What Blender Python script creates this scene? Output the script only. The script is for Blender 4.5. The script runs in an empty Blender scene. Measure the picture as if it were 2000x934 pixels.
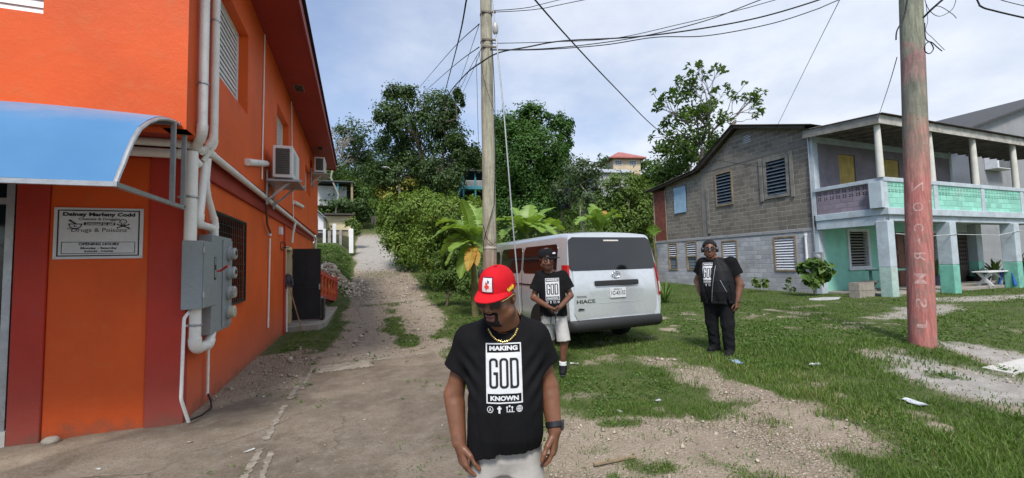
import bpy, bmesh, math, random
import numpy as np
from mathutils import Vector, Matrix, Euler
from mathutils.bvhtree import BVHTree
random.seed(7); RS = np.random.RandomState(11)
SC = bpy.context.scene; COL = SC.collection
rad = math.radians

# ------------------------------------------------------------------ camera
PITCH, ROLL, FPX, YAW, CAMH = rad(3.43), .025, 800., rad(20.7), 1.6
F = np.array([math.sin(YAW)*math.cos(PITCH), math.cos(YAW)*math.cos(PITCH), math.sin(PITCH)])
R0 = np.array([math.cos(YAW), -math.sin(YAW), 0.]); U0 = np.cross(R0, F)
UP = U0*math.cos(ROLL)+R0*math.sin(ROLL); RT = R0*math.cos(ROLL)-U0*math.sin(ROLL)
C0 = np.array([0, 0, CAMH])
cd = bpy.data.cameras.new('camera'); cam = bpy.data.objects.new('camera', cd); COL.objects.link(cam)
cd.sensor_width = 36; cd.lens = 36*FPX/2000; cd.clip_end = 3000; cd.clip_start = .05
mw = Matrix.Identity(4)
for i in range(3):
    mw[i][0] = RT[i]; mw[i][1] = UP[i]; mw[i][2] = -F[i]; mw[i][3] = C0[i]
cam.matrix_world = mw
SC.camera = cam
# survey helpers: a sight line of the photograph met with a real plane of the place
def sight(x, y): return F+RT*((x-1000)/FPX)+UP*((467-y)/FPX)
def on_x(x, y, X): d = sight(x, y); return C0+d*(X/d[0])
def on_y(x, y, Y): d = sight(x, y); return C0+d*(Y/d[1])
def on_z(x, y, Z=0): d = sight(x, y); return C0+d*((Z-CAMH)/d[2])
def at_depth(x, y, D): return C0+sight(x, y)*D

# ------------------------------------------------------------------ noise
def _hash(ix, iy, s):
    n = (ix.astype(np.int64)*374761393+iy.astype(np.int64)*668265263+s*1442695041) & 0x7fffffff
    n = ((n ^ (n >> 13))*1274126177) & 0x7fffffff
    return ((n ^ (n >> 16)) & 0xffff)/65535.
def vnoise(x, y, s=0):
    ix = np.floor(x); iy = np.floor(y); fx = x-ix; fy = y-iy
    fx = fx*fx*(3-2*fx); fy = fy*fy*(3-2*fy)
    a = _hash(ix, iy, s); b = _hash(ix+1, iy, s); c = _hash(ix, iy+1, s); d = _hash(ix+1, iy+1, s)
    return (a*(1-fx)+b*fx)*(1-fy)+(c*(1-fx)+d*fx)*fy
def fbm(x, y, o=4, s=0):
    x = np.asarray(x, float); y = np.asarray(y, float); t = 0; a = .5; w = 0
    for i in range(o): t = t+a*vnoise(x*2**i+i*17.3, y*2**i+i*9.1, s+i); w += a; a *= .5
    return t/w
def sstep(a, b, x):
    t = np.clip((np.asarray(x, float)-a)/(b-a), 0, 1); return t*t*(3-2*t)

# ------------------------------------------------------------------ materials
class NT:
    def __init__(s, nt): s.nt = nt
    def n(s, t, **kw):
        nd = s.nt.nodes.new(t)
        for k, v in kw.items():
            if k.startswith('i_'):
                nm = k[2:]; nm = int(nm) if nm.isdigit() else nm.replace('_', ' ')
                nd.inputs[nm].default_value = v
            else: setattr(nd, k, v)
        return nd
    def l(s, a, b): s.nt.links.new(a, b)
    def noise(s, vec, scale, detail=4, rough=.6):
        nd = s.n('ShaderNodeTexNoise'); nd.inputs['Scale'].default_value = scale; nd.inputs['Detail'].default_value = detail
        nd.inputs['Roughness'].default_value = rough
        if vec is not None: s.l(vec, nd.inputs['Vector'])
        return nd.outputs['Fac']
    def ramp(s, fac, a, b):
        nd = s.n('ShaderNodeMapRange', interpolation_type='SMOOTHSTEP'); s.l(fac, nd.inputs[0])
        nd.inputs[1].default_value = a; nd.inputs[2].default_value = b; return nd.outputs[0]
    def mix(s, fac, a, b, blend='MIX'):
        nd = s.n('ShaderNodeMix', data_type='RGBA', blend_type=blend)
        for v, i in ((fac, 0), (a, 6), (b, 7)):
            if hasattr(v, 'is_linked'): s.l(v, nd.inputs[i])
            elif isinstance(v, (int, float)): nd.inputs[i].default_value = v
            else: nd.inputs[i].default_value = (*v[:3], 1)
        return nd.outputs[2]
    def math(s, op, a, b=None):
        nd = s.n('ShaderNodeMath', operation=op)
        for v, i in ((a, 0), (b, 1)):
            if v is None: continue
            if hasattr(v, 'is_linked'): s.l(v, nd.inputs[i])
            else: nd.inputs[i].default_value = v
        return nd.outputs[0]
    def bump(s, h, strength, dist=.02):
        nd = s.n('ShaderNodeBump'); s.l(h, nd.inputs['Height']); nd.inputs['Strength'].default_value = strength
        nd.inputs['Distance'].default_value = dist; return nd.outputs[0]
def newmat(name):
    m = bpy.data.materials.new(name); m.use_nodes = True
    nt = m.node_tree; p = nt.nodes['Principled BSDF']; return m, NT(nt), p
MATS = {}
def M(name, col, rough=.65, var=.18, scale=3., bump=.15, bscale=60., metal=0., spec=.4, stain=None, stain_scale=2., stain_amt=.5, coat=0., tint=None):
    """a painted or natural surface: broad and fine colour variation, bump, optional blotchy stain of its own colour"""
    if name in MATS: return MATS[name]
    m, T, p = newmat(name); MATS[name] = m
    co = T.n('ShaderNodeTexCoord').outputs['Object']
    n1 = T.noise(co, scale, 5); n2 = T.noise(co, scale*9, 4)
    lo = [c*(1-var) for c in col]; hi = [min(1, c*(1+var)) for c in col]
    c = T.mix(T.ramp(n1, .3, .7), lo, hi)
    c = T.mix(T.math('MULTIPLY', T.ramp(n2, .35, .75), .35), c, tint or [x*.78 for x in col])
    if stain is not None:
        s = T.ramp(T.noise(co, stain_scale, 6, .7), .62-.25*stain_amt, .75)
        c = T.mix(T.math('MULTIPLY', s, min(1, stain_amt*1.4)), c, stain)
    T.l(c, p.inputs['Base Color'])
    r = T.n('ShaderNodeMapRange', i_3=max(0, rough-.1), i_4=min(1, rough+.1)); T.l(n2, r.inputs[0]); T.l(r.outputs[0], p.inputs['Roughness'])
    p.inputs['Metallic'].default_value = metal; p.inputs['Specular IOR Level'].default_value = spec
    p.inputs['Coat Weight'].default_value = coat
    if bump: T.l(T.bump(T.noise(co, bscale, 4), bump, .02), p.inputs['Normal'])
    return m

# ------------------------------------------------------------------ mesh building
class MB:
    def __init__(s): s.v = []; s.f = []; s.m = []
    def add(s, vs, fs, mi=0):
        o = len(s.v); s.v.extend([tuple(map(float, v)) for v in vs])
        s.f.extend([tuple(i+o for i in f) for f in fs]); s.m.extend([mi]*len(fs)); return s
    def box(s, x0, x1, y0, y1, z0, z1, mi=0):
        v = [(x, y, z) for z in (z0, z1) for y in (y0, y1) for x in (x0, x1)]
        return s.add(v, [(0, 2, 3, 1), (4, 5, 7, 6), (0, 1, 5, 4), (2, 6, 7, 3), (0, 4, 6, 2), (1, 3, 7, 5)], mi)
    def obox(s, c, size, R=None, mi=0):
        R = Matrix.Identity(3) if R is None else R; hx, hy, hz = [q/2 for q in size]; c = Vector(c)
        v = [c+R@Vector((x, y, z)) for z in (-hz, hz) for y in (-hy, hy) for x in (-hx, hx)]
        return s.add(v, [(0, 2, 3, 1), (4, 5, 7, 6), (0, 1, 5, 4), (2, 6, 7, 3), (0, 4, 6, 2), (1, 3, 7, 5)], mi)
    def bar(s, p, q, w, h, up=(0, 0, 1), mi=0):
        p = Vector(p); q = Vector(q); d = (q-p); L = d.length; d.normalize(); u = Vector(up)
        if abs(d.dot(u)) > .99: u = Vector((1, 0, 0))
        x = d.cross(u).normalized(); z = x.cross(d)
        R = Matrix((x, d, z)).transposed()
        return s.obox((p+q)/2, (w, L, h), R, mi)
    def tube(s, pts, r, n=8, mi=0, closed=False, caps=True, flat=1.):
        pts = [Vector(p) for p in pts]; k = len(pts)
        rr = [r]*k if not hasattr(r, '__len__') else list(r)
        prev = None; vs = []
        for i in range(k):
            if closed: t = pts[(i+1) % k]-pts[i-1]
            else: t = pts[min(i+1, k-1)]-pts[max(i-1, 0)]
            if t.length < 1e-9: t = Vector((0, 0, 1))
            t.normalize()
            if prev is None:
                a = Vector((0, 0, 1)) if abs(t.z) < .9 else Vector((1, 0, 0)); x = t.cross(a).normalized()
            else:
                x = prev-t*prev.dot(t)
                x = x.normalized() if x.length > 1e-6 else t.orthogonal().normalized()
            prev = x; y = t.cross(x)
            for j in range(n):
                a = 2*math.pi*j/n; vs.append(pts[i]+x*(rr[i]*math.cos(a))+y*(rr[i]*math.sin(a)*flat))
        fs = []
        for i in range(k if closed else k-1):
            a = i*n; b = ((i+1) % k)*n
            for j in range(n): fs.append((a+j, a+(j+1) % n, b+(j+1) % n, b+j))
        if caps and not closed:
            fs.append(tuple(range(n-1, -1, -1))); fs.append(tuple((k-1)*n+j for j in range(n)))
        return s.add(vs, fs, mi)
    def lathe(s, prof, c=(0, 0, 0), n=16, axis=(0, 0, 1), mi=0, flat=1., caps=True):
        ax = Vector(axis).normalized(); x = ax.orthogonal().normalized(); y = ax.cross(x); c = Vector(c); vs = []; fs = []
        for r, h in prof:
            for j in range(n):
                a = 2*math.pi*j/n; vs.append(c+ax*h+x*(r*math.cos(a))+y*(r*math.sin(a)*flat))
        for i in range(len(prof)-1):
            for j in range(n): fs.append((i*n+j, i*n+(j+1) % n, (i+1)*n+(j+1) % n, (i+1)*n+j))
        if caps:
            fs.append(tuple(range(n-1, -1, -1))); fs.append(tuple((len(prof)-1)*n+j for j in range(n)))
        return s.add(vs, fs, mi)
    def prism(s, poly, ext, mi=0):
        k = len(poly); e = Vector(ext); v = [Vector(p) for p in poly]+[Vector(p)+e for p in poly]
        fs = [tuple(range(k-1, -1, -1)), tuple(range(k, 2*k))]+[(i, (i+1) % k, k+(i+1) % k, k+i) for i in range(k)]
        return s.add(v, fs, mi)
    def sheet(s, grid, mi=0):
        """grid: rows of points"""
        h = len(grid); w = len(grid[0]); vs = [p for r in grid for p in r]
        return s.add(vs, [(i*w+j, i*w+j+1, (i+1)*w+j+1, (i+1)*w+j) for i in range(h-1) for j in range(w-1)], mi)
    def slab(s, grid, off, mi=0):
        """a sheet with thickness along off"""
        off = Vector(off); h = len(grid); w = len(grid[0]); A = [Vector(p) for r in grid for p in r]; B = [p+off for p in A]; k = h*w
        fs = []
        for i in range(h-1):
            for j in range(w-1):
                a, b, c, d = i*w+j, i*w+j+1, (i+1)*w+j+1, (i+1)*w+j
                fs += [(a, d, c, b), (a+k, b+k, c+k, d+k)]
        for i in range(h-1):
            for j, fl in ((0, 0), (w-1, 1)):
                a = i*w+j; b = (i+1)*w+j; fs.append((a, a+k, b+k, b) if fl else (a, b, b+k, a+k))
        for j in range(w-1):
            for i, fl in ((0, 1), (h-1, 0)):
                a = i*w+j; b = a+1; fs.append((a, a+k, b+k, b) if fl else (a, b, b+k, a+k))
        return s.add(A+B, fs, mi)
    def wall(s, o, u, v, n, U, V, holes, thick, mi=0):
        """wall of size U x V with rectangular holes (u0,u1,v0,v1); n is the outward normal"""
        o = Vector(o); u = Vector(u); v = Vector(v); n = Vector(n)
        us = sorted({0, U, *[h[0] for h in holes], *[h[1] for h in holes]}); vs_ = sorted({0, V, *[h[2] for h in holes], *[h[3] for h in holes]})
        inside = lambda a, b: any(h[0] < a < h[1] and h[2] < b < h[3] for h in holes)
        flip = u.cross(v).dot(n) < 0
        def q(a, b, c, d): s.add([a, b, c, d], [(0, 3, 2, 1) if flip else (0, 1, 2, 3)], mi)
        P = lambda a, b, t: o+u*a+v*b-n*t
        for i in range(len(us)-1):
            for j in range(len(vs_)-1):
                a0, a1, b0, b1 = us[i], us[i+1], vs_[j], vs_[j+1]
                if inside((a0+a1)/2, (b0+b1)/2): continue
                q(P(a0, b0, 0), P(a1, b0, 0), P(a1, b1, 0), P(a0, b1, 0)); q(P(a0, b0, thick), P(a0, b1, thick), P(a1, b1, thick), P(a1, b0, thick))
        for h in [(0, U, 0, V)]+list(holes):
            a0, a1, b0, b1 = h
            L = [(a0, b0), (a1, b0), (a1, b1), (a0, b1)]
            for k in range(4):
                c, d = L[k], L[(k+1) % 4]; out = (h == (0, U, 0, V))
                A, B = P(*c, 0), P(*d, 0); A2, B2 = P(*c, thick), P(*d, thick)
                q(*( (A, A2, B2, B) if out else (A, B, B2, A2)))
        return s
    def ell(s, c, r, n=10, mi=0, R=None):
        k = max(4, n//2+1); prof = []
        vs = []; fs = []; R = R or Matrix.Identity(3); c = Vector(c)
        for i in range(k+1):
            t = math.pi*i/k
            for j in range(n):
                a = 2*math.pi*j/n
                vs.append(c+R@Vector((r[0]*math.sin(t)*math.cos(a), r[1]*math.sin(t)*math.sin(a), -r[2]*math.cos(t))))
        for i in range(k):
            for j in range(n): fs.append((i*n+j, i*n+(j+1) % n, (i+1)*n+(j+1) % n, (i+1)*n+j))
        return s.add(vs, fs, mi)
    def build(s, name, mats, parent=None, smooth=35, bevel=0, bseg=2, local=False):
        return mesh_ob(name, np.array(s.v, np.float64).reshape(-1, 3), s.f, mats, parent, smooth, bevel, bseg, local, s.m)
XF = {}
def mesh_ob(name, v, faces, mats, parent=None, smooth=35, bevel=0, bseg=2, local=False, mi=None):
    me = bpy.data.meshes.new(name); loc = None
    if parent is None:
        if not local and len(v): loc = Vector(((v[:, 0].min()+v[:, 0].max())/2, (v[:, 1].min()+v[:, 1].max())/2, v[:, 2].min())); v = v-np.array(loc)
    elif not local:
        r = parent
        while r.parent: r = r.parent
        Mi = np.array(XF[r.name].inverted()); v = v@Mi[:3, :3].T+Mi[:3, 3]
    if isinstance(faces, np.ndarray):
        nf, k = faces.shape
        me.vertices.add(len(v)); me.vertices.foreach_set('co', np.asarray(v, np.float32).ravel())
        me.loops.add(nf*k); me.loops.foreach_set('vertex_index', faces.astype(np.int32).ravel())
        me.polygons.add(nf); me.polygons.foreach_set('loop_start', np.arange(0, nf*k, k, dtype=np.int32))
        me.polygons.foreach_set('loop_total', np.full(nf, k, np.int32))
        if mi is not None: me.polygons.foreach_set('material_index', np.asarray(mi, np.int32))
        me.update(calc_edges=True); me.validate()
    else:
        me.from_pydata([tuple(p) for p in v], [], faces)
        if mi is not None and any(mi): me.polygons.foreach_set('material_index', mi)
        me.update()
    for m in (mats if isinstance(mats, (list, tuple)) else [mats]): me.materials.append(m)
    if smooth:
        me.polygons.foreach_set('use_smooth', np.ones(len(me.polygons), bool))
        if smooth < 180: me.set_sharp_from_angle(angle=rad(smooth))
    o = bpy.data.objects.new(name, me); COL.objects.link(o)
    if parent is not None: o.parent = parent
    elif loc is not None: o.location = loc
    if parent is None: XF[o.name] = Matrix.Translation(o.location)
    if bevel:
        b = o.modifiers.new('bevel', 'BEVEL'); b.width = bevel; b.segments = bseg; b.limit_method = 'ANGLE'; b.angle_limit = rad(40); b.harden_normals = False
    return o
def tag(o, label=None, cat=None, group=None, kind=None):
    if label: o['label'] = label
    if cat: o['category'] = cat
    if group: o['group'] = group
    if kind: o['kind'] = kind
    return o
def thing(name, label, cat, loc=(0, 0, 0), rotz=0, group=None):
    o = bpy.data.objects.new(name, None); COL.objects.link(o); o.empty_display_size = .1
    o.location = loc; o.rotation_euler = (0, 0, rotz)
    XF[o.name] = Matrix.Translation(loc)@Matrix.Rotation(rotz, 4, 'Z')
    return tag(o, label, cat, group)
def dup(root, loc, rotz=None, label=None, scale=None):
    def cp(o, par):
        c = o.copy(); COL.objects.link(c); c.parent = par
        for ch in list(o.children): cp(ch, c)
        return c
    c = cp(root, None); c.location = loc
    if rotz is not None: c.rotation_euler = (0, 0, rotz)
    if scale is not None: c.scale = (scale,)*3
    if label: c['label'] = label
    return c
def text_mesh(body, size, width=None, bold=0., align='CENTER', shear=0., space=1.0, maxlen=None, res=3):
    """flat letters in the XY plane as (verts, faces); width fits the line to that width"""
    cu = bpy.data.curves.new('lettering', 'FONT'); cu.body = body; cu.size = size; cu.offset = bold; cu.shear = shear
    cu.align_x = align; cu.align_y = 'CENTER'; cu.resolution_u = res; cu.fill_mode = 'FRONT'; cu.space_character = space
    ob = bpy.data.objects.new('lettering', cu); COL.objects.link(ob)
    dg = bpy.context.evaluated_depsgraph_get(); dg.update()
    me = bpy.data.meshes.new_from_object(ob.evaluated_get(dg))
    v = np.array([tuple(p.co) for p in me.vertices]); fs = [tuple(p.vertices) for p in me.polygons]
    bpy.data.objects.remove(ob); bpy.data.curves.remove(cu); bpy.data.meshes.remove(me)
    if width and len(v):
        w = v[:, 0].max()-v[:, 0].min(); v[:, 0] *= width/w
    return v, fs
def place_text(mb, body, size, o, u, v, width=None, bold=0., mi=0, shear=0., n=None, lift=0., align='CENTER', height=None):
    tv, tf = text_mesh(body, size, width, bold, shear=shear, align=align)
    if height: tv[:, 1] *= height/(tv[:, 1].max()-tv[:, 1].min())
    o = Vector(o); u = Vector(u); v = Vector(v); nn = Vector(n) if n is not None else u.cross(v)
    mb.add([o+u*p[0]+v*p[1]+nn*lift for p in tv], tf, mi)
# ------------------------------------------------------------------ sky and sun
SUN_EL, SUN_AZ = rad(52), rad(205)      # azimuth measured clockwise from +Y: behind the camera, a little left
W = bpy.data.worlds.new('World'); SC.world = W; W.use_nodes = True
T = NT(W.node_tree); bg = W.node_tree.nodes['Background']
sky = T.n('ShaderNodeTexSky', sky_type='NISHITA'); sky.sun_disc = False; sky.sun_elevation = SUN_EL; sky.sun_rotation = SUN_AZ
sky.air_density = 1.2; sky.dust_density = 1.5; sky.ozone_density = 1.5
co = T.n('ShaderNodeTexCoord').outputs['Generated']
sp = T.n('ShaderNodeSeparateXYZ'); T.l(co, sp.inputs[0])
zz = T.math('ADD', T.math('MAXIMUM', sp.outputs[2], 0.), .22)
cb = T.n('ShaderNodeCombineXYZ'); T.l(T.math('DIVIDE', sp.outputs[0], zz), cb.inputs[0]); T.l(T.math('DIVIDE', sp.outputs[1], zz), cb.inputs[1])
n1 = T.noise(cb.outputs[0], 1.1, 7, .55)
n2 = T.noise(cb.outputs[0], 2.6, 6, .6)
# clearer sky towards the lane's left, thicker veil towards the right
lean = T.math('ADD', T.math('MULTIPLY', sp.outputs[0], .55), T.math('MULTIPLY', sp.outputs[1], -.12))
cov = T.ramp(T.math('ADD', n1, lean), .28, .82)
cov = T.math('ADD', T.math('MULTIPLY', cov, .7), .28)
ccol = T.mix(T.ramp(n2, .25, .75), (4.2, 4.7, 5.6), (5.5, 5.8, 6.4))
skyc = T.mix(1.0, sky.outputs[0], (.7, .88, 1.1), 'MULTIPLY')
T.l(T.mix(cov, skyc, ccol), bg.inputs['Color']); bg.inputs['Strength'].default_value = .1
sl = bpy.data.lights.new('sun', 'SUN'); sl.energy = 2.4; sl.angle = rad(14); sl.color = (1, .95, .88)
so = bpy.data.objects.new('sun', sl); COL.objects.link(so)
sd = Vector((math.sin(SUN_AZ)*math.cos(SUN_EL), math.cos(SUN_AZ)*math.cos(SUN_EL), math.sin(SUN_EL)))
so.rotation_euler = sd.to_track_quat('Z', 'Y').to_euler(); so.location = (0, 0, 30)
SC.view_settings.view_transform = 'Standard'; SC.view_settings.look = 'None'; SC.view_settings.gamma = 1; SC.view_settings.exposure = .75
SC.cycles.max_bounces = 6; SC.cycles.transparent_max_bounces = 6

# ------------------------------------------------------------------ terrain
def height(x, y):
    x = np.asarray(x, float); y = np.asarray(y, float)
    lane = np.interp(y, [-60, 1.5, 5, 13, 18.5, 21, 25, 36, 50, 70, 100, 150, 260, 600], [-.15, -.07, 0, -.02, .12, .5, 1.45, 3.9, 8, 14.5, 21, 25, 27, 28])
    lot = np.interp(y, [-60, 1.5, 3, 5, 8, 12, 24, 30, 40, 60, 90, 150, 260, 600], [-.15, -.08, -.03, .12, .15, .13, .35, 1.6, 4.6, 11.5, 19, 24, 27, 28])
    far = np.interp(y, [-60, 3, 8, 12, 30, 34, 50, 70, 90, 150, 260, 600], [-.1, -.02, .08, .1, .3, .8, 7, 17.6, 20, 22, 26, 27])
    w = sstep(.9, 3.2, x)*sstep(22, 12, y)+sstep(2.6, 7.5, x)*(1-sstep(22, 12, y)); h = lane*(1-w)+lot*w
    w = sstep(14, 24, x); h = h*(1-w)+far*w
    bank = np.interp(y, [0, 18, 20.5, 25, 29, 40], [0, 0, .75, 1.25, .7, 0])
    h = h+bank*sstep(-.3, -1.5, x)*sstep(-30, -14, x)
    h = h+(fbm(x*.9, y*.9, 3, 5)-.5)*.06*sstep(1.5, 3, x)+(fbm(x*.25, y*.25, 3, 8)-.5)*1.6*sstep(32, 60, y)
    return h
def on_ground(px, py):
    d = sight(px, py); t = .5*1.003**np.arange(1700); q = C0[None]+d[None]*t[:, None]
    k = np.argmax(q[:, 2] <= height(q[:, 0], q[:, 1])); return q[k]
def blob(x, y, cx, cy, rx, ry, rot=0., soft=.35, wob=.5, s=0):
    x = np.asarray(x, float); y = np.asarray(y, float); out = np.zeros(x.shape); R_ = max(rx, ry)*(1.1+soft+wob)
    m = (np.abs(x-cx) < R_) & (np.abs(y-cy) < R_)
    if not m.any(): return out
    c, s_ = math.cos(rot), math.sin(rot); xm, ym = x[m], y[m]; dx = xm-cx; dy = ym-cy
    u = (dx*c+dy*s_)/rx; v = (-dx*s_+dy*c)/ry
    out[m] = 1-sstep(1-soft, 1+soft, np.sqrt(u*u+v*v)+(fbm(xm*2.2, ym*2.2, 4, 31+s)-.5)*wob*2); return out
def patches(L):
    """bare or grassy patches surveyed on the photograph: centre, half width, half depth"""
    out = []
    for px, py, rx, ry, k in L:
        c = on_ground(px, py); a = on_ground(px+rx, py); b = on_ground(px, py-ry); out.append((c[0], c[1], math.hypot(*(a-c)[:2]), math.hypot(*(b-c)[:2]), math.atan2(RT[1], RT[0]), k))
    return out
BARE = patches([(1290, 706, 55, 10, .8), (1370, 735, 60, 14, .9), (1450, 765, 60, 16, 1), (1545, 800, 85, 20, 1), (1620, 850, 95, 30, 1), (1560, 905, 120, 40, 1), (1420, 850, 120, 36, 1), (1250, 865, 130, 36, .9), (1120, 850, 75, 45, 1), (1330, 915, 150, 36, 1), (1090, 925, 80, 40, 1), (1180, 700, 40, 7, .5), (1130, 775, 45, 10, .5), (1930, 755, 110, 42, 1), (1995, 705, 70, 22, 1), (1230, 830, 90, 14, .7), (1560, 612, 30, 4, .6), (1640, 640, 50, 4, .5), (1545, 640, 25, 3, .5)])
TUFT = patches([(1175, 790, 75, 18, .9), (1272, 914, 50, 14, 1), (1375, 818, 55, 8, .8), (1450, 790, 30, 6, .6), (1215, 830, 45, 7, .7), (1340, 770, 50, 8, .8), (1400, 905, 40, 8, .5), (1640, 812, 40, 7, .6), (1170, 880, 30, 7, .4), (1500, 830, 40, 6, .5), (1840, 735, 40, 6, .6)])
def zones(x, y):
    """how much concrete, stony soil and grass there is at each spot of the ground"""
    x = np.asarray(x, float); y = np.asarray(y, float)
    wob = (fbm(x*1.3, y*1.3, 4, 3)-.5); fine = (fbm(x*5, y*5, 3, 4)-.5)
    edge_x = np.interp(y, [-5, 2.5, 4, 6, 7.6], [1.1, 1.2, 1.35, 1.35, 1.35])
    conc = sstep(.06, -.06, x-edge_x-wob*.35)*sstep(.1, -.1, y-7.65-wob*.5+np.where(x < -.8, 1.2, 0)+np.clip(-.8-x, 0, 2)*.9)
    paved = sstep(.15, -.15, np.abs(x-1.3)-1.35-wob*.4)*sstep(24.3, 25.3, y+wob)*sstep(38, 36, y)    # paved steep part
    lx0 = np.interp(y, [7, 9, 14, 18, 25, 60], [-.75, -.55, -.35, -.4, -.05, .2]); lx1 = np.interp(y, [7, 10, 16, 20, 25, 60], [1.35, 1.95, 2.75, 2.9, 2.75, 2.5])
    lane = sstep(lx0-.25, lx0+.25, x+wob*.9)*sstep(lx1+.25, lx1-.25, x+wob*.9)*sstep(6.8, 7.4, y)*sstep(39.5, 37, y)
    g = np.ones_like(x)
    g = g*(1-lane)
    # grass tufts along the middle of the lane
    mid = blob(x, y, 1.02, 9.3, .26, .6, 0, .5, .6, 1)+blob(x, y, .85, 10.9, .3, .8, .1, .5, .7, 2)+blob(x, y, 1.0, 12.9, .25, .7, 0, .5, .7, 3)+.8*blob(x, y, 1.2, 17.3, 1.1, .5, 0, .5, .8, 4)+.55*blob(x, y, 1.4, 23.9, 1.2, .9, 0, .6, .9, 5)
    mid = mid+.85*np.exp(-((x-np.interp(y, [7, 12, 16], [1.0, .95, 1.2]))/.25)**2)*sstep(.37, .52, fbm(x*2.1, y*1.2, 4, 66))*sstep(8, 9, y)*sstep(19, 16, y)
    g = np.maximum(g, np.clip(mid, 0, 1)*lane*.9)*(1-paved)
    g = g*(1-conc)
    # rubble at the wall's foot, bare lot in front, sandy path at the right
    bare = blob(x, y, -1.25, 8.0, .55, 1.3, 0, .35, .5, 6)+blob(x, y, -1.3, 6.2, .9, .9)
    for i, (cx, cy, a, b, ro, k) in enumerate(BARE): bare = bare+k*blob(x, y, cx, cy, a, b, ro, .6, .7, 100+i)
    tuf = 0
    for i, (cx, cy, a, b, ro, k) in enumerate(TUFT): tuf = tuf+k*blob(x, y, cx, cy, a, b, ro, .5, .7, 200+i)
    bare = bare+.8*blob(x, y, 13.5, 6.2, 2.6, .45, .15, .4, .7, 13)+.8*blob(x, y, 20., 7.0, 4.0, .6, -.1, .4, .7, 14)
    bare = bare+.6*blob(x, y, 9.0, 7.4, .8, .22, .3, .5, .9, 15)+.6*blob(x, y, 12, 8.2, .8, .25, 0, .5, .9, 16)
    bare = np.clip(bare, 0, 1); g = g*(1-bare); g = np.maximum(g, np.clip(tuf, 0, .9)*(1-conc)*(1-lane))
    left = sstep(-1.5, -2.2, x)*sstep(18.5, 17, y); g = g*(1-left)
    g = g*sstep(.16, .42, fbm(x*1.7, y*1.7, 4, 22)+.18*fine+np.where(y > 9, .15, .04))
    sand = np.clip(sum(blob(x, y, *q[:5], .4, .45, 300) for q in BARE[13:15])+.8*blob(x, y, 13.5, 6.2, 2.8, .6, .15, .4, .7, 13)+.8*blob(x, y, 20., 7.0, 4.0, .75, -.1, .4, .7, 14), 0, 1)
    track = (np.exp(-((x-np.interp(y, [7, 12, 25], [.15, .2, .6]))/.4)**2)+np.exp(-((x-np.interp(y, [7, 12, 25], [1.75, 1.95, 2.1]))/.42)**2))*lane*sstep(25, 21, y); sand = np.maximum(np.maximum(sand, paved), track*.25)
    rubble = np.clip(blob(x, y, -1.25, 8.0, .5, 1.3, 0, .35, .5, 6)+lane*(.35+.65*sstep(17, 20, y)*sstep(25.5, 24, y))+bare*(.35+.65*sstep(.35, .65, fbm(x*1.4, y*1.4, 3, 77)))*(1-sand), 0, 1)*(1-conc)
    return conc, np.clip(g, 0, 1), sand, rubble
def axis(fine0, fine1, step, lo, hi, grow=1.09):
    a = list(np.arange(fine0, fine1, step)); d = step
    while a[-1] < hi: d *= grow; a.append(a[-1]+d)
    d = step
    while a[0] > lo: d *= grow; a.insert(0, a[0]-d)
    return np.array(a)
gx = axis(-3.4, 9.5, .06, -420, 420); gy = axis(1.0, 10, .05, -60, 620)
GX, GY = np.meshgrid(gx, gy); GZ = height(GX, GY)
conc, gr, sand, rub = zones(GX, GY)
GZ = GZ+(1-conc)*(fbm(GX*7, GY*7, 3, 41)-.5)*.035*sstep(40, 15, GY)+(fbm(GX*3, GY*3, 3, 42)-.5)*.02*rub
nx, ny = len(gx), len(gy)
idx = np.arange(nx*ny).reshape(ny, nx)
fc = np.stack([idx[:-1, :-1], idx[:-1, 1:], idx[1:, 1:], idx[1:, :-1]], -1).reshape(-1, 4)
m, T, p = newmat('ground'); co = T.n('ShaderNodeTexCoord').outputs['Object']
at = lambda nme: T.n('ShaderNodeAttribute', attribute_name=nme).outputs['Fac']
nb = T.noise(co, .8, 6, .65); nm = T.noise(co, 5, 6, .7); nf = T.noise(co, 40, 5, .7)
vor = T.n('ShaderNodeTexVoronoi', i_Scale=42.); T.l(co, vor.inputs['Vector'])
vor2 = T.n('ShaderNodeTexVoronoi', i_Scale=17.); T.l(co, vor2.inputs['Vector'])
soil = T.mix(T.ramp(nm, .3, .7), (.23, .182, .134), (.36, .3, .23)); soil = T.mix(T.math('MULTIPLY', T.ramp(nf, .3, .7), .5), soil, (.33, .28, .21))
peb = T.mix(T.n('ShaderNodeSeparateColor').outputs[0], (.26, .21, .16), (.58, .52, .43)); sc_ = T.nt.nodes[-2]
for nd in T.nt.nodes:
    if nd.type == 'SEPARATE_COLOR': T.l(vor.outputs['Color'], nd.inputs[0])
stone = T.mix(T.ramp(vor.outputs['Distance'], .2, .6), peb, (.25, .19, .14))
c = T.mix(T.math('MULTIPLY', at('rubble'), T.ramp(nm, .3, .6)), soil, stone)
c = T.mix(at('sand'), c, T.mix(T.ramp(nm, .35, .7), (.29, .265, .235), (.39, .365, .33)))
co_c = T.mix(T.ramp(nb, .3, .7), (.135, .105, .078), (.26, .212, .162)); co_c = T.mix(T.math('MULTIPLY', T.ramp(nm, .42, .8), .7), co_c, (.3, .265, .22))
nd_ = T.noise(co, 2.2, 7, .75); co_c = T.mix(T.math('MULTIPLY', T.ramp(nd_, .5, .66), .6), co_c, (.12, .092, .066)); nd2 = T.noise(co, 14, 6, .75); co_c = T.mix(T.math('MULTIPLY', T.ramp(nd2, .55, .7), .5), co_c, (.33, .28, .225))
co_c = T.mix(T.math('MULTIPLY', T.ramp(nf, .45, .7), .55), co_c, (.09, .07, .052))
crk = T.n('ShaderNodeTexVoronoi', feature='DISTANCE_TO_EDGE', i_Scale=.55); 
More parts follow.
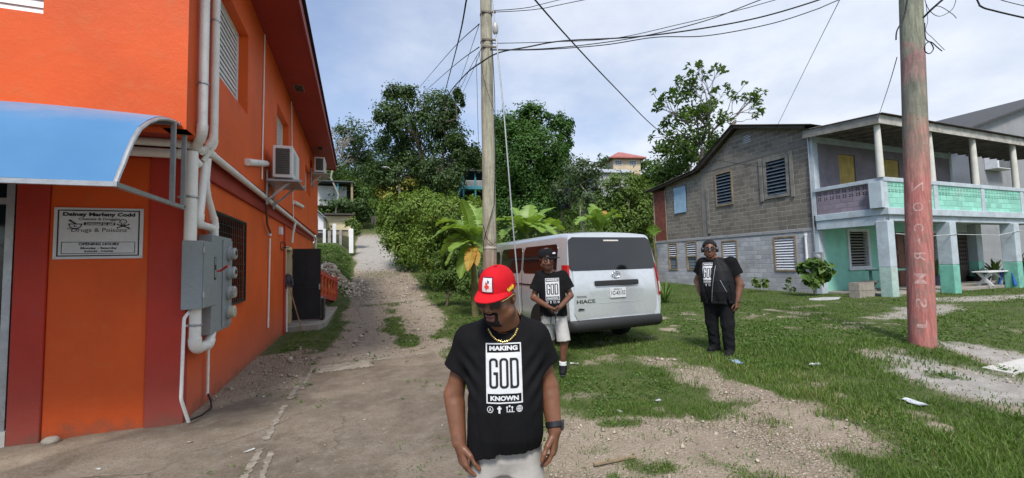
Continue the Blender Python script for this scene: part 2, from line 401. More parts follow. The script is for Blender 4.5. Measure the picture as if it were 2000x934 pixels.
wv = T.n('ShaderNodeVectorMath', operation='ADD'); T.l(co, wv.inputs[0]); nz = T.n('ShaderNodeTexNoise', i_Scale=3.); T.l(co, nz.inputs['Vector'])
ws = T.n('ShaderNodeVectorMath', operation='SCALE', i_Scale=.35); T.l(nz.outputs['Color'], ws.inputs[0]); T.l(ws.outputs[0], wv.inputs[1]); T.l(wv.outputs[0], crk.inputs['Vector'])
crack = T.math('MULTIPLY', T.ramp(crk.outputs['Distance'], .012, .003), T.ramp(nb, .45, .6))
co_c = T.mix(T.math('MULTIPLY', crack, .35), co_c, (.07, .055, .04))
c = T.mix(at('concrete'), c, co_c)
grc = T.mix(T.ramp(nm, .3, .7), (.05, .075, .02), (.1, .115, .04))
gm = T.ramp(T.math('ADD', at('grass'), T.math('MULTIPLY', T.math('SUBTRACT', nf, .5), 1.1)), .22, .85)
c = T.mix(gm, c, grc); T.l(c, p.inputs['Base Color']); p.inputs['Roughness'].default_value = .9; p.inputs['Specular IOR Level'].default_value = .2
hgt = T.math('ADD', T.math('MULTIPLY', T.math('MULTIPLY', vor.outputs['Distance'], -1.), at('rubble')), T.math('MULTIPLY', nf, .8))
hgt = T.math('SUBTRACT', hgt, T.math('MULTIPLY', crack, T.math('MULTIPLY', at('concrete'), .6)))
T.l(T.bump(hgt, .8, .03), p.inputs['Normal'])
ground = mesh_ob('ground', np.stack([GX, GY, GZ], -1).reshape(-1, 3), fc, m, smooth=180, local=True); ground['kind'] = 'structure'
for nme, arr in (('concrete', conc), ('grass', gr), ('sand', sand), ('rubble', rub)):
    a = ground.data.attributes.new(nme, 'FLOAT', 'POINT'); a.data.foreach_set('value', arr.astype(np.float32).ravel())
def hz(x, y): return float(height(np.array([x]), np.array([y]))[0])
# cast joint running up the drive and the slab's ragged end: cement strips laid over the concrete
mj = M('cement_joint', (.27, .235, .19), .9, .25, 8, .4, 40, stain=(.15, .12, .09), stain_scale=11, stain_amt=.9)
mb = MB(); 
def strip(mb, pts, w, lift=.006, jag=.02, rnd=random.Random(3)):
    rows = []
    for (x, y), (x2, y2) in zip(pts[:-1], pts[1:]):
        n = max(2, int(math.hypot(x2-x, y2-y)/.03))
        for i in range(n):
            t = i/n; px, py = x+(x2-x)*t, y+(y2-y)*t; L = math.hypot(x2-x, y2-y); ux, uy = -(y2-y)/L, (x2-x)/L
            a = w/2+rnd.uniform(-jag, jag); b = w/2+rnd.uniform(-jag, jag)
            rows.append([(px+ux*a, py+uy*a, hz(px+ux*a, py+uy*a)+lift), (px-ux*b, py-uy*b, hz(px-ux*b, py-uy*b)+lift)])
    mb.sheet(rows)
strip(mb, [(-.86, 2.2), (-.83, 3.9), (-.82, 4.4)], .06); strip(mb, [(-.72, 2.2), (-.71, 3.9), (-.72, 4.3)], .05)
strip(mb, [(-.82, 4.55), (-.8, 5.6)], .055); strip(mb, [(-.79, 5.8), (-.77, 6.9)], .07); strip(mb, [(-.7, 6.2), (-.68, 7.5)], .06)
o = mb.build('driveway_joint', mj, smooth=180, local=True); o['kind'] = 'structure'
mb = MB(); strip(mb, [(-.68, 7.45), (-.1, 7.5), (.5, 7.62), (1.36, 7.72)], .16, .007, .05); strip(mb, [(-.62, 7.2), (-.1, 7.24), (.25, 7.3)], .34, .006, .06)
o = mb.build('slab_edge', M('cement_edge', (.29, .255, .205), .9, .25, 6, .4, 40, stain=(.18, .145, .11), stain_scale=12, stain_amt=.9), smooth=180, local=True); o['kind'] = 'structure'
# ================================================================== orange shop building
def paint(name, col, faded, low=None, rough=.6):
    """painted render: broad fading, scuffs, hairline bumps; a faded band of old paint near the ground"""
    m, T, p = newmat(name); co = T.n('ShaderNodeTexCoord').outputs['Object']
    n1 = T.noise(co, .9, 5, .6); n2 = T.noise(co, 7, 5, .7); n3 = T.noise(co, 45, 4, .7)
    c = T.mix(T.ramp(n1, .3, .7), [v*.86 for v in col], [min(1, v*1.08) for v in col])
    c = T.mix(T.math('MULTIPLY', T.ramp(n2, .48, .75), .6), c, faded)
    c = T.mix(T.math('MULTIPLY', T.ramp(n3, .62, .8), .3), c, [v*.6 for v in col])
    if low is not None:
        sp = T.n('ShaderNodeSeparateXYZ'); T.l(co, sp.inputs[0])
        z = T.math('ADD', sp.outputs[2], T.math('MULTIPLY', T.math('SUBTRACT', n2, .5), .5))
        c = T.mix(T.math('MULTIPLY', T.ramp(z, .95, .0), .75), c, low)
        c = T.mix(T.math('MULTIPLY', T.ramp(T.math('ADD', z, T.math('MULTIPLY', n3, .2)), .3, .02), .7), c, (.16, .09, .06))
    T.l(c, p.inputs['Base Color']); p.inputs['Roughness'].default_value = rough; p.inputs['Specular IOR Level'].default_value = .35
    h = T.math('ADD', T.math('MULTIPLY', n2, 1.), T.math('MULTIPLY', n3, .35)); T.l(T.bump(h, .4, .014), p.inputs['Normal'])
    return m
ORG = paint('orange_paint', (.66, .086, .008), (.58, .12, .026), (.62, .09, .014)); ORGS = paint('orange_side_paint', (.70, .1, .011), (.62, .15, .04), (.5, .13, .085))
REDP = paint('red_paint', (.45, .035, .018), (.42, .06, .04)); REDL = paint('red_plinth_paint', (.46, .036, .018), (.34, .05, .04), (.33, .07, .05))
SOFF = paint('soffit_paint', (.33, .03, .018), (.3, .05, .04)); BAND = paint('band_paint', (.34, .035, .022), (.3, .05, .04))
WHT = M('white_metal', (.74, .75, .75), .4, .06, 3, .05, 60, stain=(.45, .42, .38), stain_scale=6, stain_amt=.3)
PVC = M('white_pvc', (.78, .77, .73), .45, .06, 4, .05, 50, stain=(.5, .13, .04), stain_scale=7, stain_amt=.2)
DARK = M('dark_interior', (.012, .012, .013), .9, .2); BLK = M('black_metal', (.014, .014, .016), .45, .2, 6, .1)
STEEL = M('galvanised_steel', (.42, .43, .44), .45, .12, 8, .1, 50, metal=.7, stain=(.25, .19, .14), stain_scale=9, stain_amt=.3)
GREYB = M('grey_enamel', (.255, .285, .295), .42, .07, 2.5, .05, 60, stain=(.2, .2, .19), stain_scale=5, stain_amt=.35)
GLASS = M('dark_glass', (.012, .014, .016), .06, .1, 2, 0, spec=.6)
CONC = M('weathered_concrete', (.3, .275, .24), .9, .18, 2, .4, 40, stain=(.15, .13, .1), stain_scale=3, stain_amt=.5)
B = thing('shop_building', 'two storey orange painted shop building with dark red corner bands and overhanging upper floor', 'building', (-1.74, 5.4, 0))
XL, YF, ZF = -1.74, 5.4, 3.02           # lower storey side and front, height of the overhang
XU, YU, ZT = -1.6, 4.9, 5.93
mb = MB()
# lower side wall (windows and doorway), rear and far walls
mb.wall((XL, YF, -.4), (0, 1, 0), (0, 0, 1), (1, 0, 0), 13.5, ZF+.4, [(6.2-YF, 7.75-YF, 1.55, 2.73), (11.95-YF, 13.0-YF, .5, 2.6)], .2, 1)
mb.wall((XL-.2, YF+13.5, -.4), (-1, 0, 0), (0, 0, 1), (0, 1, 0), 8, ZF+.4, [], .2, 1)
# front: red corner pilaster, recessed orange panel, red pilaster, lintel
mb.box(-2.07, XL+.004, YF-.002, YF+.1, -.4, ZF-.002, 2); mb.box(-3.11, -2.87, YF-.001, YF+.3, -.4, ZF, 2)
mb.box(-2.869, -2.071, YF+.018, YF+.3, -.4, 2.83, 0); mb.box(-2.869, -2.071, YF+.001, YF+.3, 2.831, ZF, 2); mb.box(-9, -3.111, YF+.02, YF+.3, 2.62, ZF, 2)
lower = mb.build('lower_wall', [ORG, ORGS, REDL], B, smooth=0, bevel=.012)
mb = MB()
fx0, fx1 = -1.7, -1.585
mb.wall((-9, YU, ZF), (1, 0, 0), (0, 0, 1), (0, -1, 0), 9+XU, ZT-ZF, [(9-4.6, 9-2.7, .98, 2.2)], .2, 0)
mb.wall((XU, YU+.001, ZF), (0, 1, 0), (0, 0, 1), (1, 0, 0), 14.4, ZT-ZF, [(5.88-YU, 7.28-YU, .99, 2.26), (9.75-YU, 11.3-YU, 1.09, 2.14), (14.8-YU, 16.3-YU, 1.14, 2.04)], .2, 1)
mb.wall((XU-.2, YU+14.4, ZF), (-1, 0, 0), (0, 0, 1), (0, 1, 0), 8, ZT-ZF, [], .2, 1)
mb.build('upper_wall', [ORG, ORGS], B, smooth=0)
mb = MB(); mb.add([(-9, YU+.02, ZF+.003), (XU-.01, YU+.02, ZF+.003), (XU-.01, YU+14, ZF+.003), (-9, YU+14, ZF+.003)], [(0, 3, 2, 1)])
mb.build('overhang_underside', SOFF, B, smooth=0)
mb = MB(); mb.box(XL-.1, XL+.045, YF+.55, YF+13.5, 2.72, 3.0); mb.build('string_course', BAND, B, smooth=0, bevel=.01)
mb = MB(); mb.box(XL-.1, XL+.03, 11.62, 11.8, -.2, 2.715); mb.build('pilaster', REDP, B, smooth=0, bevel=.008)
# eaves: flat soffit, fascia, corrugated sheet roof
XE = -.9
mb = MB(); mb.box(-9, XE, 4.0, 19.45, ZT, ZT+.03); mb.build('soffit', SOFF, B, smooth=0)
mb = MB(); mb.box(XE, XE+.03, 3.97, 19.48, ZT-.03, ZT+.17); mb.box(-9, XE-.002, 19.452, 19.478, ZT-.03, ZT+.17); mb.build('fascia', M('fascia_paint', (.3, .05, .045), .6, .15, 3, .15), B, smooth=0)
mb = MB(); ys = np.arange(3.9, 19.55, .019); g0 = []; g1 = []
for y in ys:
    k = .011*math.sin((y)/.076*2*math.pi); g0.append((XE+.085, y, ZT+.2+k)); g1.append((-6, y, ZT+2.2+k))
mb.sheet([g0, g1]); mb.sheet([[(a, b, c-.004) for a, b, c in g0], [(a, b, c-.004) for a, b, c in g1]])
mb.build('roof', M('dark_red_zinc', (.07, .035, .03), .5, .3, 3, .1, stain=(.03, .02, .02)), B, smooth=180)
for i, (px, py) in enumerate([(584, 172), (625, 289)]):
    d = sight(px, py); k = (ZT-CAMH)/d[2]; c = C0+d*k
    mb = MB()
    mb.box(c[0]-.11, c[0]+.11, c[1]-.2, c[1]+.2, ZT-.012, ZT-.003); f = mb.build('soffit_vent', M('vent_frame', (.3, .2, .17), .6), B, smooth=0)
    mb = MB()
    for j in range(5): mb.box(c[0]-.09, c[0]+.09, c[1]-.17+j*.072, c[1]-.17+j*.072+.045, ZT-.017, ZT-.0125)
    mb.build('vent_slot', DARK, f, smooth=0)
# louvred windows
def louvre_side(X, y0, y1, z0, z1, n, name='window', ymid=None, dark_to=None):
    mb = MB(); t = .035
    mb.box(X-.04, X, y0, y1, z0, z0+t); mb.box(X-.04, X, y0, y1, z1-t, z1); mb.box(X-.04, X, y0, y0+t, z0+t, z1-t); mb.box(X-.04, X, y1-t, y1, z0+t, z1-t)
    if ymid: mb.box(X-.038, X+.002, ymid-t/2, ymid+t/2, z0+t, z1-t)
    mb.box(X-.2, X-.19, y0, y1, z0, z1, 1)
    w = mb.build(name, [WHT, DARK], B, smooth=0)
    mb = MB(); dz = (z1-z0-2*t)/n
    for i in range(n):
        z = z0+t+dz*(i+.5)
        for a, b, tilt in (((y0+t, (ymid or y1)-t/2 if ymid else y1-t, 78),) if not ymid else ((y0+t, ymid-t/2, 8 if dark_to else 78), (ymid+t/2, y1-t, 78))):
            R = Matrix.Rotation(rad(tilt), 3, 'Y'); mb.obox((X-.02, (a+b)/2, z), (.085 if tilt < 60 else .09, b-a-.004, .006), R)
    mb.build('louvre_slats', WHT, w, smooth=0); return w
louvre_side(XU-.13, 5.88, 7.28, ZF+.99, ZF+2.26, 15, ymid=6.32, dark_to=1)
louvre_side(XU-.13, 9.75, 11.3, ZF+1.09, ZF+2.14, 13)
louvre_side(XU-.13, 14.8, 16.3, ZF+1.14, ZF+2.04, 11)
mb = MB(); x0, x1, z0, z1 = -4.6, -2.7, ZF+.98, ZF+2.2; Yw = YU+.1; t = .03
mb.box(x0, x1, Yw, Yw+.04, z0, z0+t); mb.box(x1-t, x1, Yw, Yw+.04, z0+t, z1); mb.box(x0, x1, Yw+.16, Yw+.17, z0, z1, 1)
w = mb.build('window', [WHT, DARK], B, smooth=0); mb = MB()
for i in range(15): mb.obox((.5*(x0+x1), Yw+.02, z0+t+.04+i*.08), (x1-x0-2*t, .085, .006), Matrix.Rotation(rad(78), 3, 'X'))
mb.build('louvre_slats', WHT, w, smooth=0)
# barred ground-floor window
mb = MB(); mb.box(XL-.17, XL-.16, 6.2, 7.75, 1.15, 2.33); w = mb.build('barred_window', GLASS, B, smooth=0)
mb = MB()
for i in range(15): y = 6.24+i*.105; mb.bar((XL+.03, y, 1.13), (XL+.03, y, 2.35), .014, .014)
for i in range(12): z = 1.16+i*.107; mb.bar((XL+.03, 6.2, z), (XL+.03, 7.75, z), .014, .012)
for y in (6.19, 7.76): mb.bar((XL+.03, y, 1.11), (XL+.03, y, 2.37), .03, .03)
for z in (1.12, 2.36): mb.bar((XL+.03, 6.19, z), (XL+.03, 7.76, z), .03, .03)
mb.build('window_grille', BLK, w, smooth=0)
# doorway with cream frame, dark inside, and the black steel door standing open
mb = MB(); cr = M('cream_paint', (.66, .55, .32), .6, .1)
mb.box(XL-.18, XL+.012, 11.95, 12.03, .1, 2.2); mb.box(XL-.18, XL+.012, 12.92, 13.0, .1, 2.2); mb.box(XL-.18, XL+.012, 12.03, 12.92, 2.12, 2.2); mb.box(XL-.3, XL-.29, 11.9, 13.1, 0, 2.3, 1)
mb.build('door_frame', [cr, DARK], B, smooth=0)
mb = MB(); y = 12.97; xa, xb = XL+.03, -.99
for x in (xa, xb-.05): mb.box(x, x+.05, y, y+.045, .17, 2.17)
for z in (.17, 2.12, 1.16, 1.02): mb.box(xa+.05, xb-.05, y+.001, y+.044, z, z+.05)
mb.box(xa+.05, xb-.05, y+.018, y+.024, .2, 2.13); mb.box((xa+xb)/2-.015, (xa+xb)/2+.015, y+.004, y+.04, .2, 2.13)
dr = mb.build('security_door', BLK, B, smooth=0)
mb = MB(); mb.box(xb-.045, xb-.01, y-.03, y, 1.0, 1.16); mb.lathe([(.018, 0), (.02, .03)], (xb-.028, y-.03, 1.1), 10, (0, -1, 0)); mb.build('lock', STEEL, dr)
for z in (.4, 1.1, 1.9): mb = MB(); mb.lathe([(.018, 0), (.018, .1)], (XL+.02, y+.02, z), 8); mb.build('hinge', BLK, dr)
# shopfront at the left edge
mb = MB()
for x in (-3.16, -4.4, -5.8): mb.box(x-.03, x+.03, YF+.02, YF+.1, -.1, 2.62)
mb.box(-9, -3.19, YF+.021, YF+.099, .14, .2); mb.box(-9, -3.19, YF+.021, YF+.099, 2.3, 2.36)
s = mb.build('shopfront_frame', STEEL, B, smooth=0)
mb = MB(); mb.box(-9, -3.17, YF+.055, YF+.06, .2, 2.62); mb.build('shop_glass', GLASS, s, smooth=0)
mb = MB(); mb.box(-9, -3.112, YF, YF+.25, -.3, .14); mb.build('shop_plinth', M('white_tile', (.6, .58, .52), .5), s, smooth=0)
mb = MB()
for z in (2.18, 2.1): mb.box(-4.2, -3.3, YF+1.5, YF+1.55, z, z+.02)
em = M('shop_tube', (.8, .85, .85), .4); mb.build('light_tube', em, s, smooth=0)
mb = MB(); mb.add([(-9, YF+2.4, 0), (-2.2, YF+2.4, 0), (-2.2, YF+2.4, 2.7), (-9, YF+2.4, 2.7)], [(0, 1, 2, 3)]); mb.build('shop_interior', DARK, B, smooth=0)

# ---- awning: blue sheet bent over a steel frame
A = thing('awning', 'curved sky blue sheet awning on a grey steel frame over the shop front', 'awning', (-1.68, 4.9, 2.25))
AX1 = -1.66; mb = MB()
prof = [(4.885, 3.1), (4.76, 3.08), (4.6, 3.045), (4.43, 2.985), (4.27, 2.9), (4.13, 2.8), (4.03, 2.68), (3.955, 2.56), (3.895, 2.45), (3.84, 2.36), (3.79, 2.27)]       # (y, z) from the wall out and down to the lip
rows = []
for y, z in prof:
    rows.append([(x, y+.008*math.sin(x*3.1), z+.012*math.sin(x*2.3+1)*(1 if z > 2.5 else .3)) for x in np.linspace(-9, AX1-.01, 40)])
mb.slab(rows, (0, .004, -.008))
blue, T, p = newmat('blue_sheet'); co = T.n('ShaderNodeTexCoord').outputs['Object']
c = T.mix(T.ramp(T.noise(co, 1.2, 5), .3, .7), (.07, .19, .37), (.085, .215, .40)); sp = T.n('ShaderNodeSeparateXYZ'); T.l(co, sp.inputs[0])
wz = T.math('ADD', sp.outputs[2], T.math('MULTIPLY', T.noise(co, 2.5, 5, .7), .35))
c = T.mix(T.math('MULTIPLY', T.ramp(wz, .72, 1.02), .8), c, (.27, .25, .33))
T.l(c, p.inputs['Base Color']); p.inputs['Roughness'].default_value = .75; p.inputs['Specular IOR Level'].default_value = .15; T.l(T.bump(T.noise(co, 6, 3), .12), p.inputs['Normal'])
mb.build('awning_sheet', blue, A, smooth=60)
mb = MB(); R = .017
for x in (AX1, -3.4, -5.2, -7):
    mb.tube([(x, y, z-.03) for y, z in prof], R, 8)
    if x == AX1: mb.bar((x, 3.79, 2.25), (x, 5.06, 2.25), .035, .035); mb.bar((x, 5.04, 2.25), (x, 5.04, 3.0), .035, .035); mb.bar((x, 4.78, 2.26), (x, 4.78, 3.06), .035, .035)
mb.bar((-9, 3.79, 2.25), (AX1+.02, 3.79, 2.25), .035, .035); mb.bar((-9, 4.87, 3.06), (AX1+.02, 4.87, 3.06), .03, .03)
mb.build('awning_frame', STEEL, A, smooth=40)

# ---- licence sign
SG = thing('licence_sign', 'white chemist licence sign with black border and opening hours on the orange wall', 'sign', (-2.47, YF, 1.76))
x0, x1, z0, z1 = -2.83, -2.12, 1.755, 2.275; Ys = YF+.004; W_ = x1-x0
SGM = M('sign_white', (.62, .63, .64), .4, .06, 3, .04, stain=(.5, .49, .46), stain_scale=4, stain_amt=.3); INK = M('sign_ink', (.012, .012, .014), .5, .1); GINK = M('sign_grey_ink', (.09, .09, .095), .5, .1)
mb = MB(); mb.box(x0, x1, Ys, Ys+.012, z0, z1); mb.build('sign_board', SGM, SG, smooth=0)
mb = MB(); yk = Ys-.002
def frame(a, b, c, d, t, mi=0):
    for q in ((a, b, c, c+t), (a, b, d-t, d)): mb.box(q[0], q[1], yk, yk+.0015, q[2], q[3], mi)
    for q in ((a, a+t), (b-t, b)): mb.box(q[0], q[1], yk, yk+.0015, c+t, d-t, mi)
frame(x0+.028, x1-.028, z0+.026, z1-.022, .011); frame(x0+.062, x1-.062, z0+.052, z0+.172, .005)
ux, uz = (1, 0, 0), (0, 0, 1); xc = (x0+x1)/2
def tx(s, size, x, z, w, bold=0, mi=0, sh=0, h=None): place_text(mb, s, size, (x, yk, z), ux, uz, w, bold, mi, sh, (0, -1, 0), .0005, height=h)
tx('Dainey Marleny Codd', .05, xc, z1-.068, .575, .0022); tx('Chemist & Druggist', .036, xc, z1-.115, .33, .0008, 1)
mb.box(xc-.125, xc+.125, yk, yk+.0014, z1-.178, z1-.148); tx('Licensed to sell', .03, xc, z1-.164, .225, .0008, 2, .3)
tx('\u201cDrugs & Poisons\u201d', .058, xc, z1-.228, .50, .0004, 1, 0)
tx('OPENING HOURS', .034, xc, z0+.148, .32, .0012); tx('Monday - Saturday', .027, xc, z0+.108, .29, .001); tx('8:00\u1d2c\u1d39' if 0 else '8:00AM - 9:00PM', .024, xc, z0+.075, .225, .0006)
# mortar and pestle
mx, mz = x0+.165, z1-.17
pts = [(mx+.048*math.cos(a), yk, mz+.048*math.sin(a)*.9) for a in np.linspace(math.pi, 2*math.pi, 13)]
mb.tube(pts, .004, 6); mb.bar((mx-.054, yk, mz+.003), (mx+.054, yk, mz+.003), .003, .008); mb.bar((mx-.025, yk, mz-.046), (mx+.025, yk, mz-.046), .003, .008)
mb.bar((mx-.03, yk, mz+.03), (mx+.004, yk, mz+.006), .003, .012); mb.tube([(mx-.047, yk, mz+.043), (mx-.03, yk, mz+.03)], .008, 8)
tx('R', .022, mx-.006, mz-.018, None, .001); tx('x', .018, mx+.008, mz-.022, None, .001)
# skull and crossed bones
sx, sz = x1-.165, z1-.14
mb.tube([(sx+.028*math.cos(a), yk, sz+.024*math.sin(a)) for a in np.linspace(-.5, math.pi+.5, 16)], .0035, 6)
for q in (-1, 1): mb.tube([(sx+q*.011, yk, sz-.006), (sx+q*.0112, yk, sz-.0062)], .0075, 8); mb.bar((sx-q*.044, yk, sz-.06), (sx+q*.044, yk, sz-.03), .003, .009); mb.ell((sx+q*.046, yk, sz-.026), (.007, .002, .007), 8); mb.ell((sx+q*.046, yk, sz-.064), (.007, .002, .007), 8)
mb.tube([(sx-.016, yk, sz-.014), (sx-.014, yk, sz-.034), (sx+.014, yk, sz-.034), (sx+.016, yk, sz-.014)], .0035, 6); mb.tube([(sx-.002, yk, sz-.016), (sx+.002, yk, sz-.018)], .003, 6)
for q in (-.006, 0, .006): mb.bar((sx+q, yk, sz-.024), (sx+q, yk, sz-.034), .003, .002)
mb.build('sign_lettering', [INK, GINK, SGM], SG, smooth=0)
for a in (x0+.012, x1-.012):
    for b in (z0+.012, z1-.012): mb = MB(); mb.lathe([(.005, 0), (.003, .003)], (a, Ys, b), 8, (0, -1, 0)); mb.build('screw', STEEL, SG)

# ---- electrical boxes on the corner
E1 = thing('disconnect_box', 'smaller grey steel switch box with red lever on the building corner', 'electrical box', (XL, 5.47, 1.2))
mb = MB(); mb.box(XL+.003, XL+.19, 5.27, 5.72, 1.2, 1.93); bx = mb.build('cabinet', GREYB, E1, smooth=0, bevel=.008)
mb = MB(); mb.box(XL+.191, XL+.205, 5.28, 5.71, 1.21, 1.92); mb.build('cabinet_door', GREYB, E1, smooth=0, bevel=.004)
mb = MB(); mb.box(XL+.206, XL+.209, 5.6, 5.66, 1.5, 1.76); lb = mb.build('switch_label', BLK, E1, smooth=0)
for q, z in (('ON', 1.71), ('OFF', 1.57)): mb = MB(); place_text(mb, q, .05, (XL+.21, 5.63, z), (0, 0, 1), (0, -1, 0), None, .001); mb.build('switch_lettering', WHT, lb, smooth=0)
mb = MB(); mb.tube([(XL+.1, 5.75, 1.6), (XL+.22, 5.78, 1.6), (XL+.3, 5.74, 1.66)], [.012, .012, .015], 8); mb.build('lever', M('red_plastic', (.5, .03, .025), .4), E1)
for z in (1.32, 1.8): mb = MB(); mb.box(XL+.195, XL+.212, 5.265, 5.3, z, z+.06); mb.build('latch', STEEL, E1, smooth=0)
for z in (1.42, 1.46): mb = MB(); mb.lathe([(.012, 0), (.008, .006)], (XL+.1, 5.268, z), 10, (0, -1, 0)); mb.build('knob', STEEL, E1)
E2 = thing('meter_cabinet', 'tall grey meter cabinet carrying a column of four round electricity meters', 'meter cabinet', (XL, 6.2, .86))
mb = MB(); mb.box(XL+.003, XL+.15, 5.73, 6.5, .86, 2.03); mb.build('cabinet', GREYB, E2, smooth=0, bevel=.01)
mb = MB(); mb.box(XL+.151, XL+.165, 6.1, 6.48, .9, 1.99); mb.build('meter_panel', GREYB, E2, smooth=0, bevel=.005)
GLS = M('meter_glass', (.32, .33, .33), .12, .1, 3, 0, spec=.8); GLC = M('meter_cream', (.5, .47, .36), .3, .1)
for i, z in enumerate((1.82, 1.575, 1.32, 1.07)):
    mb = MB(); mb.lathe([(.095, 0), (.095, .026), (.08, .035)], (XL+.165, 6.29, z), 20, (1, 0, 0)); r = mb.build('meter_socket', GREYB, E2, smooth=40)
    mb = MB(); mb.lathe([(.078, 0), (.078, .045), (.068, .055), (.0, .057)], (XL+.2, 6.29, z), 20, (1, 0, 0)); mb.build('meter_dome', GLC if i == 3 else (M('meter_dusty', (.38, .36, .33), .5, .4, 20) if i == 2 else GLS), r, smooth=40)
    if i < 2:
        mb = MB(); mb.box(XL+.2575, XL+.259, 6.25, 6.33, z-.02, z+.03); mb.build('meter_face', BLK, r, smooth=0)
mb = MB(); mb.box(XL+.166, XL+.168, 6.22, 6.38, .93, 1.0); mb.build('notice_plate', M('plate', (.35, .36, .36), .4), E2, smooth=0)

# ---- conduits (white pipes) on the corner and side wall
def pipe(label, pts, r, mat=None, bands=(), couple=(), name='conduit_pipe', group='white conduit pipes on the orange walls', cat='pipe'):
    t = thing(name, label, cat, tuple(pts[0]), 0, group)
    P = [Vector(p) for p in pts]; out = [P[0]]
    for i in range(1, len(P)-1):           # rounded elbows
        a = (P[i-1]-P[i]); b = (P[i+1]-P[i]); q = min(r*2.2, a.length*.45, b.length*.45); a.normalize(); b.normalize()
        for k in range(5):
            s = k/4; out.append(P[i]+a*q*(1-s)**2+b*q*s**2)
    out.append(P[-1]); mb = MB(); mb.tube(out, r, 12); mb.build('pipe', mat or PVC, t, smooth=60)
    if len(P) > 2 and r > .02:
        for i in range(1, len(P)-1):
            mb = MB(); k = 1+5*(i-1); seg = out[k:k+5]; mb.tube(seg, r*1.14, 12); mb.build('elbow', mat or PVC, t, smooth=60)
    for c, ax in bands:
        mb = MB(); mb.lathe([(r*1.08, -.012), (r*1.16, -.006), (r*1.16, .006), (r*1.08, .012)], c, 14, ax, caps=False); mb.box(c[0]-r-.06, c[0]-r, c[1]-.01, c[1]+.01, c[2]-.011, c[2]+.011); mb.build('strap', STEEL, t)
    return t
xp = XU+.06
pipe('white conduit dropping beside the upper corner, the nearer of the upper pair', [(xp, 5.15, 7), (xp, 5.15, 3.06), (XL+.08, 5.35, 2.94)], .045, bands=[((xp, 5.15, 3.6), (0, 0, 1))])
pipe('white conduit on the upper side wall left of the big louvre window', [(xp, 5.5, 7), (xp, 5.5, 3.08), (XL+.07, 5.5, 2.93)], .036, bands=[((xp, 5.5, 4.5), (0, 0, 1))])
pipe('slim white pipe touching the right of the upper conduit', [(xp, 5.575, 7), (xp, 5.575, 3.06), (XL+.09, 5.55, 2.86)], .026)
pipe('long white conduit running from behind the awning along the whole side wall', [(-4, YF-.09, 2.98), (XL+.04, YF-.09, 2.98), (XL+.13, 5.62, 2.97), (XL+.13, 18.6, 2.86), (XL+.1, 18.75, 2.3), (XL+.1, 18.75, .1)], .045)
pipe('second white conduit under the overhang behind the awning frame', [(-4, YF-.07, 2.87), (XL+.02, YF-.07, 2.87), (XL+.06, 5.5, 2.8)], .05)
pipe('thick white pipe standing on the grey switch box', [(XL+.06, 5.32, 2.9), (XL+.06, 5.32, 1.93)], .058, bands=[((XL+.06, 5.32, 2.4), (0, 0, 1))])
pipe('slanting white pipe crossing behind the thick pipe', [(XL+.1, 5.6, 2.86), (XL+.1, 5.44, 2.2), (XL+.1, 5.44, 2.12), (XL+.09, 5.9, 2.12), (XL+.09, 5.95, 2.03)], .042)
pipe('bent white pipe leaning outward down to the meter cabinet', [(XL+.12, 5.6, 2.9), (XL+.1, 5.6, 2.55), (XL+.09, 6.0, 2.2), (XL+.09, 6.02, 2.03)], .04)
pipe('white pipe looping under the grey boxes', [(XL+.09, 5.42, 1.2), (XL+.09, 5.42, .76), (XL+.1, 5.82, .74), (XL+.1, 5.9, .87)], .055, bands=[((XL+.09, 5.42, 1.02), (0, 0, 1))])
pipe('thin white pipe hanging from the switch box to the ground', [(XL+.06, 5.4, 1.2), (XL+.06, 5.2, 1.12), (XL+.05, 5.2, .3), (XL+.08, 5.32, .03)], .016)
pipe('thin white pipe below the meter cabinet', [(XL+.05, 6.0, .87), (XL+.05, 6.0, .12)], .016)
pipe('thin white pipe on the orange wall past the barred window', [(XL+.03, 9.75, 2.25), (XL+.03, 9.72, 1.6), (XL+.03, 9.66, .42)], .018)
pipe('white water pipe beside the open black door', [(XL+.05, 11.85, .02), (XL+.05, 11.85, 1.2)], .022)
pipe('short white pipe stub jutting from the wall left of the near air conditioner', [(XU-.02, 7.25, 3.26), (XU+.02, 7.25, 3.26), (XU+.05, 8.6, 3.58)] if 0 else [(XU+.03, 7.15, 3.24), (XU+.03, 8.55, 3.55)], .055)
pipe('short white pipe stub below the far air conditioner', [(XU+.03, 12.05, 3.36), (XU+.03, 13.9, 3.5)], .05)
pipe('thin white line hanging from the soffit beside the big window', [(XU+.02, 8.35, 5.9), (XU+.02, 8.3, 4.4), (XU+.02, 8.25, 3.2)], .012)
pipe('thin white line hanging from the soffit beside the middle window', [(XU+.02, 11.6, 5.9), (XU+.02, 11.8, 3.9), (XU+.02, 12.1, 2.9)], .012)
mb = MB(); pts = [(XL+.05, 6.0, .14), (XL+.1, 5.95, .06), (XL+.16, 5.75, .03), (XL+.14, 5.5, .03), (XL+.08, 5.34, .04)]; mb.tube(pts, .011, 8)
tag(mb.build('cable', BLK, smooth=60), 'black cable loop lying at the foot of the orange corner', 'cable')
mb = MB(); mb.box(XL+.003, XL+.07, 10.9, 11.1, 2.42, 2.6); t = mb.build('junction_box', WHT, smooth=0, bevel=.006); tag(t, 'small white junction box below the dark red band', 'junction box')
mb = MB(); mb.box(XL+.003, XL+.05, 9.68, 9.82, 2.3, 2.38); t = mb.build('junction_box', WHT, smooth=0, bevel=.006); tag(t, 'tiny white box at the top of the thin wall pipe', 'junction box')
mb = MB(); mb.tube([(XU+.04, 12.3, 2.85), (XL+.12, 12.3, 2.55), (XL+.1, 12.32, 2.3)], .03, 10); t = mb.build('drain_pipe', WHT, smooth=50); tag(t, 'short flat white downpipe below the pipe stub near the door', 'pipe')
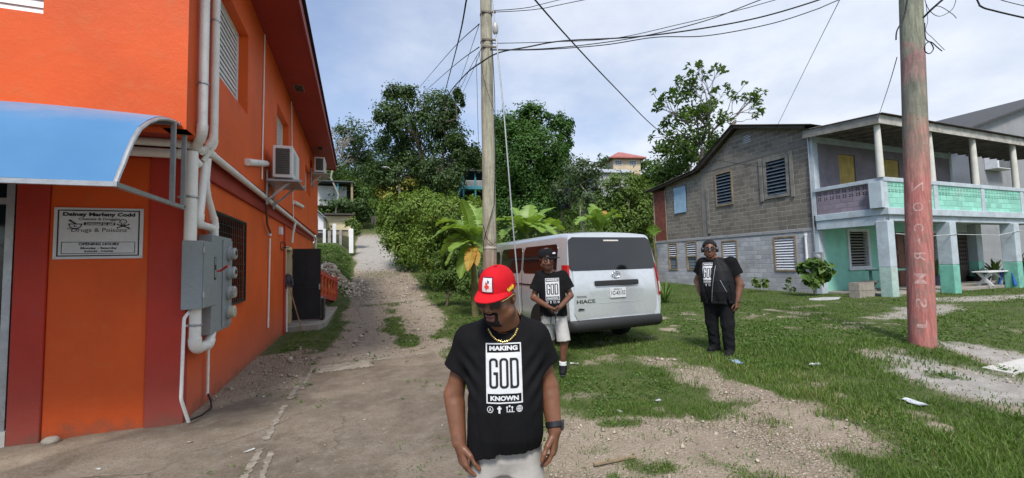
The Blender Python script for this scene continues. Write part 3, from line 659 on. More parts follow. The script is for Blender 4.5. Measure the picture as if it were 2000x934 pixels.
mb = MB(); mb.tube([(XU+.05, 8.75, 3.2), (XL+.1, 8.95, 2.9), (XL+.06, 9.3, 2.5), (XL+.05, 9.7, 2.36)], .02, 8); tag(mb.build('hose', M('brown_hose', (.16, .08, .06), .7), smooth=60), 'brown drain hose trailing down from the near air conditioner', 'hose')

# ---- air conditioners
def aircon(label, x0, x1, y0, y1, z0, z1):
    t = thing('air_conditioner', label, 'air conditioner', ((x0+x1)/2, (y0+y1)/2, z0), 0, 'air conditioners on the orange building')
    mb = MB(); mb.box(x0, x1, y0, y1, z0, z1); mb.build('casing', WHT, t, smooth=0, bevel=.012)
    mb = MB(); mb.box(x0+.05, x1-.05, y0-.004, y0-.001, z0+.06, z1-.06); g = mb.build('fan_grille', M('grille_dark', (.03, .03, .03), .7), t, smooth=0)
    mb = MB(); n = 14
    for i in range(n+1): x = x0+.05+(x1-x0-.1)*i/n; mb.bar((x, y0-.007, z0+.06), (x, y0-.007, z1-.06), .004, .004)
    for i in range(n+1): z = z0+.06+(z1-z0-.12)*i/n; mb.bar((x0+.05, y0-.008, z), (x1-.05, y0-.008, z), .004, .004)
    mb.build('grille_wires', M('grille_wire', (.2, .19, .18), .5), g, smooth=0)
    mb = MB()
    for i in range(9): z = z0+.12+i*(z1-z0-.24)/8; mb.box(x1+.001, x1+.004, y0+.12, y0+.42, z, z+.012)
    mb.build('side_vents', GREYB, t, smooth=0)
    mb = MB()
    for y in (y0+.12, y1-.12):
        mb.bar((x0-.12, y, z0-.03), (x1+.14, y, z0-.03), .05, .04); mb.bar((x0-.1, y, z0-.42), (x1-.05, y, z0-.05), .035, .035)
        mb.box(x0-.118, x0-.09, y-.03, y+.03, z0-.5, z0+.15)
    mb.box(x0-.1, x1+.1, y0-.03, y1+.03, z0-.075, z0-.052); mb.build('bracket', STEEL, t, smooth=0)
    return t
aircon('near white air conditioner on a bracket with dark fan grille, orange wall', -1.46, -1.13, 8.5, 9.4, 3.3, 3.9)
aircon('far white air conditioner high under the eaves end of the orange wall', -1.46, -1.12, 16.2, 17.1, 5.1, 5.65)

# ---- landing, steps, railing, mop
mb = MB(); mb.prism([(XL+.01, 12.0, -.3), (-.98, 12.1, -.3), (-.82, 12.6, -.3), (-.72, 17.2, -.3), (XL+.01, 17.2, -.3)], (0, 0, .43))
tag(mb.build('landing_slab', CONC, smooth=0, bevel=.02), 'low concrete landing slab outside the open black door', 'slab')
RL = thing('stair_railing', 'red and orange masonry stair railing with turned balusters beside the orange building', 'railing', (-1.1, 17.5, .1))
mb = MB(); RR = M('railing_red', (.5, .07, .045), .65, .2, 3, .2)
ra, rb = Vector((-1.36, 16.0, 0)), Vector((-.9, 19.0, 0)); xs = -.93
for za, zb_, w in ((1.5, 1.06, .16), (.68, .25, .16)): mb.bar(ra+Vector((0, 0, za)), rb+Vector((0, 0, zb_)), .15, w)
mb.box(rb.x-.13, rb.x+.09, rb.y+.001, rb.y+.24, .0, 1.22); mb.build('rail', RR, RL, smooth=0, bevel=.008)
for i in range(6):
    q = ra.lerp(rb, (i+.5)/6); mb = MB(); t_ = (i+.5)/6; zb = .76-.43*t_; hh = .68
    mb.lathe([(.06, 0), (.05, hh*.1), (.085, hh*.25), (.04, hh*.55), (.045, hh*.8), (.07, hh*.9), (.06, hh)], (q.x, q.y, zb), 10); mb.build('baluster', M('baluster_orange', (.6, .12, .04), .6), RL, smooth=50)
mb = MB(); mb.box(XL+.01, xs-.1, 13.9, 14.5, .1, .7); mb.box(XL+.01, xs-.1, 14.5, 15.2, .1, .5); mb.box(XL+.01, xs-.1, 15.2, 16, .1, .3); mb.build('steps', CONC, RL, smooth=0)
MP = thing('mop', 'dark mop with wooden handle leaning upside down by the black door', 'mop', (-1.5, 11.9, 0))
mb = MB(); a = Vector((-1.36, 12.0, .02)); b = Vector((-1.66, 11.8, 1.28)); mb.tube([a, b], .014, 8); mb.build('handle', M('mop_wood', (.42, .26, .13), .6), MP)
mb = MB(); rr = random.Random(5)
for i in range(60):
    d = Vector((rr.gauss(0, 1), rr.gauss(0, 1), rr.gauss(0, .7))).normalized(); p0 = b+Vector((0, 0, .08)); mb.tube([p0, p0+d*.07+Vector((0, 0, .06)), p0+d*.12+Vector((0, 0, -.06)), p0+d*.125+Vector((0, 0, -.14))], .012, 5)
mb.build('mop_head', M('mop_grey', (.08, .08, .095), .95, .4, 30, .4), MP, smooth=60)
mb = MB(); mb.box(-.97, -.9, 12.9, 13.5, .14, .75); t = mb.build('waste_bin', BLK, smooth=0, bevel=.02); tag(t, 'narrow black bin behind the open security door', 'bin')
mb = MB(); mb.tube([(XL+.03+.07*math.cos(a)*.4, 11.35+.2*math.cos(a), 2.17+.1*math.sin(a)) for a in np.linspace(0, 6.28, 20)], .012, 6); mb.bar((XL-.05, 11.5, 2.14), (XL+.12, 11.62, 2.14), .02, .02)
tag(mb.build('wire_coil', BLK, smooth=50), 'black wire coil hung on the orange wall above the door', 'cable')
# stones lying at the wall's foot
for px, py, s_, lab in ((113, 857, .055, 'pale stone lying against the foot of the front pilaster'),):
    p = on_z(px, py, 0); me = MB(); me.ell(p+np.array([0, -.1, .02]), (s_*1.3, s_, s_*.75), 9); t = me.build('stone', M('pale_stone', (.42, .37, .3), .9, .2, 12, .4), smooth=60); tag(t, lab, 'stone')
# ================================================================== grey block house with a mint veranda
def blocks(name, axis_, face, mortar, bw=.42, bh=.205, stain=None, paintc=None):
    """hollow-block masonry with sloppy mortar, laid out in metres on the wall"""
    m, T, p = newmat(name); co = T.n('ShaderNodeTexCoord').outputs['Object']; sp = T.n('ShaderNodeSeparateXYZ'); T.l(co, sp.inputs[0])
    cb = T.n('ShaderNodeCombineXYZ'); T.l(sp.outputs[axis_], cb.inputs[0]); T.l(sp.outputs[2], cb.inputs[1])
    nz = T.n('ShaderNodeTexNoise', i_Scale=2.2); T.l(co, nz.inputs['Vector']); sc = T.n('ShaderNodeVectorMath', operation='SCALE', i_Scale=.06); T.l(nz.outputs['Color'], sc.inputs[0])
    ad = T.n('ShaderNodeVectorMath', operation='ADD'); T.l(cb.outputs[0], ad.inputs[0]); T.l(sc.outputs[0], ad.inputs[1])
    b = T.n('ShaderNodeTexBrick', i_Scale=1., i_Mortar_Size=.017, i_Mortar_Smooth=.5, i_Bias=0., i_Brick_Width=bw, i_Row_Height=bh, offset=.5)
    T.l(ad.outputs[0], b.inputs['Vector']); b.inputs['Color1'].default_value = (*[c*.78 for c in face], 1); b.inputs['Color2'].default_value = (*[min(1, c*1.2) for c in face], 1); b.inputs['Mortar'].default_value = (*mortar, 1)
    n1 = T.noise(co, 1.1, 6, .65); n2 = T.noise(co, 16, 5, .7)
    c = T.mix(T.math('MULTIPLY', T.ramp(n2, .3, .75), .4), b.outputs['Color'], [v*.7 for v in face])
    c = T.mix(T.math('MULTIPLY', T.ramp(n1, .48, .7), .75), c, stain or [v*.62 for v in face])
    T.l(c, p.inputs['Base Color']); p.inputs['Roughness'].default_value = .92; p.inputs['Specular IOR Level'].default_value = .2
    h = T.math('ADD', T.math('MULTIPLY', b.outputs['Fac'], -1. if paintc is None else -.7), T.math('MULTIPLY', n2, .5)); T.l(T.bump(h, .7, .02), p.inputs['Normal']); return m
BLKU = blocks('bare_blockwork', 1, (.2, .178, .15), (.36, .335, .29)); BLKP = blocks('limewashed_blockwork', 1, (.42, .42, .435), (.36, .36, .37), stain=(.28, .275, .27), paintc=1)
PURP = M('purple_paint', (.2, .175, .2), .75, .15, 1.6, .25, 25, stain=(.33, .29, .31), stain_scale=1.3, stain_amt=.5)
MINT = M('mint_paint', (.28, .62, .49), .65, .12, 1.5, .15, 25, stain=(.4, .6, .52), stain_scale=2, stain_amt=.35)
MINTP = blocks('mint_blockwork', 0, (.28, .6, .48), (.25, .54, .43), paintc=1, stain=(.36, .58, .5)); PURPP = blocks('purple_blockwork', 1, (.27, .225, .265), (.24, .2, .23), paintc=1, stain=(.2, .17, .18))
PALE = M('pale_blue_paint', (.46, .52, .56), .7, .12, 1.8, .25, 30, stain=(.32, .33, .33), stain_scale=3, stain_amt=.55)
WOODG = M('grey_wood', (.2, .185, .165), .85, .3, 3, .4, 30); WOODW = M('flaking_white_wood', (.44, .42, .38), .8, .2, 3, .3, 25, stain=(.16, .12, .09), stain_scale=3.5, stain_amt=.6)
WOODB = M('brown_wood_frame', (.27, .2, .125), .8, .25, 4, .3, 30); BLUEL = M('slate_blue_wood', (.085, .115, .15), .65, .25, 5, .2, stain=(.2, .22, .24), stain_scale=8, stain_amt=.4)
ZINC = M('rusty_zinc', (.12, .105, .095), .65, .3, 1.5, .1, stain=(.15, .06, .035), stain_scale=2, stain_amt=.6); RUST = M('rust_panel', (.17, .05, .032), .8, .3, 3, .2, stain=(.3, .16, .12), stain_scale=5, stain_amt=.4)
YEL = M('yellow_wood', (.42, .3, .075), .7, .2, 3, .2); COLM = M('column_paint', (.62, .6, .53), .6, .1, 3, .15, stain=(.4, .36, .3), stain_scale=4, stain_amt=.35)
DOORB = M('brown_door', (.16, .05, .03), .5, .2, 3, .1); LOUW = M('white_louvre', (.68, .68, .7), .5, .08, 5, .05)
HX, HY, HZ = 17.05, 10.85, .1
H = thing('block_house', 'grey concrete block house with gable wall, mint green front and pillared upper veranda', 'house', (HX, HY, HZ))
Y1 = 20.25
gaps_up = [(17.65, 18.55, 4.22, 5.68), (14.7, 15.62, 4.26, 5.85), (11.95, 12.92, 4.26, 5.85)]
gaps_lo = [(18.58, 19.2, 1.05, 2.52), (17.12, 17.8, 1.05, 2.52), (14.62, 15.42, 1.03, 2.43), (11.8, 12.7, 1.03, 2.43)]
mb = MB(); mb.wall((HX, HY, -.4), (0, 1, 0), (0, 0, 1), (-1, 0, 0), Y1-HY, 2.6+.4, [(a-HY, b-HY, c+.4, d+.4) for a, b, c, d in gaps_lo], .2)
mb.build('lower_gable_wall', BLKP, H, smooth=0)
mb = MB(); mb.wall((HX+.02, HY, 2.74), (0, 1, 0), (0, 0, 1), (-1, 0, 0), 19.25-HY, 6.0-2.74, [(a-HY, b-HY, c-2.74, d-2.74) for a, b, c, d in gaps_up], .2)
# gable triangle with a vent opening, built round the hole
X_ = HX+.02
def gab(y): return float(np.interp(y, [10.85, 14.2, 16.6, 16.61, 19.25], [6.72, 7.8, 6.22, 6.22, 6.0]))
ysg = [10.85, 12, 13.55, 13.95, 14.2, 15.2, 16.6, 19.25]
for a, b in zip(ysg[:-1], ysg[1:]):
    if a == 13.55:
        mb.prism([(X_, a, 6.0), (X_, b, 6.0), (X_, b, 6.98), (X_, a, 6.98)], (.2, 0, 0)); mb.prism([(X_, a, 7.36), (X_, b, 7.36), (X_, b, gab(b)), (X_, a, gab(a))], (.2, 0, 0))
    else: mb.prism([(X_, a, 6.0), (X_, b, 6.0), (X_, b, gab(b)), (X_, a, gab(a))], (.2, 0, 0))
mb.build('upper_gable_wall', BLKU, H, smooth=0)
mb = MB(); mb.box(HX-.03, HX+.2, HY+.001, Y1, 2.601, 2.739); mb.build('belt_beam', M('belt_concrete', (.33, .33, .34), .9, .2, 2, .4, stain=(.17, .15, .13), stain_scale=2, stain_amt=.6), H, smooth=0, bevel=.015)
mb = MB(); mb.box(HX+.008, HX+.15, HY+.001, 16.6, 6.12, 6.33); mb.box(HX-.004, HX+.15, 16.28, 16.62, 2.75, 6.11); mb.build('gable_beam', M('gable_concrete', (.2, .185, .165), .9, .2, 2, .4, stain=(.13, .115, .1)), H, smooth=0, bevel=.01)
mb = MB(); mb.box(HX-.05, HX-.005, 16.1, 16.25, 2.9, 5.3); mb.build('timber_post', WOODG, H, smooth=0)
mb = MB(); n = 34; r0 = [(HX-.02+.012*math.sin(i*1.9), 19.27+i*.03, 2.62) for i in range(n)]; r1 = [(x, y, 5.72) for x, y, z in r0]; mb.slab([r0, r1], (.01, 0, 0)); mb.build('rusty_panel', RUST, H, smooth=60)
mb = MB(); mb.bar((HX-.03, 20.27, 2.6), (HX-.03, 20.27, 5.75), .05, .05); mb.bar((HX-.03, 19.26, 2.7), (HX-.03, 19.26, 5.75), .04, .04); mb.build('panel_batten', M('pale_batten', (.3, .25, .2), .8, .2), H, smooth=0)
mb = MB(); mb.wall((34, Y1, -.4), (-1, 0, 0), (0, 0, 1), (0, 1, 0), 34-HX-.21, 6.2, [], .2); mb.build('rear_wall', BLKP, H, smooth=0)
# roof: two lean slopes over the gable, then the veranda roof
def roof_sheet(mb, a, b, x0, x1, pitch=.076, amp=.012):
    """corrugations run from a=(y,z) to b=(y,z)"""
    xs = np.arange(x0, x1, pitch/4); g = [[(x, y, z+amp*math.sin(x/pitch*2*math.pi)) for x in xs] for y, z in (a, b)]; mb.slab(g, (0, 0, -.006))
mb = MB(); roof_sheet(mb, (20.75, 5.83), (16.45, 6.36), HX-.42, 34); roof_sheet(mb, (16.75, 6.3), (14.15, 7.98), HX-.42, 34); roof_sheet(mb, (10.6, 6.78), (14.25, 7.97), HX-.42, 34)
mb.build('roof', ZINC, H, smooth=180)
mb = MB(); mb.bar((HX-.3, 16.6, 6.28), (HX-.3, 14.2, 7.84), .03, .14); mb.bar((HX-.3, 14.2, 7.84), (HX-.3, 10.9, 6.76), .03, .12); mb.bar((HX-.3, 20.6, 5.75), (HX-.3, 16.6, 6.26), .03, .12); mb.build('barge_board', M('dark_timber', (.07, .055, .045), .8, .3), H, smooth=0)
VX1 = 33.
mb = MB(); roof_sheet(mb, (8.3, 6.42), (11.0, 6.66), HX-.35, VX1); mb.build('veranda_roof', ZINC, H, smooth=180)
mb = MB(); mb.box(HX-.3, VX1, 8.42, 8.46, 6.1, 6.4); mb.build('fascia', WOODW, H, smooth=0)
mb = MB(); mb.bar((HX-.28, 8.46, 6.25), (HX-.28, 11.0, 6.48), .035, .3); mb.build('side_fascia', M('grey_fascia', (.24, .225, .2), .8, .25, 3, .3, stain=(.12, .1, .08), stain_amt=.5), H, smooth=0)
mb = MB()
for x in np.arange(HX+.3, VX1, .75): mb.bar((x, 8.47, 6.22), (x, 10.9, 6.46), .06, .12)
for y, z in ((9.1, 6.37), (9.9, 6.45), (10.6, 6.5)): mb.box(HX-.2, VX1, y, y+.07, z-.03, z+.03)
mb.build('rafters', WOODG, H, smooth=0)
# veranda slab and beams
mb = MB(); mb.box(HX-.12, VX1, 8.45, HY-.001, 2.96, 3.2); mb.build('veranda_slab', PALE, H, smooth=0, bevel=.015)
mb = MB(); mb.box(HX-.08, HX+.12, 8.6, HY-.002, 2.62, 2.958); mb.box(HX+.125, VX1, 8.56, 8.78, 2.75, 2.958); mb.build('veranda_beam', PALE, H, smooth=0, bevel=.012)
# ground posts: flared, two-tone
def post(x, y, w, z0=-.1, z1=2.75, low=None, flare=1.0, name='post'):
    q = w/2; f = q*flare; zc = 1.15 if low else z0; fm = q+(f-q)*(z1-zc)/(z1-z0); mb = MB()
    def fr(a, za, b, zb, mi):
        v = [(x+s*a, y+t*a, za) for s, t in ((-1, -1), (1, -1), (1, 1), (-1, 1))]+[(x+s*b, y+t*b, zb) for s, t in ((-1, -1), (1, -1), (1, 1), (-1, 1))]
        mb.add(v, [(0, 1, 5, 4), (1, 2, 6, 5), (2, 3, 7, 6), (3, 0, 4, 7), (4, 5, 6, 7), (3, 2, 1, 0)], mi)
    if low: fr(f, z0, fm, zc, 1); fr(fm, zc+.001, q, z1, 0)
    else: fr(f, z0, q, z1, 0)
    return mb.build(name, [PALE, low or PALE], H, smooth=0, bevel=.02)
MINTD = M('mint_post_base', (.17, .45, .35), .7, .2, 3, .25, stain=(.3, .32, .28), stain_scale=4, stain_amt=.45)
post(17.1, 8.68, .36, low=M('mint_flaking', (.36, .5, .44), .75, .2, 4, .3, stain=(.42, .42, .4), stain_scale=5, stain_amt=.7)); post(20.85, 8.68, .42, low=MINTD); post(25.6, 8.68, .42, low=MINTD); post(30.4, 8.68, .42, low=MINTD)
# balustrades
def balustrade(o, u, n, L, mat, name='balustrade'):
    """block parapet whose top two courses are pierced breeze blocks"""
    mb = MB(); holes = []; k = max(1, int(L/.21)); d = L/k
    for i in range(k):
        for r_ in range(2):
            for a in (.22, .58):
                for b in (.2, .56): holes.append((d*(i+a), d*(i+a+.24), .5+.2*(r_+b), .5+.2*(r_+b+.24)))
    mb.wall(o, u, (0, 0, 1), n, L, .92, holes, .1); return mb.build(name, mat, H, smooth=0)
px_ = [16.98, 20.1, 23.4, 26.55, 29.7, 32.9]
for a, b in zip(px_[:-1], px_[1:]): balustrade((a+.16, 8.56, 3.2), (1, 0, 0), (0, -1, 0), b-a-.32, MINTP)
balustrade((HX-.02, 8.82, 3.2), (0, 1, 0), (-1, 0, 0), HY-8.86, PURPP)
mb = MB(); mb.box(HX-.1, VX1, 8.52, 8.7, 4.12, 4.27); mb.box(HX-.09, HX+.13, 8.702, HY-.001, 4.12, 4.26); mb.build('handrail', PALE, H, smooth=0, bevel=.012)
for i, x in enumerate(px_):
    mb = MB(); w = .19 if i == 0 else .13; mb.box(x-w, x+w, 8.54, 8.54+2*w, 3.201, 4.119); mb.build('rail_post', PALE, H, smooth=0, bevel=.012)
for x in (16.98, 20.1, 23.15, 26.35, 29.6, 32.6):
    mb = MB(); mb.lathe([(.105, 0), (.1, 1.), (.085, 2.)], (x, 8.62, 4.265), 18); mb.build('column', COLM, H, smooth=50)
# upper back wall with yellow doors
mb = MB(); mb.wall((HX+.02, HY, 3.2), (1, 0, 0), (0, 0, 1), (0, -1, 0), 27.0-HX-.02, 3.4, [(18.6-HX, 19.65-HX, .02, 2.6), (21.6-HX, 22.75-HX, .02, 2.6)], .18); mb.build('upper_front_wall', PURP, H, smooth=0)
mb = MB(); mb.box(HX-.02, HX+.28, HY-.012, HY+.1, 3.201, 6.55); mb.box(26.85, 27.05, HY-.012, HY+.1, 3.201, 6.5); mb.box(HX+.29, 26.84, HY-.01, HY+.05, 6.15, 6.4); mb.build('pale_trim', PALE, H, smooth=0)
for a, b in ((18.6, 19.65), (21.6, 22.75)):
    mb = MB(); k = 5; w = (b-a)/k
    for i in range(k): mb.box(a+.02+i*w*.98, a+.02+(i+1)*w*.98-.008, HY+.03, HY+.06, 3.2, 5.78)
    mb.box(a+.02, b-.02, HY+.062, HY+.08, 3.2, 5.79); mb.build('yellow_door', YEL, H, smooth=0)
mb = MB()
for i in range(7): mb.bar((27.4+i*.2, HY, 3.3), (27.4+i*.2, HY, 4.9), .17, .02)
mb.bar((27.3, HY-.02, 4.6), (28.7, HY-.02, 4.6), .03, .1); mb.bar((27.3, HY-.02, 3.7), (28.7, HY-.02, 4.55), .03, .1); mb.build('wooden_gate', YEL, H, smooth=0)
mb = MB(); mb.bar((28.9, HY, 3.2), (28.9, HY, 6.45), .14, .14); mb.build('timber_upright', WOODG, H, smooth=0)
# ground front wall: mint, window, door, second window, lattice door
mb = MB(); mb.wall((HX+.34, HY-.004, -.3), (1, 0, 0), (0, 0, 1), (0, -1, 0), 26.3-HX-.34, 3.26, [(18.85-HX-.34, 20.1-HX-.34, 1.4, 2.9), (21.55-HX-.34, 22.75-HX-.34, .3, 2.85), (23.9-HX-.34, 25.25-HX-.34, 1.4, 2.85)], .2); mb.build('lower_front_wall', MINT, H, smooth=0)
mb = MB(); mb.box(HX-.02, HX+.339, HY-.02, HY+.2, -.3, 2.61); mb.build('corner_pilaster', PALE, H, smooth=0, bevel=.01)
mb = MB(); mb.box(26.3, 26.6, HY-.02, HY+.2, -.2, 2.955); mb.box(26.6, 27.9, HY-.01, HY+.2, 2.55, 2.955); mb.build('door_surround', PALE, H, smooth=0)
mb = MB(); mb.wall((26.62, HY+.02, .1), (1, 0, 0), (0, 0, 1), (0, -1, 0), 1.25, 2.44, [(.12+i*.17, .12+i*.17+.09, .9+j*.2, 1.0+j*.2) for i in range(6) for j in range(7)], .05); mb.build('lattice_door', M('dark_lattice', (.045, .028, .022), .6), H, smooth=0)
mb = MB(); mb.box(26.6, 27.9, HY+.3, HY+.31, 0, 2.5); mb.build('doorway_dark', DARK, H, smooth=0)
post(28.3, HY, .5, z1=2.95, low=MINT)
def window(face, a, b, c, d, frame_m, slat_m, n, tilt=40, style='louvre', name='window', fw=.05, proud=.02, split=None):
    """window in the gable (face 'x') or the front (face 'y'); a,b along the wall, c,d heights"""
    def Bx(mb, a0, a1, dep0, dep1, z0, z1, mi=0):
        if face == 'x': mb.box(HX+dep0, HX+dep1, a0, a1, z0, z1, mi)
        else: mb.box(a0, a1, HY+dep0, HY+dep1, z0, z1, mi)
    mb = MB(); Bx(mb, a-fw, a+fw*.4, -proud, .1, c-fw, d+fw); Bx(mb, b-fw*.4, b+fw, -proud, .1, c-fw, d+fw); Bx(mb, a+fw*.41, b-fw*.41, -proud-.002, .1, d-fw*.4, d+fw-.002); Bx(mb, a+fw*.41, b-fw*.41, -proud-.02, .1, c-fw+.002, c+fw*.4)
    if split: Bx(mb, a+fw*.41, b-fw*.41, -.01, .08, split-.03, split+.03)
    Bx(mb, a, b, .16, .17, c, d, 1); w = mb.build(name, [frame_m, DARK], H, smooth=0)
    c0 = split+.03 if split else c+fw*.4; dz = (d-fw*.4-c0)/n; mb = MB()
    for i in range(n):
        z = c0+dz*(i+.5)
        if face == 'x': mb.obox((HX+.045, (a+b)/2, z), (dz*1.05, b-a-fw*.85, .012), Matrix.Rotation(rad(-tilt), 3, 'Y'))
        else: mb.obox(((a+b)/2, HY+.045, z), (b-a-fw*.85, dz*1.05, .012), Matrix.Rotation(rad(tilt), 3, 'X'))
    mb.build('louvre_slats', slat_m, w, smooth=0)
    if split:
        mb = MB(); k = 3
        for i in range(k):
            for j in range(4):
                aa = a+.03+(b-a-.06)*i/k; zz = c+.03+(split-.06-c)*j/4; mb.box(HX+.05, HX+.08, aa+.012, aa+(b-a-.06)/k-.012, zz+.012, zz+(split-.06-c)/4-.012)
        mb.build('glass_blocks', M('glass_block', (.16, .2, .23), .2, .25, 9, .1), w, smooth=0, bevel=.008)
    return w
window('x', *gaps_up[1], WOODB, BLUEL, 10, 42); window('x', *gaps_up[2], WOODG, BLUEL, 10, 42, fw=.09)
window('x', *gaps_lo[0], WOODB, LOUW, 6, 35, split=1.75); window('x', *gaps_lo[1], WOODB, LOUW, 6, 35, split=1.75)
window('x', *gaps_lo[2], WOODB, LOUW, 12, 50); window('x', *gaps_lo[3], WOODB, LOUW, 12, 50)
window('y', 18.85, 20.1, 1.1, 2.6, LOUW, M('louvre_cream', (.5, .47, .42), .6, .1), 12, 20, fw=.09, proud=.05); window('y', 23.9, 25.25, 1.1, 2.55, LOUW, M('louvre_cream2', (.5, .47, .42), .6, .1), 12, 20, fw=.09, proud=.05)
mb = MB(); mb.box(18.7, 20.3, HY-.12, HY-.03, .98, 1.05); mb.build('window_sill', LOUW, H, smooth=0, bevel=.008)
for y in (11.72, 13.12): mb = MB(); mb.box(HX-.05, HX-.004, y-.07, y+.07, 4.1, 6.05); mb.build('timber_jamb', WOODG, H, smooth=0)
a, b, c, d = gaps_up[0]; mb = MB(); n = 40; g0 = [(HX-.03+.01*math.sin(i*1.57), a+(b-a)*i/(n-1), c) for i in range(n)]; mb.slab([g0, [(x, y, d) for x, y, z in g0]], (.01, 0, 0)); mb.build('blue_shutter', M('light_blue_sheet', (.27, .40, .52), .6, .12, 3, .1, stain=(.45, .5, .52), stain_amt=.4), H, smooth=60)
mb = MB()
for i in range(5): mb.obox((HX+.06, 13.75, 7.02+i*.075), (.09, .4, .012), Matrix.Rotation(rad(-40), 3, 'Y'))
mb.box(HX+.2, HX+.21, 13.5, 14, 6.9, 7.4, 1); mb.build('gable_vent', [LOUW, DARK], H, smooth=0)
mb = MB(); mb.box(21.55, 22.75, HY+.03, HY+.07, .05, 2.54); dd = mb.build('front_door', DOORB, H, smooth=0)
for i in range(2):
    for j in range(3): mb = MB(); mb.box(21.65+i*.55, 22.1+i*.55, HY+.012, HY+.028, .2+j*.77, .82+j*.77); mb.build('door_panel', DOORB, dd, smooth=0, bevel=.02)
# corner conduits and the meter
mb = MB(); mb.tube([(HX-.05, 10.97, 6.5), (HX-.05, 10.97, 1.2)], .035, 10); mb.build('downpipe', STEEL, H)
mb = MB(); mb.tube([(HX-.05, 11.32, 2.45), (HX-.05, 11.32, 1.42), (HX-.05, 11.28, 1.36), (HX-.05, 11.0, 1.35)], .045, 10); mb.lathe([(.06, 0), (.06, .1)], (HX-.05, 11.32, 2.42), 10); mb.build('riser_pipe', LOUW, H)
mb = MB(); mb.box(HX-.13, HX-.003, 10.68, 11.02, 1.3, 1.75); mt = mb.build('meter_box', GREYB, H, smooth=0, bevel=.01)
mb = MB(); mb.lathe([(.12, 0), (.12, .05), (.1, .1), (0, .11)], (HX-.13, 10.85, 1.55), 18, (-1, 0, 0)); mb.build('meter_dome', GLS, mt, smooth=40)
# porch floor
mb = MB(); mb.box(HX+.3, VX1, 8.9, HY-.03, -.2, .2); mb.build('porch_floor', CONC, H, smooth=0, bevel=.02)

# ---- neighbouring grey building at the right
NB = thing('neighbour_house', 'tall plain grey rendered building partly hidden behind the mint veranda', 'house', (38.6, 14.5, .1))
GR = M('grey_render', (.27, .275, .285), .9, .1, .8, .25, 20, stain=(.17, .17, .17), stain_scale=.9, stain_amt=.5)
mb = MB(); mb.wall((38.6, 14.5, -.3), (1, 0, 0), (0, 0, 1), (0, -1, 0), 18, 5.2, [], .2, 0)
mb.prism([(38.3, 14.5, 4.9), (57, 14.5, 4.9), (57, 14.5, 15.2), (38.3, 14.5, 9.75)], (0, .2, 0)); mb.wall((38.3, 14.7, 4.9), (0, 1, 0), (0, 0, 1), (-1, 0, 0), 10, 4.85, [], .2); mb.wall((38.6, 14.7, -.3), (0, 1, 0), (0, 0, 1), (-1, 0, 0), 10, 5.2, [], .2)
mb.build('wall', GR, NB, smooth=0)
mb = MB(); mb.box(38.1, 57, 14.38, 25, 4.78, 4.95); mb.build('floor_slab', CONC, NB, smooth=0)
mb = MB(); mb.slab([[(37.7, 14.1, 9.65), (57, 14.1, 15.3)], [(37.7, 25, 9.65), (57, 25, 15.3)]], (0, 0, .14)); mb.build('roof', M('dark_roof', (.05, .05, .052), .7), NB, smooth=0)
mb = MB(); mb.box(38.6, 57, 14.46, 14.499, 8.6, 8.75); mb.build('ledge', GR, NB, smooth=0)
c = on_y(1945, 321, 14.3)
mb = MB(); mb.box(c[0]-1.0, c[0]+1.0, 13.85, 14.5, c[2]-.42, c[2]+.42); ac = mb.build('air_conditioner', LOUW, NB, smooth=0, bevel=.03); mb = MB()
for i in range(9): mb.box(c[0]-.85, c[0]+.85, 13.83, 13.845, c[2]-.33+i*.075, c[2]-.3+i*.075)
mb.build('vent_slats', DARK, ac, smooth=0)

# ---- things on and before the porch
def leg_table(name, label, cat, x, y, z, L, Wd, hgt, top_m, leg_m, rot=0, cross=False, group=None):
    t = thing(name, label, cat, (x, y, z), rot, group); mb = MB(); mb.box(-L/2, L/2, -Wd/2, Wd/2, hgt-.05, hgt); mb.build('top', top_m, t, smooth=0, bevel=.008, local=True)
    if cross:
        for s in (-1, 1):
            mb = MB(); mb.bar((s*L*.36, -Wd*.45, 0), (s*L*.36, Wd*.35, hgt-.05), .06, .09); mb.bar((s*L*.36+.065, Wd*.45, 0), (s*L*.36+.065, -Wd*.35, hgt-.05), .06, .09); mb.bar((s*L*.36, 0, hgt*.45), (0, 0, hgt-.06), .05, .07); mb.build('leg', leg_m, t, smooth=0, local=True)
    else:
        for sx in (-1, 1):
            for sy in (-1, 1): mb = MB(); mb.box(sx*L*.42-.035, sx*L*.42+.035, sy*Wd*.38-.035, sy*Wd*.38+.035, 0, hgt-.051); mb.build('leg', leg_m, t, smooth=0, local=True)
    return t
TBL = M('green_table', (.07, .17, .14), .7, .25, 3, .2)
leg_table('table', 'dark green wooden table on the porch behind the white corner post', 'table', 19.1, 9.6, .18, 1.7, .8, .85, TBL, TBL)
leg_table('bench', 'low weathered wooden bench against the mint wall', 'bench', 17.75, 9.75, .12, 1.6, .35, .48, WOODG, WOODG, .2, True)
leg_table('bench', 'white trestle bench beyond the second veranda post', 'bench', 24.8, 9.0, .2, 1.9, .5, .6, LOUW, LOUW, 0, True)
ch = thing('chair', 'mint plastic chair beside the porch table', 'chair', (19.9, 9.2, .2)); mb = MB(); MC = M('teal_plastic', (.06, .33, .3), .4, .1)
mb.box(-.22, .22, -.22, .22, .4, .44); mb.build('seat', MC, ch, smooth=0, bevel=.015, local=True); mb = MB(); mb.wall((-.22, .2, .46), (1, 0, 0), (0, 0, 1), (0, -1, 0), .44, .5, [(.06+i*.12, .12+i*.12, .1, .4) for i in range(3)], .03); mb.build('backrest', MC, ch, smooth=0, local=True)
for sx in (-.19, .19):
    for sy in (-.19, .19): mb = MB(); mb.bar((sx, sy, .4), (sx*1.15, sy*1.15, 0), .04, .04); mb.build('leg', MC, ch, smooth=0, local=True)
CB = M('cinder_block', (.3, .265, .22), .95, .2, 5, .5, 50)
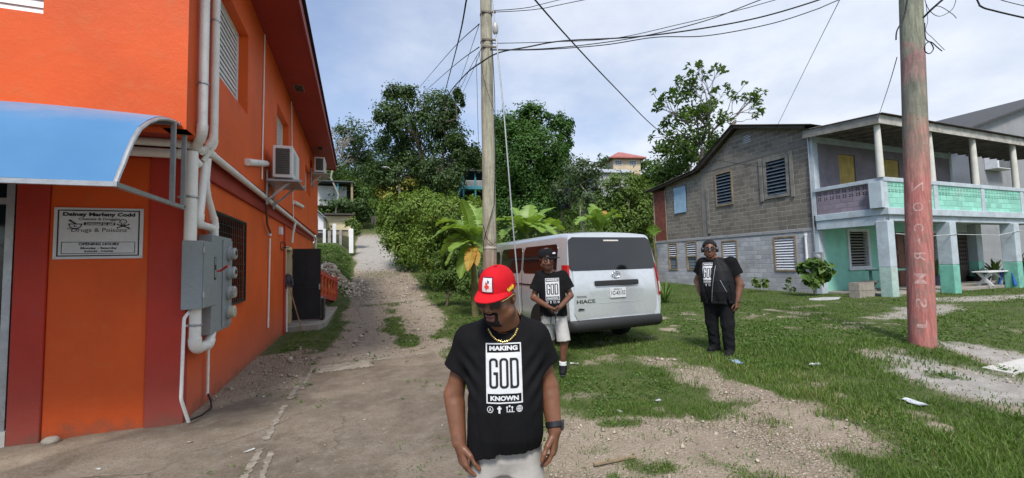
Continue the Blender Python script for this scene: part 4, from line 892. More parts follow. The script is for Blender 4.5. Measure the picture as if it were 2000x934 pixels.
base = on_z(1695, 582, .12); k = ('lowest', 'middle', 'topmost')
for i in range(3):
    mb = MB(); z = .1+i*.27; mb.wall((base[0]-.42, base[1], z), (1, 0, 0), (0, 1, 0), (0, 0, 1), .82, .32, [(.06, .38, .06, .26), (.44, .76, .06, .26)], .26)
    o = mb.build('concrete_block', CB, smooth=0, bevel=.008); tag(o, k[i]+' grey concrete block of the stack before the corner post', 'concrete block', 'concrete blocks stacked before the porch')
# blue stool
p = on_z(1973, 556, .2); st = thing('stool', 'blue plastic stool among the potted plants', 'stool', tuple(p)); BL = M('blue_plastic', (.015, .12, .42), .35, .1)
mb = MB(); mb.box(-.2, .2, -.2, .2, .52, .57); mb.build('seat', BL, st, smooth=0, bevel=.02, local=True)
for sx in (-1, 1):
    for sy in (-1, 1): mb = MB(); mb.bar((sx*.16, sy*.16, .52), (sx*.23, sy*.23, 0), .09, .05); mb.build('leg', BL, st, smooth=0, local=True)
for q in (-.2, .2): mb = MB(); mb.box(-.2, .2, q-.01, q+.01, .38, .52); mb.build('apron', BL, st, smooth=0, local=True)
# line across the porch
mb = MB(); pts = [(17.3, 8.48, 2.3), (19, 8.47, 2.2), (21, 8.46, 2.28), (24, 8.46, 2.24), (25.6, 8.46, 2.42), (30, 8.46, 2.5)]; mb.tube(pts, .014, 6); tag(mb.build('clothes_line', M('line', (.5, .5, .5), .6), smooth=60), 'thin clothes line strung between the veranda posts', 'clothes line')
mb = MB(); rr = random.Random(2); q = on_z(1612, 586, .12); pts = [(q[0]+.75*math.cos(a)*rr.uniform(.8, 1.1), q[1]+.3*math.sin(a)*rr.uniform(.8, 1.1), .1) for a in np.linspace(0, 6.28, 12)[:-1]]; mb.prism(pts, (0, 0, .08)); tag(mb.build('flat_stone', M('flat_stone', (.4, .4, .38), .9, .15, 6, .3), smooth=0, bevel=.02), 'flat pale slab lying in the grass before the house corner', 'stone')
# ================================================================== parked silver van
VL, VW, VH = 5.3, 1.93, 2.02
pa = np.array([3.2, 5.95]); pb = pa+1.93*np.array([math.cos(rad(2.5)), math.sin(rad(2.5))])        # rear corners on the ground
ang = math.atan2(pb[1]-pa[1], pb[0]-pa[0]); ctr = (pa+pb)/2
vz = .12
V = thing('van', 'silver passenger van parked on the grass with its tinted rear window facing the road', 'van', (ctr[0], ctr[1], vz), ang)
# local frame: x to the right of the tail, y forward, z up; the tail is at y = 0
SIL = M('silver_paint', (.68, .71, .73), .22, .03, 2, .0, metal=.5, spec=.6, coat=.6); TINT = M('tinted_glass', (.006, .007, .008), .04, .1, 2, 0, spec=.9)
BUMP = M('black_bumper', (.02, .02, .021), .6, .1, 5, .1, 80); RUB = M('tyre_rubber', (.018, .018, .019), .85, .15, 8, .2); CHR = M('chrome', (.6, .6, .62), .12, .03, 4, 0, metal=1.); RIM = M('steel_rim', (.3, .31, .32), .4, .1, 5, .05, metal=.7)
REDL_ = M('red_lens', (.42, .012, .012), .15, .1, 5, .0, coat=.5); WLENS = M('clear_lens', (.6, .55, .5), .15, .1, 5, 0, coat=.5)
def half(z): return float(np.interp(z, [.3, .42, .52, .72, .85, 1.02, 1.2, 1.4, 1.6, 1.8, 1.95, 2.1], [.91, .93, .95, .962, .966, .962, .952, .935, .912, .885, .855, .8]))
def section(y):
    """half outline of the body at length y, from sill to roof centre: list of (x, z)"""
    nose = max(0, (y-4.35)/(VL-4.35)); tail = max(0, 1-y/.35)
    k = 1-.10*nose**2-.012*tail
    zr = VH-.04*max(0, 1-y/.6)**2-.95*max(0, (y-4.2)/(VL-4.2))**1.35 if y > 4.2 else VH-.035*max(0, 1-y/.5)**2
    zb = .32 if y > .25 else .42
    ztop = zr-.13
    L = [(half(zb)*k-.03, zb)]+[(half(z)*k, z) for z in np.linspace(zb+.06, ztop, 12)]
    x0 = L[-1][0]
    for q in range(1, 6): a = q/5*math.pi/2; L.append((x0-.012*q/5-.11*(1-math.cos(a)), ztop+.1*math.sin(a)))
    x_, z_ = L[-1]; L += [(x_*.6, z_+.022), (0, z_+.03)]
    return L
ysec = [0, .03, .1, .25, .5, 1, 1.5, 2, 2.5, 3, 3.5, 4, 4.2, 4.4, 4.6, 4.8, 5.0, 5.15, 5.25, 5.3]
rows = []
for y in ysec:
    s = section(y)
    ring = [(-x, z) for x, z in s]+[(x, z) for x, z in s[::-1][1:]]
    # the tail leans forward above the waist
    rows.append([(x, y+(.0 if y > .6 else (1-y/.6)*(.17*max(0, (z-1.0))**1.15+.05*max(0, .6-z)))+.0*z, z) for x, z in ring])
mb = MB(); nv = len(rows[0])
mb.sheet(rows)
mb.add(rows[0], [tuple(range(nv))]); mb.add(rows[-1], [tuple(range(nv-1, -1, -1))])
body = mb.build('body', SIL, V, smooth=50, local=True)
def wl(z): return (.17*max(0, (z-1.0))**1.15+.05*max(0, .6-z))           # y of the tail surface at height z
def plate(mb, pts, y_off, t=.01, mi=0):
    """polygon given as (x, z) laid onto the tail surface"""
    base = [(x, wl(z)-y_off, z) for x, z in pts]; mb.prism(base, (0, t, 0), mi)
def rrect(x0, x1, z0, z1, r, n=4, topw=0.):
    P = []
    for cx, cz, a0 in ((x1-r, z1-r, 0), (x0+r, z1-r, 90), (x0+r, z0+r, 180), (x1-r, z0+r, 270)):
        for k in range(n+1):
            a = rad(a0+90*k/n); x = cx+r*math.cos(a); z = cz+r*math.sin(a); x -= math.copysign(topw*(z-z0)/(z1-z0), x); P.append((x, z))
    return P
def tail_shape(pts, lift, mat, name, parent, bevel=0, t=.02):
    """plate curved with the tail, cut into horizontal strips"""
    mb = MB(); P = np.array(pts); zs = np.linspace(P[:, 1].min(), P[:, 1].max(), 14); g = []
    n = len(P)
    for z in zs:
        xs = []
        zq = min(max(z, P[:, 1].min()+1e-4), P[:, 1].max()-1e-4)
        for i in range(n):
            (xa, za), (xb, zb) = P[i], P[(i+1) % n]
            if (za-zq)*(zb-zq) < 0: xs.append(xa+(xb-xa)*(zq-za)/(zb-za))
        g.append([(x, wl(z)-lift, z) for x in np.linspace(min(xs), max(xs), 7)])
    mb.slab(g, (0, t, 0)); return mb.build(name, mat, parent, smooth=40, local=True, bevel=bevel)
# tailgate skin with shut lines, window, trim
gate = tail_shape(rrect(-.86, .86, .53, 1.91, .06, 4, .05), .012, SIL, 'tailgate', V, .006)
tail_shape(rrect(-.9, .9, 1.33, 1.9, .08, 5, .045), .018, TINT, 'rear_window', V)
tail_shape(rrect(-.55, .58, .78, 1.2, .05), .0145, SIL, 'recess_panel', gate, .004)
mb = MB(); plate(mb, rrect(-.45, .45, 1.07, 1.155, .02), .05, .045); h = mb.build('tailgate_handle', BUMP, gate, smooth=40, local=True, bevel=.01)
# emblem: two ovals inside a ring (as on the vehicle)
mb = MB(); ex, ez = 0, 1.245
def ring(rx, rz, cx, cz, r=.006): mb.tube([(cx+rx*math.cos(a), wl(cz)-.03, cz+rz*math.sin(a)) for a in np.linspace(0, 2*math.pi, 25)[:-1]], r, 6, closed=True)
ring(.085, .058, ex, ez); ring(.03, .055, ex, ez, .005); ring(.06, .022, ex, ez+.03, .005); mb.build('emblem', CHR, gate, smooth=60, local=True)
# number plate
mb = MB(); plate(mb, rrect(-.165, .165, .86, 1.03, .015), .035, .012); npz = mb.build('number_plate', M('plate_white', (.62, .63, .63), .4, .05), gate, smooth=0, local=True)
mb = MB(); yp = wl(.94)-.0365
place_text(mb, '1C-43152', .1, (0, yp, .935), (1, 0, 0), (0, 0, 1), .29, .0015, n=(0, -1, 0), height=.07); place_text(mb, 'BELIZE C.A.', .03, (0, yp, 1.0), (1, 0, 0), (0, 0, 1), .17, .0005, n=(0, -1, 0)); mb.build('plate_lettering', M('plate_blue', (.03, .035, .07), .5), npz, smooth=0, local=True)
mb = MB(); yq = lambda z: wl(z)-.0165
place_text(mb, 'HIACE', .1, (-.64, yq(.82), .82), (1, 0, 0), (0, 0, 1), .36, .003, n=(0, -1, 0), height=.06); mb.build('model_lettering', M('badge_grey', (.14, .15, .16), .25, .1, 4, 0, metal=.8), gate, smooth=0, local=True)
mb = MB(); place_text(mb, 'TOYOTA', .04, (-.72, yq(.9), .9), (1, 0, 0), (0, 0, 1), .2, .001, n=(0, -1, 0), height=.03); mb.build('maker_lettering', MATS['badge_grey'], gate, smooth=0, local=True)
mb = MB(); plate(mb, [(-.8, .685), (-.68, .69), (-.68, .705), (-.77, .72)], .03, .01); mb.build('badge', BUMP, gate, smooth=0, local=True)
# high stop lamp
mb = MB(); plate(mb, rrect(-.16, .16, 1.83, 1.855, .01), .026, .01); mb.build('brake_light', WLENS, V, smooth=0, local=True)
# lamps at the corners
for s in (-1, 1):
    mb = MB(); g = []
    for z in np.linspace(.86, 1.43, 10):
        hw_ = half(z); r_ = [(s*(hw_-.034), wl(z)-.012, z), (s*(hw_-.018), wl(z)-.01, z), (s*(hw_+.006), wl(z)+.035, z), (s*(hw_+.012), wl(z)+.12+.05*(z-.7), z)]; g.append(r_)
    mb.slab(g, (s*-.006, .02, 0), 0)
    L_ = mb.build('tail_lamp', REDL_, V, smooth=50, local=True)
    mb = MB(); g = []
    for z in np.linspace(.92, 1.1, 4):
        hw_ = half(z); g.append([(s*(hw_-.034), wl(z)-.016, z), (s*(hw_-.017), wl(z)-.014, z), (s*(hw_+.011), wl(z)+.036, z), (s*(hw_+.016), wl(z)+.1, z)])
    mb.slab(g, (s*-.003, .01, 0)); mb.build('lamp_lens', WLENS, L_, smooth=50, local=True)
# bumper wraps the corners
mb = MB(); g = []
for z, o in ((.33, .0), (.37, .05), (.42, .07), (.49, .065), (.52, .03)):
    g.append([(-VW/2-.012, .55, z), (-VW/2-.016, .2, z), (-VW/2+.02, .02-o*.8, z), (-VW/2+.14, -.03-o, z), (0, -.05-o, z), (VW/2-.14, -.03-o, z), (VW/2-.02, .02-o*.8, z), (VW/2+.016, .2, z), (VW/2+.012, .55, z)])
mb.slab(g, (0, .05, 0)); mb.build('rear_bumper', BUMP, V, smooth=60, local=True)
mb = MB(); mb.box(-.75, .75, .6, 4.9, .27, .4); mb.build('underbody', BLK, V, smooth=0, local=True)
# side glass, pillars, doors, arches on both flanks
def flank(s, y0, y1, z0, z1, mat, name, lift=.006, r=.08, par=V):
    mb = MB(); g = []
    zs = np.linspace(z0, z1, 8)
    for i, z in enumerate(zs):
        k = 0
        for e in (z-z0, z1-z):
            if e < r: k = max(k, r-math.sqrt(max(0, r*r-(r-e)**2)))
        g.append([(s*(half(z)+lift+.0), y, z) for y in np.linspace(y0+k, y1-k, 6)])
    mb.slab(g, (-s*.01, 0, 0)); return mb.build(name, mat, par, smooth=50, local=True)
for s in (-1, 1):
    flank(s, .42, 1.95, 1.28, 1.8, TINT, 'rear_side_window'); flank(s, 2.05, 3.3, 1.28, 1.8, TINT, 'sliding_door_window'); flank(s, 3.42, 4.2, 1.26, 1.76, TINT, 'front_side_window')
    for y in (2.0, 3.37, 4.3): mb = MB(); mb.tube([(s*(half(z)+.001), y, z) for z in np.linspace(.5, 1.78, 9)], .006, 5); mb.build('door_seam', BLK, V, local=True)
    mb = MB(); mb.box(s*.957-.012, s*.957+.012, .5, 3.2, 1.05, 1.075); mb.build('door_rail', BLK, V, smooth=0, local=True)
    mb = MB(); mb.box(s*.97-.02, s*.97+.02, 3.15, 3.3, .95, .99); mb.build('door_handle', SIL, V, smooth=0, local=True, bevel=.008)
    mb = MB(); mb.ell((s*1.1, 4.35, 1.22), (.09, .06, .15), 12); mb.bar((s*.92, 4.35, 1.12), (s*1.08, 4.35, 1.15), .04, .05); mb.build('side_mirror', BUMP, V, local=True)
    for y in (1.05, 3.85):
        w = MB(); cx = s*.82
        w.lathe([(.2, -.1), (.31, -.1), (.335, -.07), (.34, 0), (.335, .07), (.31, .1), (.2, .1)], (cx, y, .34), 28, (1, 0, 0)); wh = w.build('wheel', RUB, V, smooth=40, local=True)
        w = MB(); w.lathe([(.215, .085), (.2, .06), (.12, .05), (.1, .07), (.0, .075)] if s > 0 else [(.215, -.085), (.2, -.06), (.12, -.05), (.1, -.07), (.0, -.075)], (cx, y, .34), 24, (1, 0, 0)); w.build('rim', RIM, wh, smooth=40, local=True)
        a = MB(); pts = [(s*(half(.8)+.004), y+.4*math.cos(t), .34+.4*math.sin(t)) for t in np.linspace(-.1, math.pi+.1, 17)]; a.add(pts+[(s*.5, p[1], p[2]) for p in pts], [(i, i+1, 17+i+1, 17+i) for i in range(16)]); a.add(pts, [tuple(range(17))]); a.build('wheel_arch', BLK, V, smooth=0, local=True)
# windscreen and front lamps
mb = MB(); mb.sheet([[(-.72, 4.44, 1.88), (0, 4.5, 1.9), (.72, 4.44, 1.88)], [(-.84, 4.98, 1.24), (0, 5.06, 1.25), (.84, 4.98, 1.24)]]); mb.build('windscreen', TINT, V, smooth=0, local=True)

def shorten(o):
    for c in o.children:
        if c.name.split('.')[0] not in ('wheel', 'wheel_arch', 'rim'):
            n = len(c.data.vertices); a = np.empty(n*3, np.float32); c.data.vertices.foreach_get('co', a); a = a.reshape(-1, 3)
            a[:, 1] = np.where(a[:, 1] > .3, .3+(a[:, 1]-.3)*.9, a[:, 1]); c.data.vertices.foreach_set('co', a.ravel()); c.data.update(); shorten(c)
shorten(V)
# ================================================================== grass, stones and plants
def leafmat(name, a, b, c=None, rough=.55, trans=.3, tip=None):
    """leaf colours spread over the leaves by their own random age (attribute tone)"""
    m, T, p = newmat(name); tn = T.n('ShaderNodeAttribute', attribute_name='tone').outputs['Fac']
    col = T.mix(tn, a, b)
    if c is not None: col = T.mix(T.ramp(tn, .86, .97), col, c)
    T.l(col, p.inputs['Base Color']); p.inputs['Roughness'].default_value = rough; p.inputs['Specular IOR Level'].default_value = .35
    tr = T.n('ShaderNodeBsdfTranslucent'); T.l(T.mix(1., col, (1.3, 1.25, .6), 'MULTIPLY'), tr.inputs['Color'])
    mx = T.n('ShaderNodeMixShader', i_0=trans); T.l(p.outputs[0], mx.inputs[1]); T.l(tr.outputs[0], mx.inputs[2])
    T.l(mx.outputs[0], T.nt.nodes['Material Output'].inputs['Surface']); return m
def set_tone(o, tone):
    a = o.data.attributes.new('tone', 'FLOAT', 'POINT'); a.data.foreach_set('value', np.asarray(tone, np.float32))
def unit(a): return a/np.maximum(np.linalg.norm(a, axis=-1, keepdims=True), 1e-9)
def leaves_mesh(C, Nrm, size, tone, aspect=.5, fold=.18, rs=RS):
    """folded two-triangle leaves at C facing Nrm"""
    n = len(C); t = unit(np.cross(Nrm, rs.normal(size=(n, 3)))); s = np.cross(Nrm, t); L = size[:, None]; Wd = L*aspect
    b = C-t*L*.5; tip = C+t*L*.5-Nrm*L*.12; l = C+s*Wd*.5+Nrm*L*fold-t*L*.05; r = C-s*Wd*.5+Nrm*L*fold-t*L*.05
    v = np.stack([b, l, tip, r], 1).reshape(-1, 3); i = np.arange(n)[:, None]*4
    return v, np.concatenate([i+np.array([[0, 2, 1]]), i+np.array([[0, 3, 2]])], 0), np.repeat(tone, 4)
def clump_leaves(clumps, size, per, rs, sub=9, spread=.34, up=.5, jitter=.35):
    """leaves gathered in tufts through each clump (c, (rx,ry,rz))"""
    Cs, Ns, Ts = [], [], []
    for c, r, w in clumps:
        r = np.array(r); k = max(3, int(sub*w)); d = unit(rs.normal(size=(k, 3))); rad_ = rs.uniform(.35, 1., (k, 1))**.6
        sc = np.array(c)+d*rad_*r
        m = max(4, int(per*w/k)); q = rs.normal(size=(k, m, 3))*spread*np.minimum(r, r.mean()*1.2)*rs.uniform(.6, 1.15, (k, 1, 1))
        P = sc[:, None, :]+q; nn = unit(unit(q)+.7*d[:, None, :]+np.array([0, 0, up])+rs.normal(size=q.shape)*jitter)
        Cs.append(P.reshape(-1, 3)); Ns.append(nn.reshape(-1, 3)); Ts.append(np.clip(np.repeat(rs.uniform(0, 1, k), m)*.55+rs.uniform(0, .45, k*m), 0, 1))
    C = np.concatenate(Cs); return C, np.concatenate(Ns), size*rs.uniform(.6, 1.35, len(C)), np.concatenate(Ts)
BARK = M('bark', (.12, .095, .07), .9, .3, 4, .5, 20); BARKP = M('pale_bark', (.27, .245, .21), .85, .25, 4, .4, 20)
LEAFS = {'dark': leafmat('dark_leaf', (.035, .07, .018), (.075, .13, .035)), 'mid': leafmat('mid_leaf', (.055, .12, .022), (.14, .225, .05)),
         'light': leafmat('light_leaf', (.075, .14, .025), (.18, .26, .055)), 'grey': leafmat('grey_leaf', (.06, .105, .05), (.13, .18, .09)), 'yellow': leafmat('yellow_leaf', (.16, .17, .025), (.34, .29, .045)),
         'vine': leafmat('vine_leaf', (.035, .1, .016), (.09, .19, .035)), 'hedge': leafmat('hedge_leaf', (.08, .155, .025), (.22, .32, .055), (.3, .33, .07))}
def limb(mb, a, b, ra, rb, rs, n=5, wob=.06):
    a = np.array(a, float); b = np.array(b, float); L = np.linalg.norm(b-a); t = np.linspace(0, 1, n)
    pts = a+(b-a)*t[:, None]+rs.normal(size=(n, 3))*L*wob*np.sin(t*math.pi)[:, None]; pts[:, 2] += L*.06*np.sin(t*math.pi)
    mb.tube(pts, list(ra+(rb-ra)*t), 6, caps=False); return pts
def tree(name, label, cat, base_px, D, clumps_px, size, per, kind, bark=BARK, r0=.25, fork=.35, seed=1, sub=9, spread=.34, group=None, up=.5, zb=None, aspect=.55, twigs=2, depth_f=.8):
    """clumps_px: (px, py, rx, ry[, weight]) measured on the photograph; every crown also gets its own depth"""
    rs = np.random.RandomState(seed); b = at_depth(*base_px, D); b[2] = hz(b[0], b[1])-.15 if zb is None else zb
    cl = []
    for c in clumps_px:
        px, py, rx, ry = c[:4]; w = c[4] if len(c) > 4 else 1.
        s_ = D/FPX; p = at_depth(px, py, D+rs.uniform(-1, 1)*rx*s_*depth_f); cl.append((p, (rx*s_, rx*s_*depth_f, ry*s_), w))
    t = thing(name, label, cat, tuple(b), 0, group)
    mb = MB(); top = np.mean([c[0] for c in cl], 0); f = b+(top-b)*fork; f[:2] = b[:2]+(f[:2]-b[:2])*.6
    trunk = limb(mb, b, f, r0, r0*.7, rs, 6, .03)
    for c, r, w in cl:
        p = limb(mb, f+(rs.normal(size=3)*.02), c, r0*.5, r0*.14, rs, 6, .07)
        for _ in range(twigs): limb(mb, p[3], c+unit(rs.normal(size=3))*np.array(r)*.85, r0*.16, r0*.04, rs, 4)
    mb.build('trunk', bark, t, smooth=180)
    C, N, S, Tn = clump_leaves(cl, size, per, rs, sub, spread, up)
    v, fc_, tn = leaves_mesh(C, N, S, Tn, aspect, rs=rs); o = mesh_ob('crown', v, fc_, LEAFS[kind], t, smooth=0); set_tone(o, tn); return t
# ---- grass blades
rs = np.random.RandomState(4)
N = 560000; rr_ = 1.6*np.exp(rs.uniform(0, math.log(34/1.6), N)); th = rs.uniform(rad(-62), rad(52), N)-YAW*0
ang_ = th+YAW; X = rr_*np.sin(ang_); Y = rr_*np.cos(ang_)
_, g_, sd_, rb_ = zones(X, Y); keep = rs.uniform(0, 1, N) < np.maximum(g_**.9, .035*(1-_)*(1-sd_))*np.clip(1.15*(3.2/np.maximum(rr_, 2.2))**.1, 0, 1)
hb = (X > -1.5) | ((Y > 18.6) & (X > -7))
vk = (sight(0, 467)*0+1)[0]
dep_ = X*F[0]+Y*F[1]; lat = X*RT[0]+Y*RT[1]; keep &= (dep_ > .8) & (np.abs(lat/np.maximum(dep_, .1)) < 1.32) & hb & ~((X > 17.0) & (Y > 8.9)) & ~((X < -.7) & (Y > 11.8) & (Y < 17.3))
X, Y, rr_ = X[keep], Y[keep], rr_[keep]; n = len(X); Z = height(X, Y)
tuft = fbm(X*1.9, Y*1.9, 4, 51); tall = np.clip(blob(X, Y, 6.6, 4.25, 2.4, 1.0, -.1, .5, .4, 30)+.7*blob(X, Y, 4.6, 3.0, 1.2, .5, 0, .5, .5, 33)+.8*blob(X, Y, 3.0, 3.35, .9, .35, -.3, .5, .5, 31)+.9*blob(X, Y, 5.6, 1.9, 1.6, .7, 0, .5, .4, 32), 0, 1)
hgt = .7*(.022+.05*sstep(.4, .75, tuft)+.075*tall)*rs.uniform(.45, 1.3, n)*np.where(X < 0, .6, 1.)
wd = np.maximum(.0028, rr_*.00062)*rs.uniform(.7, 1.3, n); a = rs.uniform(0, 2*math.pi, n); dx, dy = np.cos(a), np.sin(a); lean = rs.uniform(.15, .95, n)*hgt
la = rs.uniform(0, 2*math.pi, n); lx, ly = np.cos(la)*lean, np.sin(la)*lean
B0 = np.stack([X-dx*wd, Y-dy*wd, Z-.01], -1); B1 = np.stack([X+dx*wd, Y+dy*wd, Z-.01], -1)
M0 = np.stack([X-dx*wd*.8+lx*.35, Y-dy*wd*.8+ly*.35, Z+hgt*.6], -1); M1 = np.stack([X+dx*wd*.8+lx*.35, Y+dy*wd*.8+ly*.35, Z+hgt*.6], -1); TP = np.stack([X+lx, Y+ly, Z+hgt*.95], -1)
v = np.stack([B0, B1, M0, M1, TP], 1).reshape(-1, 3); i = np.arange(n)[:, None]*5
fcs = np.concatenate([i+np.array([[0, 1, 3]]), i+np.array([[0, 3, 2]]), i+np.array([[2, 3, 4]])], 0)
grass = mesh_ob('grass', v, fcs, leafmat('grass_blade', (.055, .115, .016), (.145, .225, .042), (.34, .3, .14), .6, .3), smooth=0, local=True)
set_tone(grass, np.repeat(np.clip(fbm(X*.8, Y*.8, 3, 61)*.7+rs.uniform(-.1, .45, n), 0, 1), 5)); tag(grass, kind='stuff', label='short green grass and taller tufts covering the lot', cat='grass')
# ---- low broad-leaved weeds among the grass
Nw = 26000; rw = 1.8*np.exp(rs.uniform(0, math.log(16/1.8), Nw)); aw = rs.uniform(rad(-60), rad(50), Nw)+YAW; xw = rw*np.sin(aw); yw = rw*np.cos(aw); _, gw_, sw_, _ = zones(xw, yw)
kw_ = (rs.uniform(0, 1, Nw) < np.maximum(gw_*.9, .04*(1-_)*(1-sw_))*sstep(.42, .62, fbm(xw*1.1, yw*1.1, 3, 88))) & (xw > -1.4) & ~((xw > 17) & (yw > 8.9)) & ~((xw < -.7) & (yw > 11.8) & (yw < 17.3))
xw, yw, rw = xw[kw_], yw[kw_], rw[kw_]; nw = len(xw); Cw = np.repeat(np.stack([xw, yw, height(xw, yw)+.02], -1), 5, 0)+rs.normal(size=(nw*5, 3))*np.array([.03, .03, .012])
v, f_, tn = leaves_mesh(Cw, unit(rs.normal(size=(nw*5, 3))*.45+np.array([0, 0, 1])), np.repeat(np.clip(rw*.006, .018, .05), 5)*rs.uniform(.6, 1.4, nw*5), rs.uniform(0, 1, nw*5), .55, rs=rs)
o = mesh_ob('ground_weeds', v, f_, LEAFS['mid'], smooth=0, local=True); set_tone(o, tn); tag(o, 'small broad leaved weeds mixed into the grass', 'weeds', kind='stuff')
# ---- loose stones
N = 90000; rr_ = 1.6*np.exp(rs.uniform(0, math.log(28/1.6), N)); an = rs.uniform(rad(-62), rad(52), N)+YAW; X = rr_*np.sin(an); Y = rr_*np.cos(an)
cz_, g_, sd_, rb_ = zones(X, Y); pr = np.clip(rb_*.55+.04*(1-cz_)*(1-g_)+.006*cz_+.03*sd_, 0, 1)*(1-.75*g_); keep = (rs.uniform(0, 1, N) < pr) & (X > -1.7) & ~((X < -.7) & (Y > 11.8) & (Y < 17.3)) & ~((X > 17) & (Y > 8.9))
X, Y, rr_ = X[keep], Y[keep], rr_[keep]; X = np.append(X, rs.uniform(-.3, 2.8, 2600)); Y = np.append(Y, rs.triangular(16, 22.5, 25.2, 2600)); rr_ = np.append(rr_, np.full(2600, 20.)); n = len(X); Z = height(X, Y); s_ = np.clip(np.exp(rs.normal(-5.0, .5, n)), .003, .032)*np.clip(rr_/3.5, .8, 3.2)
base = np.array([[1, 0, 0], [0, 1, 0], [-1, 0, 0], [0, -1, 0], [0, 0, 1], [0, 0, -.6]], float); q = base[None]*rs.uniform(.6, 1.25, (n, 6, 1))+rs.normal(size=(n, 6, 3))*.14
a = rs.uniform(0, 6.28, n); ca, sa = np.cos(a)[:, None], np.sin(a)[:, None]; qx = q[..., 0]*ca-q[..., 1]*sa; qy = (q[..., 0]*sa+q[..., 1]*ca)*rs.uniform(.6, 1, (n, 1)); qz = q[..., 2]*rs.uniform(.5, .9, (n, 1))
v = np.stack([X[:, None]+qx*s_[:, None], Y[:, None]+qy*s_[:, None], Z[:, None]+qz*s_[:, None]+.25*s_[:, None]], -1).reshape(-1, 3)
tri = np.array([[0, 1, 4], [1, 2, 4], [2, 3, 4], [3, 0, 4], [1, 0, 5], [2, 1, 5], [3, 2, 5], [0, 3, 5]]); fcs = (np.arange(n)[:, None, None]*6+tri[None]).reshape(-1, 3)
m, T, p = newmat('gravel_stone'); tn = T.n('ShaderNodeAttribute', attribute_name='tone').outputs['Fac']; T.l(T.mix(tn, (.2, .155, .11), (.5, .44, .35)), p.inputs['Base Color']); p.inputs['Roughness'].default_value = .9
gv = mesh_ob('gravel', v, fcs, m, smooth=0, local=True); set_tone(gv, np.repeat(rs.uniform(0, 1, n)**1.3, 6)); tag(gv, kind='stuff', label='loose pale gravel stones on the bare ground', cat='gravel')
# ---- heap of broken stone on the bank
rs = np.random.RandomState(9); c = on_ground(655, 546); n = 800
q = rs.normal(size=(n, 2))*np.array([.55, .6]); hh = .55*np.exp(-(q**2).sum(1)/.45)*rs.uniform(.5, 1., n); X = c[0]+q[:, 0]; Y = c[1]+q[:, 1]; Z = height(X, Y)+hh; s_ = rs.uniform(.04, .12, n)
v = (np.stack([X, Y, Z], -1)[:, None, :]+(base[None]*rs.uniform(.6, 1.25, (n, 6, 1))+rs.normal(size=(n, 6, 3))*.25)*s_[:, None, None]).reshape(-1, 3); fcs = (np.arange(n)[:, None, None]*6+tri[None]).reshape(-1, 3)
m, T, p = newmat('rubble_stone'); tn = T.n('ShaderNodeAttribute', attribute_name='tone').outputs['Fac']; T.l(T.mix(tn, (.3, .23, .17), (.78, .68, .55)), p.inputs['Base Color']); p.inputs['Roughness'].default_value = .9
o = mesh_ob('rubble_heap', v, fcs, m, smooth=0, local=True); set_tone(o, np.repeat(rs.uniform(0, 1, n), 6)); tag(o, 'heap of broken pale stones on the grass bank beside the lane', 'rubble heap', kind='stuff')
# ---- scrub over the hillside
rs = np.random.RandomState(21); cl = []
while len(cl) < 2200:
    x = rs.uniform(-35, 75); y = rs.uniform(23, 85)
    if -1.2 < x < 4.2 and y < 48: continue
    if x < -.2 and y < 38.5 : continue
    if x > 14 and y < 29: continue
    k = rs.uniform(.5, 1.5)*(1+y/90); z = hz(x, y); cl.append((np.array([x, y, z+k*.3]), (k, k, k*.7), k))
for _ in range(1500):
    x, y = (rs.uniform(-5, -.45), rs.uniform(19.5, 28)) if rs.rand() < .75 else (rs.uniform(2.9, 5), rs.uniform(16, 36))
    k = rs.uniform(.1, .26); cl.append((np.array([x, y, hz(x, y)+k*.2]), (k, k, k*.6), .35))
C, N_, S, Tn = clump_leaves(cl, .34, 46, rs, 6, .38, .6); S = np.where((C[:, 1] < 31) & (C[:, 0] < 5.2), S*.45, S); S = S*np.clip(C[:, 1]/40, .6, 1.6)
v, f_, tn = leaves_mesh(C, N_, S, Tn, .55, rs=rs); o = mesh_ob('hillside_scrub', v, f_, LEAFS['mid'], smooth=0, local=True); set_tone(o, tn); tag(o, 'low green scrub covering the hillside', 'scrub', kind='stuff')
# ---- trees
G_ = 'trees on the hillside'
tree('broadleaf_tree', 'tall dark broadleaf tree with open upper limbs standing mid hill above the lane', 'tree', (868, 455), 44, [(785, 185, 32, 20, .5), (850, 215, 45, 38), (800, 240, 55, 40), (870, 260, 42, 45), (765, 285, 35, 45), (830, 305, 60, 45), (905, 290, 30, 28, .6), (780, 340, 50, 40), (862, 345, 45, 40), (835, 385, 50, 35, .8), (760, 225, 28, 28, .6), (920, 310, 22, 20, .5), (890, 200, 16, 25, .4)], .32, 2600, 'dark', r0=.42, fork=.42, seed=3, sub=24, spread=.22, group=G_, twigs=3)
tree('vine_covered_tree', 'broad bright green tree draped in vines right of the wooden pole', 'tree', (1040, 440), 40, [(1025, 245, 45, 38), (990, 285, 35, 50), (1060, 290, 45, 50), (1000, 350, 45, 50), (1050, 360, 45, 50), (1095, 245, 22, 20, .5), (1100, 285, 18, 28, .5), (1080, 330, 35, 45), (985, 400, 35, 45, .9), (1035, 410, 50, 35), (1020, 300, 50, 60, 1.4), (975, 330, 18, 60, .8), (1070, 380, 25, 50, .8), (1045, 225, 30, 18, .6), (980, 250, 20, 25, .6)], .27, 3100, 'vine', r0=.4, fork=.4, seed=5, sub=26, spread=.24, group=G_)
tree('shade_tree', 'dark rounded tree behind the bare branches left of the lane', 'tree', (705, 400), 58, [(690, 262, 40, 25), (720, 290, 40, 35), (665, 300, 40, 35), (700, 335, 50, 35), (740, 330, 35, 40)], .36, 1300, 'dark', r0=.35, seed=7, sub=14, spread=.26, group=G_)
